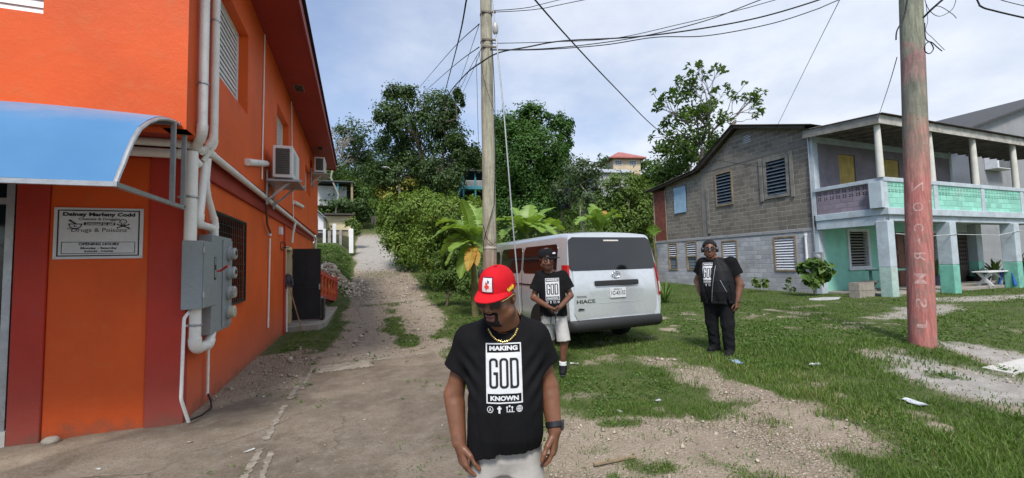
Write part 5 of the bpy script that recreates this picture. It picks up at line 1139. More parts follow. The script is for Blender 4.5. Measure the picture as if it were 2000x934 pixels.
tree('shade_tree', 'dark leafy mass of tree between the open tree and the wooden pole', 'tree', (920, 420), 62, [(915, 315, 35, 25), (945, 300, 25, 25, .6), (890, 340, 30, 25), (950, 325, 25, 20, .7)], .36, 1200, 'dark', r0=.3, seed=8, sub=12, spread=.28, group=G_)
tree('umbrella_tree', 'grey green umbrella leaved tree right of the vine covered tree', 'tree', (1135, 430), 36, [(1135, 330, 35, 25), (1160, 355, 28, 25, .7), (1110, 365, 32, 28), (1145, 385, 35, 25, .8)], .32, 800, 'grey', BARKP, .14, .5, 9, 14, .22, G_, .9, aspect=.4)
tree('shade_tree', 'dark tree behind the grey green umbrella leaved tree', 'tree', (1095, 400), 55, [(1095, 330, 40, 28), (1115, 355, 45, 30), (1080, 375, 45, 35)], .36, 1100, 'dark', r0=.3, seed=10, sub=12, spread=.28, group=G_)
tree('fruit_tree', 'light green dense bushy tree left of the block house', 'tree', (1225, 460), 30, [(1215, 365, 38, 28), (1250, 385, 35, 35), (1195, 400, 35, 35), (1240, 425, 40, 40), (1205, 445, 35, 35), (1268, 420, 22, 40, .7), (1268, 455, 20, 28, .6)], .22, 1700, 'light', r0=.18, seed=12, sub=16, spread=.24, group=G_)
tree('mango_tree', 'green tree filling the gap behind the low roof of the block house', 'tree', (1300, 470), 38, [(1290, 335, 32, 28), (1330, 310, 35, 30), (1370, 300, 35, 28), (1320, 350, 35, 30), (1275, 370, 25, 30, .7), (1400, 290, 25, 25, .7)], .3, 1300, 'mid', r0=.25, seed=13, sub=13, spread=.26, group=G_)
tree('small_tree', 'dark bushy tree behind the cream hill house', 'tree', (1262, 340), 92, [(1258, 322, 22, 12), (1235, 330, 25, 10), (1285, 345, 25, 18)], .7, 300, 'dark', r0=.2, seed=14, group=G_)
tree('small_tree', 'thin tree standing against the wall of the cream hill house', 'tree', (1178, 345), 74, [(1178, 308, 9, 9, .5), (1172, 322, 10, 8, .5), (1182, 332, 10, 8, .5)], .6, 160, 'grey', r0=.12, seed=15, group=G_)
for i, (px, py, D, cl, kind, lab) in enumerate([
    (650, 400, 40, [(640, 345, 35, 30), (670, 360, 35, 30), (630, 375, 25, 25, .8), (690, 385, 40, 30), (715, 400, 30, 28)], 'mid', 'leafy tree above the cream hut left of the lane'),
    (735, 400, 46, [(720, 345, 30, 30), (745, 365, 35, 30), (725, 385, 30, 25)], 'dark', 'dark leafy tree left of the yellow bush'),
    (640, 410, 38, [(640, 396, 40, 14), (680, 400, 35, 13), (712, 408, 18, 20, .8)], 'dark', 'dark spreading bush over the roof of the cream hut')]):
    tree('hillside_tree', lab, 'tree', (px, py), D, cl, .27, 1200, kind, r0=.16, seed=30+i, sub=13, spread=.26, group=G_)
tree('yellow_bush', 'yellow leaved bush beside the street lamp post', 'bush', (780, 405), 44, [(760, 368, 25, 18), (795, 362, 28, 16), (825, 372, 25, 18), (780, 385, 40, 16)], .3, 500, 'yellow', r0=.08, seed=41, sub=12, spread=.25)
# hedge along the lane: three merged bushes
HG = 'bushes overhanging the lane'
tree('hedge_bush', 'tall light green bush overhanging the upper lane', 'bush', (800, 490), 24, [(770, 425, 35, 30), (800, 405, 35, 25), (770, 465, 30, 35), (815, 445, 45, 40), (790, 490, 30, 28), (760, 395, 10, 16, .2), (785, 388, 9, 14, .2), (745, 440, 10, 14, .2), (812, 385, 10, 14, .2)], .16, 2200, 'hedge', r0=.08, seed=51, sub=20, spread=.27, group=HG)
tree('hedge_bush', 'large light green bush in the middle of the lane side hedge', 'bush', (850, 540), 20, [(840, 405, 40, 25), (880, 420, 45, 35), (845, 450, 45, 40), (890, 465, 40, 40), (835, 495, 35, 40), (870, 510, 40, 40), (920, 430, 30, 35), (832, 384, 9, 16, .2), (860, 388, 10, 14, .2), (890, 392, 9, 14, .2), (925, 398, 10, 14, .2)], .14, 2500, 'hedge', r0=.08, seed=52, sub=20, spread=.27, group=HG)
tree('hedge_bush', 'darker weedy bush at the foot of the hedge nearest the banana plants', 'bush', (872, 570), 14.5, [(868, 515, 28, 30), (895, 540, 30, 28), (860, 545, 22, 22), (910, 560, 25, 18), (890, 500, 25, 30)], .12, 1700, 'mid', r0=.05, seed=53, sub=22, spread=.22, group=HG, aspect=.35)
# ---- bare tree with pale twigs
rs = np.random.RandomState(71); D = 37; b = at_depth(655, 420, D); b[2] = hz(b[0], b[1]); t = thing('bare_tree', 'leafless grey tree with many fine branches beside the orange building eaves', 'tree', tuple(b)); mb = MB()
top = at_depth(650, 330, D); p = limb(mb, b, top, .11, .08, rs)
def twig(a, d, L, r, k):
    e = a+d*L; limb(mb, a, e, r, r*.6, rs, 4, .05)
    if k == 0: return
    for _ in range(3 if k > 1 else 3): twig(a+(e-a)*rs.uniform(.5, 1), unit(d+rs.normal(size=3)*.5+np.array([0, 0, .12])), L*rs.uniform(.55, .8), r*.6, k-1)
for tx_, ty_ in ((640, 240), (665, 250), (690, 275), (625, 270), (700, 310), (645, 290)):
    e = at_depth(tx_, ty_, D+rs.uniform(-1, 1)); twig(top, unit(e-top), np.linalg.norm(e-top)*.5, .06, 3)
mb.build('trunk', M('grey_bark', (.3, .27, .24), .9, .2), t, smooth=180)
# ---- sparse tree behind the block house: forked limbs ending in leaf rosettes
rs = np.random.RandomState(77); D = 33; b = at_depth(1365, 440, D); b[2] = hz(b[0], b[1]); t = thing('sparse_tree', 'tall sparse tree with rosettes of leaves rising behind the block house roof', 'tree', tuple(b)); mb = MB(); tips = []
f = at_depth(1372, 290, D); limb(mb, b, f, .24, .16, rs, 6, .02)
def grow(a, d, L, r, k):
    e = a+d*L; limb(mb, a, e, r, r*.62, rs, 4, .05)
    if k == 0: tips.append((e, d)); return
    for _ in range(rs.randint(2, 4)): grow(e, unit(d+rs.normal(size=3)*.48+np.array([0, 0, .1])), L*rs.uniform(.6, .92), r*.6, k-1)
for tx_, ty_, w in ((1345, 150, 1), (1400, 140, 1), (1320, 200, 1), (1440, 190, 1), (1380, 190, 1), (1300, 240, 1), (1360, 230, 1), (1410, 230, 1)):
    e = at_depth(tx_, ty_, D+rs.uniform(-2, 2)); v_ = e-f; grow(f+v_*.1, unit(v_), np.linalg.norm(v_)*.36, .085, 3)
twigp = [at_depth(x, y, D) for x, y in ((1455, 165), (1480, 178), (1490, 182), (1275, 180), (1272, 270))]
for e in twigp: limb(mb, f+(e-f)*.45, e, .035, .015, rs, 5, .05); tips.append((e, unit(e-f)))
mb.build('trunk', M('sparse_bark', (.13, .11, .09), .9, .2), t, smooth=180)
Cs, Ns = [], []
for e, d in tips:
    k = rs.randint(7, 14); q = unit(rs.normal(size=(k, 3))+np.array([0, 0, .1])+d*.4); Cs.append(e+q*.24); Ns.append(unit(np.cross(q, rs.normal(size=(k, 3))*.4+np.array([.3, .3, 0]))+np.array([0, 0, .5])))
for c in ((1330, 275, 40, 25), (1370, 262, 35, 25), (1345, 225, 30, 20), (1300, 290, 25, 15), (1400, 285, 30, 22), (1340, 180, 25, 18), (1375, 215, 25, 18)):
    k = 210; p = at_depth(c[0], c[1], D); q = rs.normal(size=(k, 3))*np.array([c[2], c[2], c[3]])*.5*D/FPX; Cs.append(p+q); Ns.append(unit(rs.normal(size=(k, 3))+np.array([0, 0, .8])))
C = np.concatenate(Cs); v, f_, tn = leaves_mesh(C, np.concatenate(Ns), rs.uniform(.28, .55, len(C)), rs.uniform(0, 1, len(C)), .38, rs=rs); o = mesh_ob('crown', v, f_, LEAFS['mid'], t, smooth=0); set_tone(o, tn)
# dead limb leaning behind the gable
mb = MB(); a = at_depth(1415, 275, 24); limb(mb, at_depth(1395, 330, 24), at_depth(1437, 235, 24), .12, .06, rs, 5, .02); limb(mb, at_depth(1432, 245, 24), at_depth(1470, 232, 24), .03, .01, rs); tag(mb.build('dead_limb', M('dead_wood', (.2, .17, .14), .9), smooth=180), 'bare dead limb leaning behind the gable ridge', 'branch')
# ---- palm behind the dark tree
rs = np.random.RandomState(81)
def frond_plant(t, top, n, L, droop, wid, mat, name='fronds'):
    V_, F_, K_ = [], [], []; o = 0
    for i in range(n):
        a = 2*math.pi*i/n+rs.uniform(-.3, .3); el = rs.uniform(.1, 1.1); d = np.array([math.cos(a)*math.cos(el), math.sin(a)*math.cos(el), math.sin(el)]); side = np.array([-math.sin(a), math.cos(a), 0]); pts = []
        for k in range(13): s_ = k/12; pts.append(top+d*L*s_+np.array([0, 0, -droop*L*s_*s_]))
        for k in range(1, 13):
            w = wid*math.sin(math.pi*min(1, .15+.85*k/12))**.7
            for sg in (-1, 1): q = pts[k]; V_ += [q, q+side*sg*w+np.array([0, 0, -w*.5])+d*w*.3, pts[k-1]+(q-pts[k-1])*.5]; F_.append((o, o+1, o+2)); K_.append(rs.uniform()); o += 3
    ob = mesh_ob(name, np.array(V_), np.array(F_), mat, t, smooth=0); set_tone(ob, np.repeat(K_, 3))
b = at_depth(925, 400, 56); b[2] = hz(b[0], b[1]); t = thing('palm_tree', 'palm tree showing its fronds left of the wooden pole', 'palm', tuple(b)); top = at_depth(925, 325, 56); mb = MB(); limb(mb, b, top, .2, .14, rs); mb.build('trunk', BARK, t, smooth=180); frond_plant(t, top, 15, 2.6, .9, .5, LEAFS['mid'])
# ---- banana plants
BAN = leafmat('banana_leaf', (.14, .26, .035), (.28, .42, .09), None, .4, .35); BANY = leafmat('dry_banana_leaf', (.36, .17, .025), (.42, .27, .05), None, .6, .2)
def banana(name, label, base_, stem_top, leaves_, group):
    """leaves_: (tip px, py, tip depth offset, arch, width, kind)"""
    bx, by, D = base_; b = at_depth(bx, by, D); b[2] = hz(b[0], b[1])-.05; tp = at_depth(*stem_top, D); t = thing(name, label, 'banana plant', tuple(b), 0, group)
    mb = MB(); limb(mb, b, tp, .11, .05, rs, 5, .02); mb.build('stem', M('banana_stem', (.16, .15, .06), .7, .3, 5, .1, stain=(.1, .06, .03)), t, smooth=180)
    for tx_, ty_, dd, arch, w, kd in leaves_:
        w = w*1.25; e = at_depth(tx_, ty_, D+dd); ch = e-tp; L = np.linalg.norm(ch); upv = np.array([0, 0, 1.]); n = 18; mid = []
        for k in range(n+1): s_ = k/n; mid.append(tp+ch*s_+upv*arch*L*math.sin(math.pi*s_**.8)*1.)
        V_, F_, K_ = [], [], []
        for sg in (-1, 1):
            k = 0
            while k < n:
                m_ = min(n, k+rs.randint(1, 4)); prev = None
                tilt = rs.uniform(-.15, .25)
                for j in (k, m_):
                    q = mid[j]; tg = unit(mid[min(n, j+1)]-mid[max(0, j-1)]); sd = unit(np.cross(tg, upv)+1e-6); nn = np.cross(sd, tg); s_ = j/n; ww = w*max(.03, math.sin(math.pi*min(1, .08+.92*s_))**.6) if s_ > .1 else w*.06
                    gap = .0 if j == k else -.0
                    outer = q+sd*sg*ww+nn*ww*(.25-tilt)+tg*ww*.25; inner = q
                    V_ += [inner, q+sd*sg*ww*.5+nn*ww*.2+tg*ww*.1, outer+(tg*ww*-.12 if j == m_ else 0)]; K_ += [rs.uniform(0, 1)]*3
                o_ = len(V_)-6; F_ += [(o_, o_+3, o_+4, o_+1), (o_+1, o_+4, o_+5, o_+2)]; k = m_
        ob = mesh_ob('leaf', np.array(V_), np.array(F_), BANY if kd else BAN, t, smooth=0); set_tone(ob, K_)
        mb = MB(); mb.tube(mid, [.02*(1-k/n)+.004 for k in range(n+1)], 5, caps=False); mb.build('midrib', M('midrib', (.25, .32, .1), .5), ob, smooth=180)
BG = 'banana plants by the lane'
banana('banana_plant', 'banana plant left of the wooden pole with one orange dying leaf', (928, 575, 11.5), (925, 480), [(902, 388, -.5, .1, .16, 0), (845, 465, -.4, .35, .28, 0), (872, 475, .4, .12, .3, 0), (915, 398, .5, .1, .22, 0), (878, 492, -.8, .15, .22, 0), (985, 430, .6, .22, .3, 0), (975, 480, 1, .2, .25, 0), (898, 545, -.6, .15, .2, 0), (932, 520, -.7, .12, .11, 1), (960, 450, -.5, .25, .25, 0), (940, 405, 1, .15, .2, 0), (862, 500, .8, .3, .22, 0), (914, 530, -.9, .1, .13, 1), (850, 440, .3, .3, .26, 0), (890, 445, -.6, .2, .25, 0), (945, 430, .8, .15, .22, 0), (870, 520, -.4, .3, .22, 0), (950, 500, -.3, .3, .2, 0)], BG)
banana('banana_plant', 'banana plant behind the van roof with broad ragged leaves', (1030, 540, 14), (1028, 462), [(1035, 400, .5, .08, .3, 0), (1062, 422, -.5, .15, .32, 0), (1102, 450, .5, .25, .36, 0), (1075, 428, .8, .12, .26, 0), (985, 425, -.6, .2, .3, 0), (1000, 440, .8, .2, .26, 0), (1090, 465, -.8, .3, .32, 0), (975, 470, -.4, .35, .32, 0), (1010, 425, .2, .1, .2, 1), (1050, 440, 1., .2, .3, 0), (1085, 405, 1., .12, .24, 0), (1000, 405, .6, .12, .24, 0), (1060, 455, -1., .3, .3, 0)], BG)
banana('banana_plant', 'young banana plant seen above the van roof near the house', (1172, 520, 16), (1170, 455), [(1155, 398, .4, .08, .3, 0), (1163, 408, -.5, .08, .22, 0), (1208, 410, -.4, .15, .3, 0), (1215, 425, .6, .2, .26, 0), (1125, 440, -.5, .4, .3, 0), (1190, 440, .8, .2, .22, 0), (1180, 412, 1, .12, .2, 1), (1140, 420, .5, .2, .2, 0)], BG)
banana('banana_plant', 'small banana clump low at the rear corner of the block house', (1278, 500, 24), (1276, 462), [(1262, 450, .2, .1, .3, 0), (1290, 452, .2, .1, .3, 0), (1276, 440, -.2, .05, .3, 0)], BG)
# ---- plants round the house
def bushlet(name, label, px, py, D, cl, size, per, kind, seed, aspect=.6, r0=.02, group=None, spread=.26): return tree(name, label, 'plant', (px, py), D, cl, size, per, kind, BARK, r0, .3, seed, 8, spread, group, .7, None, aspect, 1)
bushlet('broadleaf_shrub', 'broad leaved shrub growing against the corner of the block house', 1590, 576, 15.2, [(1590, 515, 18, 12), (1575, 525, 15, 12), (1605, 530, 18, 14), (1585, 545, 18, 14), (1610, 548, 12, 10, .7)], .24, 90, 'mid', 91, .8)
bushlet('small_bush', 'small pale bush at the foot of the lilac block wall', 1487, 568, 17.2, [(1480, 550, 10, 9), (1495, 552, 10, 8)], .12, 160, 'light', 92)
bushlet('sapling', 'thin sapling between the small bush and the broad leaved shrub', 1540, 574, 16.3, [(1540, 548, 6, 7, .4), (1536, 562, 7, 5, .4), (1548, 566, 7, 5, .4)], .12, 70, 'mid', 93)
def blades(name, label, cat, p, n, L, w, mat, seed, droop=.5, el0=.7, group=None, parent=None, z0=0):
    rs_ = np.random.RandomState(seed); V_, F_, K_ = [], [], []
    for i in range(n):
        a = rs_.uniform(0, 6.28); el = rs_.uniform(el0, 1.5); l = L*rs_.uniform(.6, 1.1); d = np.array([math.cos(a)*math.cos(el), math.sin(a)*math.cos(el), math.sin(el)]); sd = np.array([-math.sin(a), math.cos(a), 0]); k_ = rs_.uniform(); o_ = len(V_); r0_ = rs_.uniform(0, .06)
        for k in range(6): s_ = k/5; q = np.array(p)+np.array([math.cos(a)*r0_, math.sin(a)*r0_, z0])+d*l*s_+np.array([math.cos(a), math.sin(a), -1.2])*droop*l*s_**2*.4; ww = w*(1-s_**2)+.002; V_ += [q-sd*ww, q+sd*ww]; K_ += [k_, k_]
        for k in range(5): F_.append((o_+2*k, o_+2*k+1, o_+2*k+3, o_+2*k+2))
    ob = mesh_ob(name, np.array(V_), np.array(F_), mat, parent, smooth=60); set_tone(ob, K_)
    if parent is None: tag(ob, label, cat, group)
    return ob
q = on_z(1298, 560, .15); q = at_depth(1297, 560, 14); q[2] = hz(q[0], q[1]); blades('weed_tuft', 'tall grassy weed tuft behind the van tail', 'weed', q, 60, 1.25, .018, LEAFS['mid'], 3, .6, .8)
def potted(label, px, py, D, pot_m, r, h_, n, L, w, kind, seed, droop=.4, el0=.7):
    p = at_depth(px, py, D); p[2] = .2 if p[0] > 17.3 and p[1] > 8.9 else hz(p[0], p[1]); t = thing('potted_plant', label, 'potted plant', tuple(p), 0, 'potted plants on the porch edge')
    mb = MB(); mb.lathe([(r*.75, 0), (r, h_), (r*1.06, h_), (r*1.06, h_*.9), (r*.9, h_*.88), (.0, h_*.87)], p, 16); mb.build('pot', pot_m, t, smooth=40); blades('foliage', None, None, p, n, L, w, LEAFS[kind], seed, droop, el0, parent=t, z0=h_*.85)
PB = M('dark_pot', (.03, .035, .06), .5, .1); PG = M('green_pot', (.25, .3, .2), .6, .15); PC = M('clay_pot', (.3, .16, .1), .8, .2)
potted('snake plant in a dark blue pot beside the painted pole', 1832, 575, 17.6, PB, .2, .45, 9, .95, .06, 'dark', 5, .1, 1.1)
potted('spiky plant in a low black tyre pot', 1914, 563, 19.6, BLK, .42, .25, 26, .6, .03, 'mid', 6)
potted('small plant in a pale pot between the tyre pot and the green pot', 1928, 565, 19.8, LOUW, .2, .3, 18, .6, .03, 'mid', 7)
potted('leafy plant in a wide green pot left of the blue stool', 1947, 562, 20.1, PG, .38, .35, 40, .9, .06, 'mid', 8)
potted('tall plant in a clay planter right of the blue stool', 1993, 556, 21.2, PC, .35, .5, 50, 1.1, .05, 'light', 9)
# ================================================================== houses on the hill, fence, lamp, tank
def hillhouse(name, label, px, py, D, rot=0): 
    b = at_depth(px, py, D); return thing(name, label, 'house', tuple(b), rot), b
CREAMW = M('cream_wall', (.56, .45, .31), .8, .1, .5, .1); REDR = M('red_roof', (.36, .12, .1), .6, .15, .8, .1); WIN = M('hill_window', (.1, .12, .15), .2, .2)
t, b = hillhouse('hill_house', 'cream two storey house with red hip roof on the hilltop', 1212, 338, 85, rad(-12)); 
S = 85/FPX; w2, d2, hh = 27*S, 3.2, 36*S
mb = MB(); mb.box(-w2, w2, -d2, d2, -3, 22*S); mb.build('wall', CREAMW, t, smooth=0, local=True)
mb = MB(); e = .9; zr = 22*S; mb.add([(-w2-e, -d2-e, zr), (w2+e, -d2-e, zr), (w2+e, d2+e, zr), (-w2-e, d2+e, zr), (-w2*.15, 0, zr+19*S), (w2*.15, 0, zr+19*S), (-w2-e, -d2-e, zr-.25), (w2+e, -d2-e, zr-.25), (w2+e, d2+e, zr-.25), (-w2-e, d2+e, zr-.25)], [(0, 1, 5, 4), (1, 2, 5), (2, 3, 4, 5), (3, 0, 4), (0, 6, 7, 1), (1, 7, 8, 2), (3, 9, 6, 0), (2, 8, 9, 3), (6, 9, 8, 7)]); mb.build('roof', REDR, t, smooth=0, local=True)
for x in (-w2*.62, w2*.42):
    mb = MB(); mb.box(x-.75, x+.75, -d2-.06, -d2+.02, 8*S, 17*S); f_ = mb.build('window', LOUW, t, smooth=0, local=True)
    mb = MB()
    for i in range(3):
        for j in range(2): mb.box(x-.66+i*.46, x-.26+i*.46, -d2-.075, -d2-.062, 8*S+.08+j*.42, 8*S+.44+j*.42)
    mb.build('pane', WIN, f_, smooth=0, local=True)
t, b = hillhouse('hill_house', 'grey zinc roofed house half hidden below the cream hill house', 1185, 352, 66, rad(-10)); mb = MB(); mb.box(-2.6, 3.2, -2, 2, -3, .9); mb.build('wall', M('hill_grey_wall', (.3, .3, .3), .8, .15), t, smooth=0, local=True)
mb = MB(); mb.add([(-3, -2.4, .8), (3.6, -2.4, .8), (3.6, 0, 1.8), (-3, 0, 1.8), (3.6, 2.4, .8), (-3, 2.4, .8), (-3, -2.4, .7), (3.6, -2.4, .7), (3.6, 2.4, .7), (-3, 2.4, .7)], [(0, 1, 2, 3), (3, 2, 4, 5), (0, 6, 7, 1), (5, 4, 8, 9), (6, 9, 8, 7), (1, 7, 8, 4, 2), (0, 3, 5, 9, 6)]); mb.build('roof', M('hill_zinc', (.32, .34, .36), .5, .15), t, smooth=0, local=True)
TQ = M('turquoise_paint', (.06, .28, .34), .6, .12)
t, b = hillhouse('stilt_house', 'turquoise balcony house on stilts left of the wooden pole', 925, 385, 52, rad(-8)); s_ = 52/FPX
mb = MB(); mb.box(-22*s_, 30*s_, .9, 5, 8*s_, 50*s_); mb.build('wall', M('dim_blue_wall', (.03, .05, .06), .8, .2), t, smooth=0, local=True)
mb = MB(); mb.box(-24*s_, 32*s_, -.5, 5, 14*s_, 20*s_); mb.build('balcony_floor', TQ, t, smooth=0, local=True)
mb = MB(); mb.box(-26*s_, 34*s_, -1, 5.5, 48*s_, 50*s_); mb.build('roof', M('hill_dark_roof', (.06, .06, .06), .8), t, smooth=0, local=True)
for x in (-20, 3, 26): mb = MB(); mb.box(x*s_-.09, x*s_+.09, -.45, -.27, -1.5, 48*s_); mb.build('post', TQ, t, smooth=0, local=True)
mb = MB(); mb.box(-24*s_, 30*s_, -.45, -.38, 30*s_, 31.4*s_)
for i in range(30): x = (-23+i*1.8)*s_; mb.box(x-.03, x+.03, -.44, -.4, 20*s_, 30*s_)
mb.build('railing', M('pale_rail', (.5, .52, .53), .6), t, smooth=0, local=True)
t, b = hillhouse('hut', 'white house with turquoise post half hidden by leaves left of the lane', 664, 402, 38); s_ = 38/FPX
mb = MB(); mb.box(-40*s_, 12*s_, 0, 4, 0, 38*s_); mb.build('wall', M('old_white_wall', (.5, .5, .48), .8, .2, 1, .2), t, smooth=0, local=True)
mb = MB(); mb.box(12*s_, 22*s_, .3, 3, 0, 36*s_); mb.build('doorway', DARK, t, smooth=0, local=True)
mb = MB(); mb.box(-5*s_, -2*s_, -1, -.85, 0, 40*s_); mb.build('turquoise_post', TQ, t, smooth=0, local=True)
mb = MB(); mb.box(20*s_, 24*s_, -1, -.8, 0, 45*s_); mb.build('brown_post', M('tan_post', (.3, .24, .14), .8), t, smooth=0, local=True)
mb = MB(); mb.box(-45*s_, 26*s_, -1.3, 4.2, 42*s_, 44*s_); mb.build('roof', M('dark_tin', (.07, .075, .08), .7), t, smooth=0, local=True)
t, b = hillhouse('hut', 'low cream hut with flat roof behind the dark fence', 662, 452, 34); s_ = 34/FPX
mb = MB(); mb.box(-24*s_, 25*s_, 0, 4, -1, 30*s_); mb.build('wall', M('hut_cream', (.58, .5, .32), .8, .15, 1.2, .2), t, smooth=0, local=True)
mb = MB(); mb.box(-26*s_, 28*s_, -.5, 4.3, 31*s_, 34*s_); mb.build('roof', M('hut_roof', (.06, .05, .045), .8), t, smooth=0, local=True)
t, b = hillhouse('hut', 'small white gabled house with grey roof at the building corner', 612, 455, 31); s_ = 31/FPX
mb = MB(); q = [(-20*s_, 0, 0), (18*s_, 0, 0), (18*s_, 0, 32*s_), (-2*s_, 0, 50*s_), (-20*s_, 0, 34*s_)]; mb.prism(q, (0, 4, 0)); mb.build('wall', LOUW, t, smooth=0, local=True)
mb = MB(); mb.slab([[(-2*s_, -.5, 53*s_), (22*s_, -.5, 29*s_)], [(-2*s_, 4.3, 53*s_), (22*s_, 4.3, 29*s_)]], (0, 0, .06)); mb.slab([[(-24*s_, -.5, 35*s_), (-2.01*s_, -.5, 53*s_)], [(-24*s_, 4.3, 35*s_), (-2.01*s_, 4.3, 53*s_)]], (0, 0, .06)); mb.build('roof', M('hut_grey_roof', (.33, .35, .36), .6, .1), t, smooth=0, local=True)
mb = MB(); mb.box(3*s_, 8*s_, -.02, .01, 4*s_, 28*s_); mb.build('door', DARK, t, smooth=0, local=True)
# fence: dark mottled panels between white posts
D = 28.5; s_ = D/FPX; b = at_depth(650, 487, D); t = thing('fence', 'dark mottled garden fence with white posts beside the lane', 'fence', tuple(b)); mb = MB()
FM = M('mottled_fence', (.05, .042, .038), .9, .3, 3, .3, 30, stain=(.3, .28, .25), stain_scale=6, stain_amt=.25)
mb.wall((-38*s_, 0, 0), (1, 0, 0), (0, 0, 1), (0, -1, 0), 66*s_, 38*s_, [(i*2.2*s_+.03, i*2.2*s_+.06, 4*s_, 35*s_) for i in range(30)], .06); mb.build('panel', FM, t, smooth=0, local=True)
for x, w, h1, m_ in ((-33, 7, 50, LOUW), (-15, 5, 40, LOUW), (-6, 5, 36, M('grey_post', (.3, .28, .25), .9, .2)), (3, 6, 50, LOUW), (14, 5, 38, MATS['grey_post'])): mb = MB(); mb.box((x-w/2)*s_, (x+w/2)*s_, -.09, -.002, 0, h1*s_); mb.build('post', m_, t, smooth=0, local=True)
b = at_depth(686, 489, 27.2); s_ = 27.2/FPX; mb = MB(); mb.box(b[0]-4*s_, b[0]+4*s_, b[1]-.13, b[1]+.13, b[2]-.2, b[2]+42*s_); tag(mb.build('gate_post', M('bright_white', (.78, .78, .78), .6, .05), smooth=0, bevel=.02), 'bright white gate post standing alone at the edge of the paved lane', 'post')
t = thing('retaining_wall', 'low stone retaining wall with weathered posts at the lane bend', 'wall', tuple(at_depth(712, 462, 40))); b = at_depth(712, 462, 40); s_ = 40/FPX
mb = MB(); mb.box(b[0]-16*s_, b[0]+14*s_, b[1], b[1]+.4, b[2]-.6, b[2]+12*s_); mb.build('stone_face', M('old_stone', (.2, .175, .14), .9, .3, 2, .6, 12), t, smooth=0)
for x in (14, 20): mb = MB(); mb.box(b[0]+(x-2)*s_, b[0]+(x+2)*s_, b[1]-.3, b[1]-.1, b[2]-.6, b[2]+40*s_); mb.build('post', WOODG, t, smooth=0)
tree('small_tree', 'small round light green tree behind the white gate post', 'tree', (690, 470), 29.5, [(690, 438, 13, 11), (697, 448, 10, 10, .7)], .2, 420, 'light', r0=.05, seed=101)
# street lamp
t = thing('street_lamp', 'wooden street lamp post with arm above the lane', 'street lamp', tuple(at_depth(783, 400, 42))); a = at_depth(783, 415, 42); c = at_depth(777, 325, 42); mb = MB(); mb.tube([a, c], [.16, .13], 10); mb.build('post', M('lamp_post_wood', (.3, .275, .23), .9, .2), t)
e = at_depth(752, 327, 42); mb = MB(); mb.tube([at_depth(777, 336, 42), at_depth(765, 330, 42), e], .03, 6); mb.build('arm', STEEL, t); mb = MB(); mb.ell(e+np.array([0, 0, -.03]), (.42, .2, .13), 10); mb.build('lamp_head', M('lamp_head', (.55, .56, .56), .4), t)
# water tank
b = at_depth(1102, 374, 37); mb = MB(); mb.lathe([(.6, -1.6), (.62, .1), (.55, .22), (.3, .27), (.0, .27)], b, 20); tag(mb.build('water_tank', M('black_tank', (.012, .013, .014), .5, .1), smooth=40), 'black water tank half buried in the hillside greenery', 'water tank')
# block wall stub behind the van at the rear corner of the house
c = on_x(1275, 560, 16.9)
mb = MB(); mb.box(16.2, 17.0, 20.4, 20.6, -.2, 2.35); mb.box(16.1, 16.35, 20.2, 20.45, -.2, 2.4); tag(mb.build('boundary_wall', M('boundary_concrete', (.22, .2, .17), .9, .25, 2, .4, stain=(.1, .09, .07), stain_amt=.6), smooth=0), 'short weathered wall stub at the rear corner of the block house', 'wall')

# ================================================================== poles and wires
def polemat(name, cols, chalk=False):
    m, T, p = newmat(name); co = T.n('ShaderNodeTexCoord').outputs['Object']; sp = T.n('ShaderNodeSeparateXYZ'); T.l(co, sp.inputs[0])
    mp = T.n('ShaderNodeMapping'); T.l(co, mp.inputs[0]); mp.inputs['Scale'].default_value = (6, 6, .5)
    gr = T.noise(mp.outputs[0], 4, 6, .7); n1 = T.noise(co, 3, 5, .65); zz = T.math('ADD', sp.outputs[2], T.math('MULTIPLY', T.math('SUBTRACT', n1, .5), 1.6))
    c = None
    for z0, z1, col in cols:
        cc = T.mix(T.ramp(gr, .3, .7), [v*.6 for v in col], [min(1, v*1.25) for v in col]); c = cc if c is None else T.mix(T.ramp(zz, z0, z1), c, cc)
    mp2 = T.n('ShaderNodeMapping'); T.l(co, mp2.inputs[0]); mp2.inputs['Scale'].default_value = (1.5, 1.5, 5)
    c = T.mix(T.math('MULTIPLY', T.ramp(T.noise(mp2.outputs[0], 5, 5, .75), .6, .7), .7), c, (.06, .045, .035)); c = T.mix(T.math('MULTIPLY', T.ramp(T.noise(co, 2.6, 7, .8), .45, .62), .5), c, (.18, .16, .125)); c = T.mix(T.math('MULTIPLY', T.ramp(T.noise(co, 9, 5, .8), .58, .66), .6), c, (.36, .3, .26))
    T.l(c, p.inputs['Base Color']); p.inputs['Roughness'].default_value = .85; T.l(T.bump(gr, .5, .02), p.inputs['Normal']); return m
a = on_y(957.5, 520, 7.26); c = on_y(949, 0, 7.26); d = (c-a)/(c[2]-a[2]); zg = hz(a[0], a[1]); b0 = a+d*(zg-.2-a[2]); top = a+d*(9.2-a[2])
t = thing('utility_pole', 'slender greenish wooden utility pole between the red cap and the van', 'utility pole', tuple(a+d*(zg-a[2]))); mb = MB(); mb.tube([b0+(top-b0)*k/10+RS.normal(size=3)*.004 for k in range(11)], list(np.linspace(.136, .1, 11)), 20); mb.build('pole', polemat('grey_pole_wood', [(0, 1, (.3, .2, .15)), (1.5, 2.3, (.37, .35, .26))]), t, smooth=60)
LP = lambda y: on_y(957.5-8.5*(520-y)/520, y, 7.26)
for y in (30, 84, 98):
    mb = MB(); q = LP(y); mb.lathe([(.116, -.02), (.122, -.01), (.122, .01), (.116, .02)], q, 16, caps=False); mb.bar(q+np.array([-.12, -.1, 0]), q+np.array([.16, -.1, .03]), .03, .03); mb.build('bracket', M('bracket_steel', (.2, .17, .14), .7, .2, metal=.5), t, smooth=0)
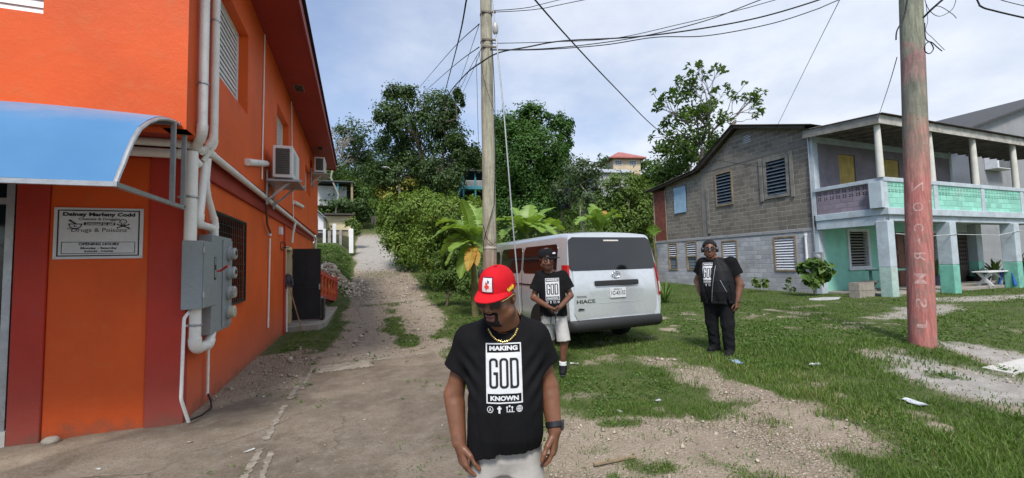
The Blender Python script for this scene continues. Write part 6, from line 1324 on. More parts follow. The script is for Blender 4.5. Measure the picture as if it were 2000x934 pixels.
mb = MB(); mb.lathe([(.14, -.02), (.14, .02)], LP(484), 18, caps=False); mb.build('band', M('pale_band', (.45, .4, .34), .7), t)
for i, pts in enumerate([[(962, 100), (966, 180), (968, 300), (965, 400), (945, 470), (944, 490)], [(944, 440), (950, 465), (962, 478), (972, 470), (978, 462)]]):
    mb = MB(); mb.tube([on_y(x, y, 7.1) for x, y in pts], .007, 6); tag(mb.build('pole_cable', BLK, smooth=60), ('black cable stapled down the slender pole', 'loose cable loop hanging across the slender pole foot')[i], 'cable', 'loose cables on the slender pole')
# painted pole at the right
gz_ = hz(8.85, 4.1); a = np.array([8.85, 4.1, gz_]); c = on_y(1779, 0, 4.12); d = (c-a)/(c[2]-a[2]); t = thing('painted_pole', 'thick utility pole painted faded red below and mossy green above', 'utility pole', tuple(a)); mb = MB(); PR0, PR1 = .178, .155
NK = 24; ax_ = [a+d*z for z in np.linspace(-.2, 8.5, NK)]; mb.tube(ax_, list(np.linspace(PR0, PR1, NK)), 28)
pole = mb.build('pole', polemat('painted_pole', [(0, 1, (.42, .15, .13)), (2.6, 3.4, (.36, .19, .15)), (3.5, 4.0, (.2, .2, .15)), (4.3, 4.8, (.36, .2, .18)), (5.0, 5.4, (.24, .25, .18))]), t, smooth=60)
# white brush letters running down the pole
cdir = np.array([-a[0], -a[1]]); cdir = cdir/np.linalg.norm(cdir); tang = np.array([cdir[1], -cdir[0]])
if tang@np.array([1, 0]) < 0: tang = -tang
for ch, z, w, h_ in (('Z', 2.68, .19, .17), ('O', 2.33, .16, .15), ('C', 1.98, .15, .13), ('I', 1.74, .03, .1), ('R', 1.48, .17, .15), ('M', 1.12, .19, .17), ('S', .72, .17, .15), ('J', .38, .16, .14)):
    tv, tf = text_mesh(ch, .2, None, .001, res=6); tv = tv-(tv.max(0)+tv.min(0))/2; e = tv.max(0)*2; tv[:, 0] *= h_/max(e[0], 1e-4); tv[:, 1] *= w*.8/max(e[1], 1e-4)
    bm_ = bmesh.new(); vs_ = [bm_.verts.new(tuple(p)) for p in tv]
    for f_ in tf:
        try: bm_.faces.new([vs_[k] for k in f_])
        except ValueError: pass
    for _ in range(3):
        le = [e_ for e_ in bm_.edges if e_.calc_length() > .03]
        if le: bmesh.ops.subdivide_edges(bm_, edges=le, cuts=1); bmesh.ops.triangulate(bm_, faces=bm_.faces)
    bm_.verts.index_update(); V_ = []
    for v_ in bm_.verts:
        u_ = -v_.co.y; zz = z-v_.co.x                                    # letters lie on their side
        r_ = PR0+(PR1-PR0)*(zz+.2)/8.7+.0025; th_ = u_/r_; pz = a+d*zz; q = pz[:2]+(cdir*math.cos(th_)+tang*math.sin(th_))*r_; V_.append((q[0], q[1], pz[2]))
    mesh_ob('painted_letter', np.array(V_), [tuple(v_.index for v_ in f_.verts) for f_ in bm_.faces], M('chalky_white', (.5, .33, .3), .9, .2, 14, .1, stain=(.4, .16, .14), stain_scale=22, stain_amt=.9), t, smooth=180); bm_.free()
WIRE = M('wire_black', (.012, .012, .013), .6, .1); WIREG = M('wire_grey', (.3, .31, .32), .5, .1, metal=.5)
def wire(label, pts, r, mat=WIRE, n=6, name='overhead_wire', cat='wire', group='overhead wires'):
    pts = list(pts)
    if group == 'overhead wires':                       # run on past the edge of the view, as the real spans do
        for e, f_ in ((0, 1), (-1, -2)):
            if pts[e][1] < 0: a_, b_ = pts[e], pts[f_]; k_ = 260/max(30, abs(a_[1]-b_[1])+abs(a_[0]-b_[0])*.3); q_ = (a_[0]+(a_[0]-b_[0])*k_, a_[1]+(a_[1]-b_[1])*k_, a_[2]); pts = [q_]+pts if e == 0 else pts+[q_]
    P = np.array([at_depth(x, y, D) for x, y, D in pts]); k = len(P); q = []
    for i in range(k-1):                                # smooth through the surveyed points
        p0, p1, p2, p3 = P[max(i-1, 0)], P[i], P[i+1], P[min(i+2, k-1)]
        for s_ in np.linspace(0, 1, 8, endpoint=False): q.append(.5*((2*p1)+(-p0+p2)*s_+(2*p0-5*p1+4*p2-p3)*s_**2+(-p0+3*p1-3*p2+p3)*s_**3))
    q.append(P[-1]); mb = MB(); mb.tube(q, r, n); return tag(mb.build(name, mat, smooth=180), label, cat, group)
wire('thick sagging black cable crossing the slender pole to the upper right', [(845, 270, 16), (870, 197, 12), (905, 150, 9), (940, 122, 7.5), (975, 103, 7.5), (1030, 92, 7.5), (1100, 80, 7.5), (1230, 73, 7.4), (1350, 59, 7.3), (1480, 35, 7.2), (1605, -2, 7.1), (1700, -40, 7)], .013)
wire('black wire leaving the slender pole at bracket height and rising steeply to the top right', [(957, 97, 7.4), (1050, 96, 7.4), (1150, 87, 7.4), (1260, 70, 7.3), (1380, 40, 7.2), (1490, -2, 7.1)], .008)
wire('thin wire just above the thick sagging cable', [(957, 85, 7.4), (1080, 82, 7.4), (1200, 75, 7.4), (1330, 47, 7.3), (1450, 18, 7.2), (1525, -3, 7.1)], .006)
wire('low hanging wire that curves below the others to the top edge', [(957, 98, 7.3), (1060, 97, 7.4), (1180, 88, 7.4), (1280, 73, 7.3), (1380, 70, 7.3), (1500, 48, 7.2), (1590, 20, 7.1), (1650, -5, 7)], .008)
wire('upper thin wire from the high bracket to the top edge', [(962, 21, 7.3), (1030, 15, 7.3), (1100, -2, 7.2)], .006); wire('second thin wire from the high bracket, slightly lower', [(962, 24, 7.3), (1050, 18, 7.3), (1150, -2, 7.2)], .006)
wire('thick diagonal service cable running down to the block house gable', [(1010, -45, 6.6), (1045, 0, 7), (1120, 85, 8.5), (1200, 170, 11), (1280, 250, 15), (1340, 290, 17.5), (1400, 312, 18.3), (1480, 325, 17.4), (1530, 327, 17)], .014)
wire('thick black cable sweeping down into the dark tree left of the pole', [(918, -30, 6.5), (911, 0, 7), (900, 60, 9), (885, 120, 13), (868, 185, 18), (856, 240, 23)], .016)
wire('thin wire from the pole down to the upper left tree edge', [(936, 47, 7.2), (880, 100, 12), (820, 170, 20)], .009); wire('thin wire below it running to the same tree', [(936, 92, 7.2), (885, 130, 12), (826, 182, 20)], .009)
wire('fine wire from the pole bracket dropping steeply left', [(936, 48, 7.2), (915, 110, 10), (885, 200, 16)], .006); wire('fine wire beside the thick cable left of the pole', [(937, 100, 7.2), (915, 140, 10), (885, 205, 16)], .006); wire('finest wire hugging the left side of the pole bracket', [(937, 103, 7.2), (925, 135, 9), (895, 200, 14)], .005)
wire('straight thin wire hanging left of the slender pole', [(930, 110, 7.2), (932, 180, 7.2), (935, 300, 7.2)], .004); wire('thin wire slanting behind the slender pole', [(936, 105, 7.3), (948, 165, 7.4), (970, 230, 7.6), (985, 260, 8)], .004)
wire('thin straight wire slanting from the top edge to the gable ridge', [(1655, -30, 9), (1640, 0, 9.5), (1580, 120, 13), (1516, 250, 17)], .008); wire('short thin wire between the painted pole and the veranda roof corner', [(1752, 112, 7.1), (1735, 170, 9), (1713, 236, 14)], .007)
wire('thick loose cable at the top right corner', [(1903, -10, 6.5), (1915, 12, 6.5), (1945, 22, 6.5), (2005, 36, 6.4)], .012); wire('thin cable at the top right corner', [(1930, -8, 6.5), (1965, 3, 6.5), (2010, 14, 6.4)], .006)
wire('black cable hooked round the painted pole top', [(1750, 78, 6.75), (1752, 60, 6.75), (1765, 35, 6.75), (1772, 0, 6.75), (1775, -20, 6.75)], .011, group='cables tangled on the painted pole'); wire('thick short cable end sticking out right of the painted pole', [(1803, 35, 6.9), (1820, 18, 6.8), (1845, -4, 6.7)], .016, group='cables tangled on the painted pole')
wire('tangled thin wire loops right of the painted pole top', [(1805, -4, 6.9), (1815, 20, 6.85), (1835, 32, 6.8), (1860, 18, 6.8), (1868, -4, 6.8)], .005, group='cables tangled on the painted pole'); wire('thin wire with free end beside the painted pole', [(1806, 30, 6.9), (1830, 12, 6.8), (1858, 26, 6.8), (1868, 36, 6.8)], .005, group='cables tangled on the painted pole')
wire('coiled cable loop hung on the right of the painted pole', [(1806, 45, 6.85), (1808, 75, 6.85), (1818, 84, 6.8), (1823, 96, 6.8), (1815, 105, 6.8), (1806, 99, 6.8), (1808, 86, 6.8), (1818, 82, 6.8), (1830, 92, 6.8), (1840, 100, 6.8)], .008, group='cables tangled on the painted pole'); wire('fine wire dangling down to the cable coil', [(1808, 5, 6.85), (1812, 40, 6.85), (1808, 60, 6.85), (1822, 75, 6.8), (1845, 98, 6.8)], .004, group='cables tangled on the painted pole')
# guy wire with its insulator
g0, g1 = at_depth(958, -30, 7.1), at_depth(967, 50, 7.0); t = thing('guy_wire', 'grey steel guy wire with porcelain insulator beside the slender pole', 'guy wire', tuple(at_depth(1019, 640, 6.2))); mb = MB(); mb.tube([g0, g1], .009, 6); mb.build('upper_wire', WIREG, t); mb = MB(); c = (g1+at_depth(968, 62, 6.99))/2; mb.lathe([(.035, -.09), (.05, -.06), (.05, .04), (.035, .09)], c, 12); mb.build('insulator', M('porcelain', (.42, .41, .38), .3, .15, 9), t)
mb = MB(); P = [at_depth(968, 64, 6.98), at_depth(985, 230, 6.7), at_depth(1000, 420, 6.45), at_depth(1015, 590, 6.25), at_depth(1021, 665, 6.15)]; mb.tube(P, .012, 6); mb.build('lower_wire', WIREG, t)
# ================================================================== litter
def litter(name, label, px, py, col, sx, sy, seed, lift=.03):
    p = on_ground(px, py); r_ = np.random.RandomState(seed); g = []
    a_ = r_.uniform(0, 3)
    for i in range(5):
        g.append([]); 
        for j in range(4): u, w = (i/4-.5)*sx, (j/3-.5)*sy; x = u*math.cos(a_)-w*math.sin(a_); y = u*math.sin(a_)+w*math.cos(a_); g[-1].append((p[0]+x, p[1]+y, p[2]+lift+r_.uniform(0, lift)))
    mb = MB(); mb.slab(g, (0, 0, .003)); tag(mb.build(name, M('litter_%d' % seed, col, .6, .1), smooth=180), label, 'litter')
litter('face_mask', 'pale blue crumpled wrapper in the grass before the standing man', 1438, 712, (.3, .42, .6), .2, .1, 1); litter('paper', 'crumpled white paper on the sandy patch by the painted pole', 1785, 790, (.55, .57, .6), .22, .12, 2, .02)
litter('paper', 'small white scrap of paper on the stony ground', 1210, 806, (.55, .55, .55), .08, .03, 3, .012); litter('wrapper', 'white wrapper lying in the grass right of the blue one', 1592, 718, (.6, .62, .6), .14, .05, 4); litter('paper', 'torn white paper strip on the concrete drive', 487, 882, (.55, .55, .53), .09, .025, 5, .006)
litter('paper', 'tiny white paper scrap near the left edge of the drive', 192, 918, (.55, .55, .53), .04, .02, 6, .005); litter('bottle_fragment', 'clear plastic scrap at the edge of the tall grass', 1285, 786, (.45, .47, .5), .07, .04, 7, .015); litter('wrapper', 'pale scrap beside the young man feet', 1122, 714, (.5, .5, .48), .12, .04, 8, .02)
p = on_ground(1200, 906); mb = MB(); mb.bar((p[0]-.18, p[1]+.02, hz(p[0], p[1])+.02), (p[0]+.2, p[1]-.01, hz(p[0], p[1])+.025), .025, .015); tag(mb.build('stick', WOODB, smooth=0), 'flat brown stick on the gravel in the foreground', 'stick')
c = on_ground(1995, 724); mb = MB(); z = hz(c[0], c[1]); g = [[(c[0]+u, c[1]+w_, hz(c[0]+u, c[1]+w_)+.014) for u in np.linspace(-.35, 3, 12)] for w_ in np.linspace(-.05, .25, 4)]; mb.slab(g, (0, 0, -.03)); o = mb.build('road_slab', M('pale_slab', (.5, .48, .44), .9, .1), smooth=0); o['kind'] = 'structure'

# trees across the road, behind the photographer: seen only in the glass and paint of the van
rs = np.random.RandomState(303); cl = []
for k in range(26): x = -14+k*1.6; cl.append((np.array([x, -16+rs.uniform(-2, 2), 2.2+rs.uniform(0, 2.6)]), (1.8, 1.5, 1.6+rs.uniform(0, 1.2)), 1.))
C, N_, S, Tn = clump_leaves(cl, .4, 130, rs, 9, .32, .4); v, f_, tn = leaves_mesh(C, N_, S, Tn, .55, rs=rs); o = mesh_ob('roadside_wood', v, f_, LEAFS['dark'], smooth=0, local=True); set_tone(o, tn); tag(o, 'line of dark trees across the road', 'wood', kind='stuff')
# ================================================================== people
class Vox:
    """distance field on a grid, grown from soft-blended limbs, meshed as one continuous surface"""
    def __init__(s, lo, hi, h):
        s.lo = np.array(lo, float); s.h = h; s.n = np.ceil((np.array(hi)-s.lo)/h).astype(int)+1; s.D = np.full(s.n, .08, np.float32)
    def reg(s, lo, hi):
        a = np.clip(np.floor((np.array(lo)-s.lo)/s.h).astype(int), 0, s.n-1); b = np.clip(np.ceil((np.array(hi)-s.lo)/s.h).astype(int)+1, 0, s.n)
        sl = tuple(slice(a[i], max(b[i], a[i]+1)) for i in range(3)); g = [(s.lo[i]+s.h*np.arange(sl[i].start, sl[i].stop)).astype(np.float32) for i in range(3)]
        return sl, g[0][:, None, None], g[1][None, :, None], g[2][None, None, :]
    def put(s, sl, d, k, sub=False):
        A = s.D[sl]
        if sub:
            hh = np.clip(.5-.5*(A+d)/max(k, 1e-6), 0, 1); s.D[sl] = A*(1-hh)-d*hh+k*hh*(1-hh)
        else:
            hh = np.clip(.5+.5*(A-d)/max(k, 1e-6), 0, 1); s.D[sl] = A*(1-hh)+d*hh-k*hh*(1-hh)
    def cone(s, a, b, ra, rb, k=.012, sub=False, flat=(False, False), pad=.03, flatten=None):
        a = np.array(a, float); b = np.array(b, float); r = max(ra, rb)+k+pad; sl, X, Y, Z = s.reg(np.minimum(a, b)-r, np.maximum(a, b)+r)
        ab = b-a; L2 = ab@ab+1e-12; L = math.sqrt(L2); px, py, pz = X-a[0], Y-a[1], Z-a[2]; t0 = (px*ab[0]+py*ab[1]+pz*ab[2])/L2; t = np.clip(t0, 0, 1)
        qx, qy, qz = px-t*ab[0], py-t*ab[1], pz-t*ab[2]
        if flatten is not None:
            n, f = flatten; dn = qx*n[0]+qy*n[1]+qz*n[2]; d = np.sqrt(np.maximum(qx*qx+qy*qy+qz*qz+dn*dn*(1/f**2-1), 0))-(ra+(rb-ra)*t)
        else: d = np.sqrt(qx*qx+qy*qy+qz*qz)-(ra+(rb-ra)*t)
        if flat[1]: d = np.maximum(d, (t0-1)*L)
        if flat[0]: d = np.maximum(d, -t0*L)
        s.put(sl, d, k, sub)
    def ell(s, c, r, R=None, k=.012, sub=False):
        c = np.array(c, float); r = np.array(r, float); m = r.max()+k+.03; sl, X, Y, Z = s.reg(c-m, c+m); p = [X-c[0], Y-c[1], Z-c[2]]
        if R is not None: R = np.array(R); p = [R[0, i]*p[0]+R[1, i]*p[1]+R[2, i]*p[2] for i in range(3)]
        k0 = np.sqrt((p[0]/r[0])**2+(p[1]/r[1])**2+(p[2]/r[2])**2)+1e-6; k1 = np.sqrt((p[0]/r[0]**2)**2+(p[1]/r[1]**2)**2+(p[2]/r[2]**2)**2)+1e-6
        s.put(sl, k0*(k0-1)/k1, k, sub)
    def loft(s, rings, k=.02, sub=False, e=2.4, grow=0.):
        """rings: (z, cx, cy, half width, half depth)"""
        R_ = np.array(sorted(rings)); lo = np.array([(R_[:, 1]-R_[:, 3]).min(), (R_[:, 2]-R_[:, 4]).min(), R_[0, 0]])-k-.05; hi = np.array([(R_[:, 1]+R_[:, 3]).max(), (R_[:, 2]+R_[:, 4]).max(), R_[-1, 0]])+k+.05
        sl, X, Y, Z = s.reg(lo, hi); z = Z.ravel(); f = lambda i: np.interp(z, R_[:, 0], R_[:, i])[None, None, :]
        a, b = f(3)+grow, f(4)+grow; q = (np.abs((X-f(1))/a)**e+np.abs((Y-f(2))/b)**e)**(1/e); d = (q-1)*np.minimum(a, b)
        d = np.maximum(d, np.maximum(R_[0, 0]-Z, Z-R_[-1, 0])); s.put(sl, d.astype(np.float32), k, sub)
    def warp(s, fn, lo=None, hi=None):
        lo = s.lo if lo is None else lo; hi = s.lo+s.h*(s.n-1) if hi is None else hi; sl, X, Y, Z = s.reg(lo, hi); s.D[sl] += fn(X, Y, Z).astype(np.float32)
    def mesh(s, smooth=1):
        D = s.D; S = D < 0; n = D.shape
        c = np.zeros((n[0]-1, n[1]-1, n[2]-1), np.uint8); offs = [(i, j, k) for i in (0, 1) for j in (0, 1) for k in (0, 1)]
        for i, j, k in offs: c += S[i:n[0]-1+i, j:n[1]-1+j, k:n[2]-1+k]
        act = np.argwhere((c > 0) & (c < 8)); idm = np.full(c.shape, -1, np.int32); idm[tuple(act.T)] = np.arange(len(act))
        val = {o: D[act[:, 0]+o[0], act[:, 1]+o[1], act[:, 2]+o[2]] for o in offs}; acc = np.zeros((len(act), 3)); cnt = np.zeros(len(act))
        for o in offs:
            for ax in range(3):
                if o[ax] == 0:
                    o2 = list(o); o2[ax] = 1; a, b = val[o], val[tuple(o2)]; m = (a < 0) != (b < 0); t = np.where(m, a/np.where(m, a-b, 1), 0); p = np.array(o, float)[None].repeat(len(act), 0); p[:, ax] = t; acc[m] += p[m]; cnt[m] += 1
        V_ = s.lo+s.h*(act+acc/np.maximum(cnt, 1)[:, None]); Fs = []
        for ax in range(3):
            sh = [slice(None)]*3; sh2 = [slice(None)]*3; sh[ax] = slice(0, -1); sh2[ax] = slice(1, None); A, B_ = S[tuple(sh)], S[tuple(sh2)]; e = np.argwhere(A != B_); u, w = [(1, 2), (2, 0), (0, 1)][ax]
            e = e[(e[:, u] > 0) & (e[:, w] > 0) & (e[:, u] < n[u]-1) & (e[:, w] < n[w]-1)]
            def cid(du, dw): q = e.copy(); q[:, u] += du; q[:, w] += dw; return idm[q[:, 0], q[:, 1], q[:, 2]]
            q = np.stack([cid(-1, -1), cid(0, -1), cid(0, 0), cid(-1, 0)], 1); fl = ~A[tuple(e.T)]; q[fl] = q[fl][:, ::-1]; Fs.append(q)
        Fq = np.concatenate(Fs)
        for _ in range(smooth):
            sm = np.zeros_like(V_); ct = np.zeros(len(V_))
            for i in range(4): np.add.at(sm, Fq[:, i], V_[Fq[:, (i+1) % 4]]); np.add.at(ct, Fq[:, i], 1); np.add.at(sm, Fq[:, i], V_[Fq[:, (i-1) % 4]]); np.add.at(ct, Fq[:, i], 1)
            V_ = V_*.5+.5*sm/np.maximum(ct, 1)[:, None]
        return V_, Fq
def rot(yaw=0, pitch=0, roll=0): return np.array(Matrix.Rotation(yaw, 3, 'Z')@Matrix.Rotation(pitch, 3, 'X')@Matrix.Rotation(roll, 3, 'Y'))
def head(v, c, R, S=1., fat=0., open_mouth=0.):
    """face towards -y of the head frame"""
    T_ = lambda p: np.array(c)+R@(np.array(p, float)*S)
    E = lambda p, r, k=.012, sub=False: v.ell(T_(p), np.array(r)*S, R, k, sub)
    E((0, .014, .035), (.074, .094, .092)); E((0, -.02, -.02), (.064+fat, .074, .085), .02); E((0, -.032, -.066), (.052+fat*1.2, .056, .05), .02); E((0, -.07, -.098), (.026+fat*.5, .02, .02), .016)
    for s in (-1, 1):
        E((s*.04, -.062, -.028), (.026, .022, .024), .016); E((s*.03, -.088, .024), (.03, .012, .010), .012); E((s*.032, -.1, .004), (.017, .014, .011), .008, True)
        E((s*.034, -.087, .004), (.0145, .012, .0125), .003); E((s*.034, -.0885, .0085), (.0165, .0125, .0075), .003)
        E((s*.0125, -.102, -.034), (.011, .012, .009), .005); E((s*.079, .012, -.004), (.009, .02, .032), .006); E((s*.0845, .006, .0), (.004, .009, .016), .003, True)
        E((s*.055, -.0, -.07), (.016+fat, .035, .02), .02)
    v.cone(T_((0, -.092, .014)), T_((0, -.113, -.026)), .009*S, .0135*S, .006)
    E((0, -.104, -.036), (.017, .014, .010), .005)
    E((0, -.0955, -.0605), (.025, .013, .0075), .005); E((0, -.093, -.0755-open_mouth*.4), (.022, .013, .009), .005)
    if open_mouth: E((0, -.105, -.067-open_mouth*.2), (.018, .014, .0045+open_mouth*.2), .002, True)
    return T_
def hand(v, w, d, n, th, S=1., curl=(.25, .35, .4, .5), h=.004, thumb=.5, spread=1.):
    """wrist w, finger direction d, palm faces n, thumb on side th; every finger its own bent chain"""
    w = np.array(w, float); d = unit(np.array(d, float)); n = np.array(n, float); n = unit(n-d*(n@d)); th = np.array(th, float); th = unit(th-d*(th@d)-n*(th@n))
    v.cone(w-d*.01*S, w+d*.03*S, .026*S, .029*S, .012, flatten=(n, .72))
    for q, L in ((.026, .088), (.009, .092), (-.009, .088), (-.025, .08)): v.cone(w+d*.02*S+th*q*S*.7, w+d*L*S+th*q*S, .014*S, .0125*S, .012)
    for q, L, cu, r in ((.03, .074, curl[0], .0092), (.0105, .083, curl[1], .0095), (-.0095, .077, curl[2], .009), (-.029, .06, curl[3], .0078)):
        p = w+d*.088*S+th*q*S; a = .12+cu*.6; dd = d+th*q*1.2*spread
        for f in (.45, .3, .25):
            e = p+S*L*f*unit(dd*math.cos(a)+n*math.sin(a)); v.cone(p, e, r*S, r*.9*S, .004); p = e; a += cu; r *= .92
    p = w+d*.028*S+th*.024*S+n*.006*S; dd = unit(d*.62+th*.62+n*.38*thumb)
    for L, r in ((.042, .0145), (.034, .0108), (.028, .0098)): e = p+dd*L*S; v.cone(p, e, r*S, r*.92*S, .006); p = e; dd = unit(dd*1.+d*.38-th*.3+n*.12)
def meshobj(v, name, mat, parent, smooth=1, mi=None):
    V_, Fq = v.mesh(smooth); return mesh_ob(name, V_, Fq, mat, parent, smooth=180, local=True, mi=mi(V_, Fq) if mi else None), V_, Fq
def shell(V_, Fq, mask, off, name, mat, parent):
    """garment or hair lying on part of a surface, lifted off it and closed at its edge"""
    f = Fq[mask(V_[Fq].mean(1))]; ids, inv = np.unique(f, return_inverse=True); f = inv.reshape(-1, 4); P = V_[ids]
    nr = np.cross(P[f[:, 2]]-P[f[:, 0]], P[f[:, 3]]-P[f[:, 1]]); N_ = np.zeros_like(P)
    for i in range(4): np.add.at(N_, f[:, i], nr)
    N_ = unit(N_); n = len(P); e = np.concatenate([np.stack([f[:, i], f[:, (i+1) % 4]], 1) for i in range(4)]); key = {tuple(x) for x in e.tolist()}; rim = [x for x in e.tolist() if (x[1], x[0]) not in key]
    allf = [tuple(x) for x in (f).tolist()]+[(a, b, b+n, a+n)[::-1] for a, b in rim]
    return mesh_ob(name, np.concatenate([P+N_*off, P-N_*.001]), allf, mat, parent, smooth=180, local=True)
SKIN = {}
def skin(name, col, rough=.42):
    m, T, p = newmat(name); co = T.n('ShaderNodeTexCoord').outputs['Object']; n1 = T.noise(co, 9, 4); n2 = T.noise(co, 160, 3)
    c = T.mix(T.ramp(n1, .3, .7), [v*.8 for v in col], [v*1.2 for v in col]); T.l(c, p.inputs['Base Color']); p.inputs['Roughness'].default_value = rough; p.inputs['Specular IOR Level'].default_value = .45
    p.inputs['Subsurface Weight'].default_value = .08; p.inputs['Subsurface Radius'].default_value = (.01, .004, .002); T.l(T.bump(n2, .12, .004), p.inputs['Normal']); return m
def cloth(name, col, rough=.85, weave=420):
    m, T, p = newmat(name); co = T.n('ShaderNodeTexCoord').outputs['Object']; n1 = T.noise(co, 5, 5); n2 = T.noise(co, weave, 2); n3 = T.noise(co, 16, 4)
    c = T.mix(T.ramp(n1, .3, .7), [v*.82 for v in col], [v*1.15 for v in col]); T.l(c, p.inputs['Base Color']); p.inputs['Roughness'].default_value = rough; p.inputs['Specular IOR Level'].default_value = .12
    p.inputs['Sheen Weight'].default_value = .0; T.l(T.bump(T.math('ADD', T.math('MULTIPLY', n3, 1.), T.math('MULTIPLY', n2, .15)), .35, .012), p.inputs['Normal']); return m
BLACKT = cloth('black_cotton', (.008, .008, .009)); BLACKD = cloth('black_denim', (.011, .0115, .013)); VEST = cloth('black_vest', (.012, .012, .014), .55); GREYS = cloth('pale_grey_shorts', (.40, .375, .345)); GREYS2 = cloth('light_grey_shorts', (.47, .45, .43))
INKW = M('white_print', (.62, .63, .64), .8, .03, 8, .05, 200); INKB = M('black_print', (.013, .013, .014), .85, .05); LIP = skin('lips', (.2, .075, .065), .35); HAIR = M('black_hair', (.008, .007, .007), .8, .3, 60, .8, 300); GOLD = M('gold_metal', (.8, .55, .2), .22, .05, 6, 0, metal=1.); LENS = M('sunglass_lens', (.004, .004, .005), .08, .1, 3, 0, spec=.8); SHOE = cloth('black_shoe', (.012, .012, .014), .6); SOLE = M('shoe_sole', (.03, .03, .032), .7); SOCK = cloth('white_sock', (.7, .7, .68)); EYEW = M('eye_white', (.55, .52, .48), .2, .05, 4, 0); IRIS = M('eye_brown', (.02, .012, .008), .1, .05, 4, 0)
def rr_ring(w, h, r, n=5):
    P = []
    for cx, cy, a0 in ((w/2-r, h/2-r, 0), (-w/2+r, h/2-r, 90), (-w/2+r, -h/2+r, 180), (w/2-r, -h/2+r, 270)):
        for k in range(n+1): a = rad(a0+90*k/n); P.append((cx+r*math.cos(a), cy+r*math.sin(a)))
    return P
def print_shapes():
    """shirt print in units of its own width (1 wide, 1.56 tall, icons below); returns (white, black) as lists of (verts2d, faces)"""
    Wt, Bk = [], []
    def rect(L, a, b, c, d): L.append((np.array([(a, c), (b, c), (b, d), (a, d)]), [(0, 1, 2, 3)]))
    def ringp(L, outer, inner, skip=()):
        n = len(outer); L.append((np.array(list(outer)+list(inner)), [(i, (i+1) % n, n+(i+1) % n, n+i) for i in range(n) if i not in skip]))
    def tx(L, s, x, y, w, h, bold): tv, tf = text_mesh(s, 1., w, bold); tv = tv[:, :2].copy(); mn, mx = tv.min(0), tv.max(0); tv = (tv-(mn+mx)/2); tv[:, 1] *= h/(mx[1]-mn[1]); L.append((tv+np.array([x, y]), tf))
    t = .035
    rect(Wt, -.5, .5, .78-t, .78); rect(Wt, -.5, .5, -.78, -.78+t); rect(Wt, -.5, -.5+t, -.78+t, .78-t); rect(Wt, .5-t, .5, -.78+t, .78-t); rect(Wt, -.5+t, .5-t, -.53, .53)
    tx(Wt, 'MAKING', 0, .645, .8, .125, .05); tx(Wt, 'KNOWN', 0, -.645, .78, .125, .05)
    h, w, s_ = .78, .25, .068
    for ch, cx in (('G', -.29), ('O', 0), ('D', .29)):
        o = rr_ring(w, h, .1, 6); i = rr_ring(w-2*s_, h-2*s_*.85, .045, 6)
        if ch == 'D':
            o = [(x if not (x < -w/2+.09 and abs(y) > h/2-.101) else (-w/2), (y if not (x < -w/2+.09 and abs(y) > h/2-.101) else math.copysign(h/2, y))) for x, y in o]
        o = np.array(o)+[cx, 0]; i = np.array(i)+[cx, 0]
        if ch == 'G':
            n = len(o); ringp(Bk, o, i, skip=(n-1,)); rect(Bk, cx+w/2-s_, cx+w/2, .16, h/2-.1); rect(Bk, cx+w/2-s_, cx+w/2, -h/2+.1, .03); rect(Bk, cx-.005, cx+w/2-s_+.001, -.04, .03)
        else: ringp(Bk, o, i)
    y = -.93; r = .085; C_ = lambda R, n=20: np.array([(R*math.cos(a), R*math.sin(a)) for a in np.linspace(0, 2*math.pi, n+1)[:-1]])
    ringp(Wt, C_(r)+[-.4, y], C_(r-.016)+[-.4, y]); tx(Wt, 'A', -.4, y, .07, .09, .01)
    for a, b, c, d in ((-.175, -.125, y-.09, y+.09), (-.205, -.176, y+.01, y+.055), (-.124, -.095, y+.01, y+.055)): rect(Wt, a, b, c, d)
    for k in range(3): rect(Wt, .05+k*.07, .07+k*.07, y-.07, y+.03-(k == 1)*.03); rect(Wt, .07+k*.07, .12+k*.07-.002, y-.07, y-.055)
    for k in (-1, 0, 1): Wt.append((C_(.026)+[.13+k*.07, y+.05+.03*(k == 0)], [tuple(range(20))]))
    ringp(Wt, C_(r)+[.4, y+.01], C_(r-.016)+[.4, y+.01]); rect(Wt, .33, .47, y+.003, y+.017); rect(Wt, .393, .407, y-.06, y+.08); ringp(Wt, C_(r)*[.5, 1]+[.4, y+.01], C_(r-.012)*[.4, 1]+[.4, y+.01])
    return Wt, Bk
PRW, PRB = print_shapes()
def lay(shapes, tree_, fwd, lift, name, mat, parent, cut):
    """printed shapes pressed onto the cloth: every point dropped onto the shirt along the view of its own front"""
    bm_ = bmesh.new()
    for tv, tf in shapes:
        vs_ = [bm_.verts.new((p[0], 0, p[1])) for p in tv]
        for f_ in tf:
            try: bm_.faces.new([vs_[k] for k in f_])
            except ValueError: pass
    bmesh.ops.triangulate(bm_, faces=bm_.faces)
    for _ in range(5):
        le = [e_ for e_ in bm_.edges if e_.calc_length() > cut]
        if not le: break
        bmesh.ops.subdivide_edges(bm_, edges=le, cuts=1); bmesh.ops.triangulate(bm_, faces=[f_ for f_ in bm_.faces if len(f_.verts) > 3])
    bm_.verts.index_update(); out = []
    for v_ in bm_.verts:
        o_, dv = fwd(v_.co.x, v_.co.z); h_ = tree_.ray_cast(Vector(o_), Vector(dv)); q = h_[0] if h_[0] else Vector(o_)+Vector(dv)*.3; out.append(tuple(q-Vector(dv)*lift))
    fs = [tuple(v_.index for v_ in f_.verts) for f_ in bm_.faces]; bm_.free(); return mesh_ob(name, np.array(out), fs, mat, parent, smooth=180, local=True)
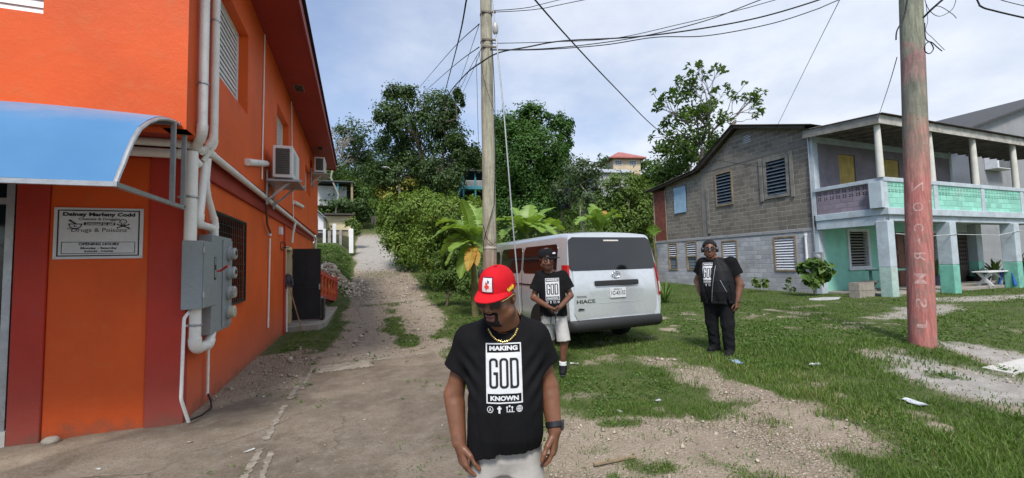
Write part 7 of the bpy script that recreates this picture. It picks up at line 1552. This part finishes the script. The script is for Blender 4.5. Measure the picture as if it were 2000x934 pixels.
def shirt_print(V_, Fq, ctr, w, parent, yaw=0., cut=.012, tilt=0.):
    tr = BVHTree.FromPolygons([tuple(p) for p in V_], [tuple(f) for f in Fq.tolist()]); cy, sy = math.cos(yaw), math.sin(yaw); ct, st = math.cos(tilt), math.sin(tilt)
    def fwd(u, v_): x, z = (u*ct-v_*st)*w, (u*st+v_*ct)*w; return (ctr[0]+x*cy+sy*.6, ctr[1]+x*sy-cy*.6, ctr[2]+z), (-sy, cy, 0)
    a = lay(PRW, tr, fwd, .0022, 'shirt_print', INKW, parent, cut); b = lay(PRB, tr, fwd, .0042, 'print_lettering', INKB, a, cut); return tr
def wrinkle(amp, zt, zb, seed=0, fx=9., fz=2.5):
    def fn(X, Y, Z):
        th = np.arctan2(Y, X)*.35; z = Z+0*X; a = np.clip((zt-z)/(zt-zb), .25, 1.2)
        return -amp*a*(fbm((th+0*z)*fx*1.6+z*fz*1.2, z*fz+X*3+0*Y, 3, seed)-.5)*2
    return fn
def cap_mesh(T_, S, R, parent, crown_m, bill_m, billLen=.085, r=(.087, .107, .11), z0=.03, droop=.35):
    """panelled crown and curved bill in the head frame"""
    mb = MB(); n = 36; rows = []
    for i in range(10):
        t = i/9*math.pi/2; k = math.cos(t)**.75; z = z0+.004+r[2]*math.sin(t)*.98
        rows.append([T_((r[0]*k*math.cos(a), .012+r[1]*k*math.sin(a), z+(.012*max(0, -math.sin(a))*math.sin(2*t)))) for a in np.linspace(0, 2*math.pi, n+1)])
    mb.slab(rows, tuple(R@np.array([0, 0, -.003])*S)); o = mb.build('cap', crown_m, parent, smooth=60, local=True)
    mb = MB(); mb.ell(T_((0, .012, z0+.004+r[2])), (.009*S, .009*S, .006*S), 10); mb.build('cap_button', crown_m, o, local=True)
    g = []
    for i in range(9):
        s_ = i/8; row = []
        for a in np.linspace(math.pi*1.08, math.pi*1.92, 19):
            x0, y0 = r[0]*1.0*math.cos(a), .012+r[1]*math.sin(a); c_ = abs(math.cos(a)); ext = billLen*(1-c_**2.6)
            x = x0*(1+.06*s_); row.append(T_((x, y0-ext*s_, z0+.008-droop*ext*s_*.75-1.9*x*x*s_*1.2)))
        g.append(row)
    mb = MB(); mb.slab(g, tuple(R@np.array([0, 0, -.004])*S)); mb.build('cap_bill', bill_m, o, smooth=60, local=True); return o
def legs_shoes(root, ankles, toes, S=1., mat=SHOE):
    for (x, y, z), tdir in zip(ankles, toes):
        v = Vox((x-.2, y-.3, z-.14), (x+.2, y+.25, z+.1), .006); t = np.array([tdir[0], tdir[1], 0]); t = unit(t); p = np.array([x, y, z])
        v.cone(p+np.array([0, 0, .02]), p+np.array([0, 0, -.04]), .05*S, .05*S, .02, flat=(True, False)); v.cone(p-t*.05*S+np.array([0, 0, -.055]), p+t*.13*S+np.array([0, 0, -.06]), .04*S, .036*S, .03); v.cone(p+np.array([0, 0, -.03]), p+t*.1*S+np.array([0, 0, -.055]), .045*S, .04*S, .03)
        sl, X, Y, Z = v.reg(v.lo, v.lo+v.h*v.n); v.D[sl] = np.maximum(v.D[sl], (z-.088)-Z)
        s_, _, _ = meshobj(v, 'shoe', mat, root)
        v = Vox((x-.2, y-.3, z-.14), (x+.2, y+.25, z), .006); v.cone(p-t*.055*S+np.array([0, 0, -.08]), p+t*.135*S+np.array([0, 0, -.08]), .043*S, .04*S, .01); sl, X, Y, Z = v.reg(v.lo, v.lo+v.h*v.n); v.D[sl] = np.maximum(np.maximum(v.D[sl], (z-.1)-Z), Z-(z-.078)); meshobj(v, 'sole', SOLE, s_)

# ---------------------------------------------------------------- 1: the man in the red cap, close to the camera
D1 = 1.95; p = at_depth(975, 515, D1); zg1 = -.06; SK1 = skin('brown_skin', (.19, .082, .046))
P1 = thing('person', 'man in black printed T-shirt, red cap and gold chain walking towards the camera, looking down', 'person', (p[0], p[1], zg1), math.atan2(-p[0], p[1]))
HC = np.array([-.012, -.115, 1.518]); HR = rot(rad(-26), rad(17), rad(4)); HS = .94
v = Vox((-.42, -.4, -.02), (.42, .3, 1.72), .0042)
T1 = head(v, HC, HR, HS, .006, .012)
v.cone((.03, .0, 1.36), (HC[0]+.02, HC[1]+.055, HC[2]-.06), .068, .062, .03); v.cone((.02, -.02, 1.36), (HC[0]+.005, HC[1]+.0, HC[2]-.07), .055, .055, .03)
v.loft([(.75, .01, 0, .12, .08), (.95, .015, -.01, .13, .09), (1.15, .015, 0, .15, .1), (1.28, .015, .01, .15, .085), (1.37, .02, .01, .08, .06)], .02)
ARM = {-1: [(-.172, .01, 1.318), (-.228, .03, 1.05), (-.2, -.04, .86)], 1: [(.182, .01, 1.325), (.222, .03, 1.07), (.236, -.035, .895)]}
for s in (-1, 1):
    sh, el, wr = ARM[s]; v.cone(np.array(sh)*[.92, 1, 1]+[0, 0, -.03], el, .05, .041, .02); v.cone(el, wr, .043, .028, .03); v.cone(np.array(el)*.75+np.array(wr)*.25, wr, .043, .027, .02); 
    hip = (s*.075+.01, 0, .84); kn = (s*.095+.01, -.02-.05*(s > 0), .45); an = (s*.105+.01, .05, .09); v.cone(hip, kn, .07, .052, .03); v.cone(kn, an, .053, .036, .03); v.cone(an, (an[0], an[1]-.14, .04), .036, .03, .02)
hand(v, ARM[-1][2], (.22, -.14, -1), (.85, .5, .1), (-.1, -1, -.1), 1.06, (.35, .45, .5, .55), thumb=.6); hand(v, ARM[1][2], (-.08, -.12, -1), (-.88, .35, .05), (-.2, -1, 0), 1.04, (.4, .5, .6, .65), thumb=.6)
def lipmask(T_, S, R, c, om=0):
    def mi(V_, Fq):
        q = (V_[Fq].mean(1)-np.array(c))@R/S; m = (((q[:, 0])/.026)**2+((q[:, 2]+.068+om*.2)/(.0165+om*.5))**2 < 1) & (q[:, 1] < -.083); return m.astype(np.int32)
    return mi
b1, V1, F1 = meshobj(v, 'body', [SK1, LIP], P1, 1, lipmask(T1, HS, HR, HC, .012))
loc = lambda c, R, S: (lambda q: (q-np.array(c))@R/S)
L1 = loc(HC, HR, HS)
def beard(q):
    x = L1(q); goat = (x[:, 1] < -.045) & (x[:, 2] < -.078) & (x[:, 2] > -.13) & (np.abs(x[:, 0]) < .034) & ~((np.abs(x[:, 0]) < .022) & (x[:, 2] > -.092)); mous = (x[:, 1] < -.075) & (x[:, 2] > -.055) & (x[:, 2] < -.042) & (np.abs(x[:, 0]) < .033); side = (x[:, 1] < -.06) & (np.abs(x[:, 0]) > .026) & (np.abs(x[:, 0]) < .036) & (x[:, 2] < -.045) & (x[:, 2] > -.1); return goat | mous | side
shell(V1, F1, beard, .0022, 'beard', HAIR, b1)
# shirt
v = Vox((-.4, -.3, .6), (.42, .28, 1.5), .005)
TOR = [(.82, .012, -.005, .172, .14), (.9, .014, -.015, .176, .15), (1.02, .014, -.02, .174, .152), (1.14, .014, -.012, .174, .14), (1.25, .016, .0, .184, .125), (1.32, .018, .005, .165, .105), (1.375, .02, .008, .115, .085), (1.415, .022, .01, .075, .07)]
v.loft(TOR, .02, e=2.3)
for s in (-1, 1):
    sh, el, wr = [np.array(q) for q in ARM[s]]; e = sh+(el-sh)*.56; e[0] += s*.006; sh2 = sh*np.array([.84, 1, 1])+np.array([0, 0, -.02]); v.cone((.02+s*.05, .01, 1.365), sh2+np.array([0, 0, .012]), .05, .066, .04); v.cone(sh2, e, .071, .068, .04, flat=(False, True)); v.cone(sh+(el-sh)*.42, e+(el-sh)*.1, .052, .062, .004, sub=True)
v.loft([(.6, .012, -.01, .152, .122), (.835, .012, -.01, .155, .126), (.855, .012, -.01, .11, .09)], .004, sub=True)
v.warp(lambda X, Y, Z: .008*np.sin(X*9+.6)*np.clip((.885-Z)/.06, 0, 1)+0*Y)
v.warp(wrinkle(.012, 1.2, .82, 3, 8., 2.6)); v.warp(lambda X, Y, Z: -.006*np.exp(-((np.abs(X)-.15)/.05)**2)*np.sin((Z*1.0-np.abs(X)*1.1)*75)*np.exp(-((Z-1.16)/.12)**2)+0*Y)
# collar opening round the neck
nk0, nk1 = np.array([.022, .02, 1.30]), np.array([.015, -.055, 1.47]); v.cone(nk0, nk1, .068, .082, .006, sub=True)
shirt1, VS1, FS1 = meshobj(v, 't_shirt', BLACKT, P1)
tr1 = shirt_print(VS1, FS1, (.010, -.01, 1.186), .157, P1, 0., .009)
mb = MB(); pts = []
for a in np.linspace(0, 2*math.pi, 40)[:-1]: ax = unit(nk1-nk0); xx = np.array([1, 0, 0.]); yy = np.cross(ax, xx); pts.append(nk0+(nk1-nk0)*.52+(xx*math.cos(a)+yy*math.sin(a))*.078-ax*0)
mb.tube(pts, .0075, 8, closed=True, flat=1.); mb.build('collar', BLACKT, shirt1, local=True)
# chain hanging over the shirt
def drop(tr, x, z, lift): h_ = tr.ray_cast(Vector((x, -.8, z)), Vector((0, 1, 0))); return np.array([x, (h_[0].y if h_[0] else -.05)-lift, z])
ch = [np.array([.085, .035, 1.435]), np.array([.092, -.02, 1.42])]+[drop(tr1, x, z, .006) for x, z in ((.08, 1.385), (.075, 1.365), (.062, 1.34), (.04, 1.32), (.01, 1.312), (-.02, 1.322), (-.04, 1.34), (-.052, 1.36))]+[np.array([-.062, -.05, 1.37]), np.array([-.06, 0, 1.41])]
mb = MB(); k = 0; Q = []
for i in range(len(ch)-1):
    for s_ in np.linspace(0, 1, 10, endpoint=False): Q.append(ch[i]*(1-s_)+ch[i+1]*s_)
mb.tube(Q, [.0042+.0011*math.sin(i*2.1) for i in range(len(Q))], 7); mb.build('chain', GOLD, P1, local=True)
# shorts, shoes
def shorts(root, hips, knees, belt, top, rb, rk, mat, h=.006, seed=1, lo=(-.35, -.3, .3), hi=(.35, .3, 1.)):
    v = Vox(lo, hi, h); v.loft([(belt-.22, top[0], top[1], top[2]*.97, top[3]*.85), (belt-.16, *top[:2], top[2]*.98, top[3]), (belt, *top)], .03)
    for hp, kn in zip(hips, knees): v.cone(hp, kn, rb, rk, .03, flat=(False, True)); hp_, kn_ = np.array(hp), np.array(kn); v.cone(hp_+(kn_-hp_)*.85, kn_+(kn_-hp_)*.1, rk*.6, rk*.88, .004, sub=True)
    v.warp(wrinkle(.007, belt, belt-.4, seed, 7, 4)); return meshobj(v, 'shorts', mat, root)
shorts(P1, [(-.065, 0, .84), (.088, 0, .84)], [(-.085, -.02, .46), (.108, -.06, .47)], .95, (.012, -.005, .138, .11), .088, .09, GREYS)
legs_shoes(P1, [(-.095, .05, .1), (.115, .05, .1)], [(0, -1), (0, -1)], 1.05)
# cap with patch and side script
REDC = cloth('red_cap_cloth', (.56, .012, .02), .8, 700); capo = cap_mesh(T1, HS, HR, P1, REDC, REDC, .07, (.086, .106, .105), .036, .2)
def onhead(p): return T1(p)
def cap_pt(az, z, lift=.002):
    t = math.asin(min(1, max(0, (z-.040)/(.105*.98)))); k = math.cos(t)**.75; return (( .086*k+lift)*math.cos(az), .012+(.106*k+lift)*math.sin(az), z+.012*max(0, -math.sin(az))*math.sin(2*t))
def patch(name, mat, par, azc, za, zb, half_w, lift):
    g = [[onhead(cap_pt(azc+a, z, lift)) for a in np.linspace(-half_w, half_w, 7)] for z in np.linspace(za, zb, 6)]; mb = MB(); mb.slab(g, tuple(HR@np.array([0, .002, 0]))); return mb.build(name, mat, par, smooth=60, local=True)
AZ = -math.pi/2-.02
pt = patch('cap_patch', M('patch_border', (.03, .02, .05), .8), capo, AZ, .05, .108, .33, .003); pw = patch('patch_field', M('patch_white', (.7, .68, .66), .8, .03), pt, AZ, .0535, .1045, .285, .0045)
def blobp(name, col, par, pts, lift):
    mb = MB(); q = [onhead(cap_pt(AZ+a, z, lift)) for a, z in pts]; mb.add(q, [tuple(range(len(q)))]); return mb.build(name, M('emblem_%s' % name, col, .8), par, smooth=0, local=True)
blobp('emblem_red', (.6, .05, .03), pw, [(-.13, .07), (-.06, .066), (-.02, .058), (.02, .066), (.12, .068), (.14, .076), (.06, .079), (.04, .086), (-.03, .088), (-.07, .094), (-.09, .082), (-.05, .078), (-.14, .076)], .006); blobp('emblem_blue', (.03, .04, .2), pw, [(.02, .0865), (.12, .086), (.13, .095), (.05, .0955), (.05, .101), (.03, .101)], .006)
mb = MB(); sc = [(-.52+.42*i/28, .046+.008*math.sin(i*1.7)+.004*math.sin(i*.9)+.010*i/28) for i in range(29)]; mb.tube([onhead(cap_pt(a, z, .003)) for a, z in sc], .0021, 5); mb.tube([onhead(cap_pt(a, .043+(a+.52)*.02, .003)) for a in np.linspace(-.5, -.15, 8)], .0012, 5); mb.build('cap_script', M('yellow_thread', (.7, .55, .04), .7), capo, local=True)
# sunglasses
GL = bpy.data.objects.new('sunglasses', None); COL.objects.link(GL); GL.parent = P1
for s in (-1, 1):
    mb = MB(); g = []
    for i in range(6):
        z = -.023+.046*i/5; hw_ = .028*math.sqrt(max(.05, 1-((z)/.026)**2)); g.append([onhead((s*.036+x, -.107+.35*abs(s*.036+x)**1.5*1.4, z+.004)) for x in np.linspace(-hw_, hw_, 7)])
    mb.slab(g, tuple(HR@np.array([0, .003, 0]))); mb.build('lens', LENS, GL, smooth=60, local=True)
    mb = MB(); mb.tube([onhead(q) for q in ((s*.064, -.092, .014), (s*.076, -.06, .014), (s*.083, 0, .014), (s*.084, .015, .008), (s*.083, .03, -.012))], .0022, 6); mb.build('temple', GOLD, GL, local=True)
mb = MB(); mb.tube([onhead(q) for q in ((-.012, -.106, .012), (0, -.112, .014), (.012, -.106, .012))], .002, 6); mb.build('bridge', GOLD, GL, local=True)
# watch
w0 = np.array(ARM[1][2])+np.array([-.0, .008, .022]); mb = MB(); axw = unit(np.array(ARM[1][2])-np.array(ARM[1][1])); mb.lathe([(.038, -.013), (.041, -.009), (.041, .009), (.038, .013)], w0, 20, axw, caps=False); mb.lathe([(.0335, .013), (.0335, -.013)], w0, 20, axw, caps=False); wt = mb.build('watch', BLK, P1, local=True)
mb = MB(); mb.obox(w0+np.array([.037, -.012, 0]), (.012, .036, .04), Matrix.Rotation(rad(-18), 3, 'Z')); mb.build('watch_case', M('watch_case', (.03, .03, .035), .25), wt, smooth=0, bevel=.004, local=True)

# ---------------------------------------------------------------- 2: the young man by the van, looking at keys
D2 = 5.6; p = at_depth(1078, 515, D2); zg2 = hz(p[0], p[1]); S2 = D2/FPX; SK2 = skin('dark_brown_skin', (.15, .066, .04))
P2 = thing('person', 'young man in grey shorts and black cap looking down at keys beside the van', 'person', (p[0], p[1], zg2), math.atan2(-p[0], p[1])-rad(2))
v = Vox((-.42, -.42, -.03), (.42, .32, 1.85), .006); HC2 = np.array([-.065, -.06, 1.55]); HR2 = rot(rad(14), rad(14), 0); HS2 = 1.2; T2 = head(v, HC2, HR2, HS2)
v.cone((-.03, .01, 1.3), HC2+np.array([.005, .03, -.06]), .06, .056, .03); v.loft([(.8, -.005, 0, .15, .1), (1.0, -.005, 0, .145, .1), (1.2, -.01, 0, .17, .105), (1.34, -.015, .01, .15, .075), (1.4, -.02, .01, .07, .06)], .03)
A2 = {-1: [(-.195, .01, 1.325), (-.262, .0, 1.03), (-.06, -.235, .93)], 1: [(.165, .01, 1.325), (.235, .01, 1.05), (.105, -.23, .93)]}
for s in (-1, 1): sh, el, wr = A2[s]; v.cone(np.array(sh)*[.92, 1, 1]+[0, 0, -.03], el, .05, .041, .02); v.cone(el, wr, .044, .029, .02)
hand(v, A2[-1][2], (.8, -.45, -.3), (.1, -.1, 1), (0, -.9, .4), 1.05, (.5, .6, .7, .8)); hand(v, A2[1][2], (-.55, -.4, -.6), (-.6, .3, .6), (0, -.8, .5), 1.05, (.6, .7, .8, .9))
H2 = [(-.085, .0, .84), (.08, .0, .84)]; K2 = [(-.06, .1, .46), (.13, -.03, .46)]; AN2 = [(-.07, .32, .2), (.105, -.0, .11)]
for hp, kn, an in zip(H2, K2, AN2): v.cone(hp, kn, .08, .054, .03); v.cone(kn, an, .054, .034, .03); v.cone(np.array(kn)+np.array([0, .02, -.05]), np.array(kn)*.55+np.array(an)*.45+np.array([0, .02, 0]), .05, .048, .03)
b2, V2, F2 = meshobj(v, 'body', [SK2, LIP], P2, 1, lipmask(T2, HS2, HR2, HC2)); L2 = loc(HC2, HR2, HS2)
shell(V2, F2, lambda q: (lambda x: (x[:, 2] > .02) & (x[:, 1] > -.05) & (x[:, 2] < .07) | ((x[:, 1] > .03) & (x[:, 2] > -.05) & (x[:, 2] < .07)))(L2(q)), .006, 'hair', HAIR, b2)
shell(V2, F2, lambda q: (lambda x: (np.abs(np.abs(x[:, 0])-.034) < .02) & (x[:, 2] > .022) & (x[:, 2] < .031) & (x[:, 1] < -.07))(L2(q)), .003, 'eyebrows', HAIR, b2)
for s in (-1, 1): mb = MB(); mb.ell(T2((s*.034, -.0895, .001)), (.012*HS2, .0105*HS2, .006*HS2), 12); e_ = mb.build('eye', EYEW, P2, local=True); mb = MB(); mb.ell(T2((s*.033, -.098, -.001)), (.005, .003, .005), 8); mb.build('iris', IRIS, e_, local=True)
v = Vox((-.42, -.32, .68), (.42, .28, 1.48), .0065); v.loft([(.79, -.005, -.01, .185, .135), (.95, -.005, -.005, .178, .13), (1.15, -.01, 0, .19, .13), (1.27, -.012, .0, .192, .115), (1.335, -.018, .005, .15, .09), (1.385, -.025, .01, .08, .07)], .02)
for s in (-1, 1): sh, el, wr = [np.array(q) for q in A2[s]]; e = sh+(el-sh)*.66; v.cone(sh*np.array([.85, 1, 1]), e, .075, .088, .05, flat=(False, True)); v.cone(sh+(el-sh)*.5, e+(el-sh)*.1, .05, .078, .004, sub=True)
v.loft([(.68, -.005, -.01, .16, .11), (.82, -.005, -.01, .165, .115)], .004, sub=True); v.warp(wrinkle(.012, 1.2, .8, 13, 8, 2.5)); v.cone((-.025, .02, 1.3), HC2+np.array([0, .02, -.07]), .06, .075, .006, sub=True)
s2, VS2, FS2 = meshobj(v, 't_shirt', BLACKT, P2); shirt_print(VS2, FS2, (.0, -.01, 1.15), .185, P2, rad(0), .016, rad(1))
shorts(P2, [(-.08, .0, .84), (.078, .0, .84)], [(-.085, .08, .45), (.125, -.03, .45)], .9, (-.003, 0, .152, .11), .09, .092, GREYS2, .007, 5)
for x in (-.03, .03): mb = MB(); mb.tube([(x*.4, -.135, .82), (x, -.14, .78), (x*1.1, -.145, .7)], .006, 6); mb.build('drawstring', BLACKT, P2, local=True)
legs_shoes(P2, [(AN2[0][0], AN2[0][1], AN2[0][2]), AN2[1]], [(.05, -1), (-.05, -1)], .95)
for an in AN2: mb = MB(); mb.lathe([(.047, -.03), (.05, .06), (.044, .065)], an, 14); mb.build('sock', SOCK, P2, local=True)
BC = cloth('black_cap_cloth', (.012, .012, .014)); HRc = rot(rad(60), rad(6), rad(-4)); Tc2 = lambda q: HC2+HRc@(np.array(q, float)*HS2)
c2 = cap_mesh(Tc2, HS2, HRc, P2, BC, BC, .075, (.086, .1, .09), .03, .12)
mb = MB(); rs3 = random.Random(4)
for i in range(5): a = rad(-95+i*9); mb.ell(Tc2((.084*math.cos(a), .012+.1*math.sin(a), .078+rs3.uniform(-.012, .012))), (.016, .016, .012), 8)
mb.build('cap_logo', M('cap_logo_white', (.6, .6, .66), .8), c2, local=True)
kp = np.array([.045, -.3, .87]); Mx = XF[P2.name]; kw = lambda q: Mx@Vector(q); KY = thing('keys', 'small bunch of keys on a white strap held in the young man hands', 'keys', tuple(kw(kp)))
mb = MB(); mb.tube([kw(kp+np.array([.018*math.cos(a), 0, .018*math.sin(a)])) for a in np.linspace(0, 6.28, 14)[:-1]], .003, 6, closed=True); mb.build('key_ring', CHR, KY)
for dx_, dz_ in ((-.02, -.05), (.012, -.06)): mb = MB(); mb.bar(kw(kp+np.array([0, 0, -.015])), kw(kp+np.array([dx_, 0, dz_-.015])), .012, .003); mb.build('key', CHR, KY, smooth=0)
mb = MB(); mb.tube([kw(kp+np.array([0, 0, .018])), kw(kp+np.array([-.05, .0, .05])), kw(kp+np.array([-.09, .03, .06]))], .006, 6); mb.build('strap', SOCK, KY)

# ---------------------------------------------------------------- 3: the big man with headphones on the grass
D3 = 6.45; p = at_depth(1400, 515, D3); zg3 = hz(p[0], p[1]); SK3 = skin('deep_brown_skin', (.155, .07, .043))
P3 = thing('person', 'large man in black vest and headphones standing on grass, hand in pocket', 'person', (p[0], p[1], zg3), math.atan2(-p[0], p[1])-rad(14))
v = Vox((-.52, -.36, -.03), (.52, .34, 1.88), .0065); HC3 = np.array([-.085, -.03, 1.635]); HR3 = rot(rad(16), rad(-2), 0); HS3 = 1.1; T3 = head(v, HC3, HR3, HS3, .012)
v.cone((-.05, .02, 1.42), HC3+np.array([0, .025, -.06]), .085, .072, .03); v.loft([(.85, 0, 0, .2, .16), (1.05, 0, -.02, .2, .17), (1.3, -.02, 0, .2, .14), (1.45, -.03, .01, .17, .09), (1.52, -.04, .01, .08, .07)], .03)
A3 = {-1: [(-.235, .02, 1.42), (-.325, .09, 1.13), (-.25, -.02, .92)], 1: [(.225, .01, 1.42), (.3, .05, 1.08), (.265, -.03, .84)]}
for s in (-1, 1): sh, el, wr = A3[s]; v.cone(np.array(sh)*[.9, 1, 1]+[0, 0, -.05], el, .066, .056, .02); v.cone(el, wr, .062, .038, .02)
hand(v, A3[1][2], (-.05, -.1, -1), (-.8, .3, 0), (-.3, -1, 0), 1.12, (.4, .5, .6, .6)); hand(v, A3[-1][2], (.35, -.2, -1), (.9, .2, 0), (0, -1, 0), 1.1, (.3, .3, .3, .3))
b3, V3, F3 = meshobj(v, 'body', [SK3, LIP], P3, 1, lipmask(T3, HS3, HR3, HC3)); L3 = loc(HC3, HR3, HS3)
shell(V3, F3, lambda q: (lambda x: (x[:, 2] > .055-.06*(x[:, 1] > .02)) & ~((x[:, 1] < -.055) & (x[:, 2] < .078)))(L3(q)), .012, 'hair', HAIR, b3)
shell(V3, F3, lambda q: (lambda x: (np.abs(np.abs(x[:, 0])-.034) < .02) & (x[:, 2] > .024) & (x[:, 2] < .033) & (x[:, 1] < -.07))(L3(q)), .003, 'eyebrows', HAIR, b3)
for s in (-1, 1): mb = MB(); mb.ell(T3((s*.034, -.0895, .002)), (.012*HS3, .0105*HS3, .008*HS3), 12); mb.build('eye', EYEW, P3, local=True)
g3 = bpy.data.objects.new('glasses', None); COL.objects.link(g3); g3.parent = P3
for s in (-1, 1):
    mb = MB(); mb.slab([[T3((s*.036+x, -.108+.2*abs(x), z)) for x in np.linspace(-.026, .026, 5)] for z in np.linspace(-.014, .016, 4)], tuple(HR3@np.array([0, .003, 0]))); mb.build('lens', LENS, g3, smooth=60, local=True)
    mb = MB(); mb.tube([T3(q) for q in ((s*.062, -.1, .01), (s*.08, -.05, .012), (s*.084, .01, .01))], .003, 6); mb.build('temple', BLK, g3, local=True)
hp = bpy.data.objects.new('headphones', None); COL.objects.link(hp); hp.parent = P3
mb = MB(); mb.tube([T3((.098*math.cos(a), .012, .0+.142*math.sin(a))) for a in np.linspace(.08, math.pi-.08, 17)], .009, 8); mb.build('headband', BLK, hp, local=True)
for s in (-1, 1): mb = MB(); ax = HR3@np.array([s, 0, 0]); mb.lathe([(.03, -.012), (.042, -.01), (.045, .012), (.038, .026), (.0, .03)], T3((s*.09, .012, .0)), 18, ax); mb.build('ear_cup', M('ear_cup', (.03, .03, .035), .35), hp, local=True)
v = Vox((-.52, -.36, .72), (.52, .34, 1.62), .0065); TOR3 = [(.84, 0, -.005, .232, .19), (.98, 0, -.02, .238, .2), (1.15, -.005, -.02, .235, .19), (1.3, -.015, -.005, .232, .16), (1.4, -.025, .005, .215, .125), (1.47, -.035, .01, .15, .095), (1.51, -.042, .01, .09, .08)]
v.loft(TOR3, .02)
for s in (-1, 1): sh, el, wr = [np.array(q) for q in A3[s]]; e = sh+(el-sh)*.55; v.cone(sh*np.array([.88, 1, 1]), e, .098, .098, .05, flat=(False, True)); v.cone(sh+(el-sh)*.4, e+(el-sh)*.1, .06, .09, .004, sub=True)
v.warp(wrinkle(.010, 1.3, .8, 23, 8, 2.5)); v.cone((-.045, .03, 1.42), HC3+np.array([0, .015, -.06]), .078, .095, .006, sub=True)
s3, VS3, FS3 = meshobj(v, 't_shirt', BLACKT, P3); shirt_print(VS3, FS3, (-.075, -.01, 1.27), .2, P3, rad(-4), .016, 0)
# vest: open at the front, over the shirt
v = Vox((-.5, -.4, .72), (.5, .36, 1.64), .0065); v.loft([(z, cx, cy, a*1.0, b) for z, cx, cy, a, b in TOR3]+[(.8, 0, -.0, .236, .195)], .02, grow=.018); v.loft([(z, cx, cy, a, b) for z, cx, cy, a, b in TOR3]+[(.7, 0, 0, .225, .185)], .004, sub=True, grow=.007)
v.cone((-.045, .02, 1.42), HC3+np.array([0, .01, -.05]), .1, .12, .006, sub=True)
sl, X, Y, Z = v.reg(v.lo, v.lo+v.h*v.n); gapc = -.085+(Z-.8)*-.04; gw = .022+np.clip((Z-.84), 0, .7)*.1; v.D[sl] = np.maximum(v.D[sl], -np.maximum(np.abs(X-gapc)-gw, Y-0.0))
for s in (-1, 1): sh = np.array(A3[s][0]); v.cone(sh+np.array([s*.0, 0, .04]), sh+np.array([s*.16, .02, -.11]), .112, .13, .01, sub=True)
v.warp(wrinkle(.012, 1.3, .8, 29, 9, 3)); vs3, VV3, FV3 = meshobj(v, 'vest', VEST, P3)
trv = BVHTree.FromPolygons([tuple(q) for q in VV3], [tuple(f) for f in FV3.tolist()])
mb = MB(); mb.tube([drop(trv, -.046+.03+ (z-.84)*.115-.028, z, .004) for z in np.linspace(.83, 1.38, 12)], .0035, 5); mb.build('zip', STEEL, vs3, local=True)
mb = MB(); mb.tube([drop(trv, .17-(z-.98)*.45, z, .003) for z in np.linspace(.98, 1.16, 6)], .004, 5); mb.build('pocket_zip', STEEL, vs3, local=True)
v = Vox((-.4, -.32, .04), (.4, .34, 1.0), .0065); v.loft([(.78, 0, 0, .205, .165), (.95, 0, -.005, .215, .175)], .03)
H3 = [(-.105, .0, .82), (.1, .0, .82)]; K3 = [(-.125, .03, .48), (.11, -.02, .48)]; AN3 = [(-.11, .1, .12), (.115, -.0, .1)]
for hp_, kn, an in zip(H3, K3, AN3): v.cone(hp_, kn, .125, .092, .03); v.cone(kn, (an[0], an[1], .07), .092, .075, .03, flat=(False, True))
v.warp(lambda X, Y, Z: -.003*np.sin(Z*55+X*30)*np.clip((.55-Z)/.3, 0, 1)*np.clip((Z-.05)/.1, 0, 1)+0*Y); v.warp(wrinkle(.012, .9, .4, 33, 10, 5)); meshobj(v, 'jeans', BLACKD, P3)
legs_shoes(P3, AN3, [(-.35, -1), (.05, -1)], 1.15)
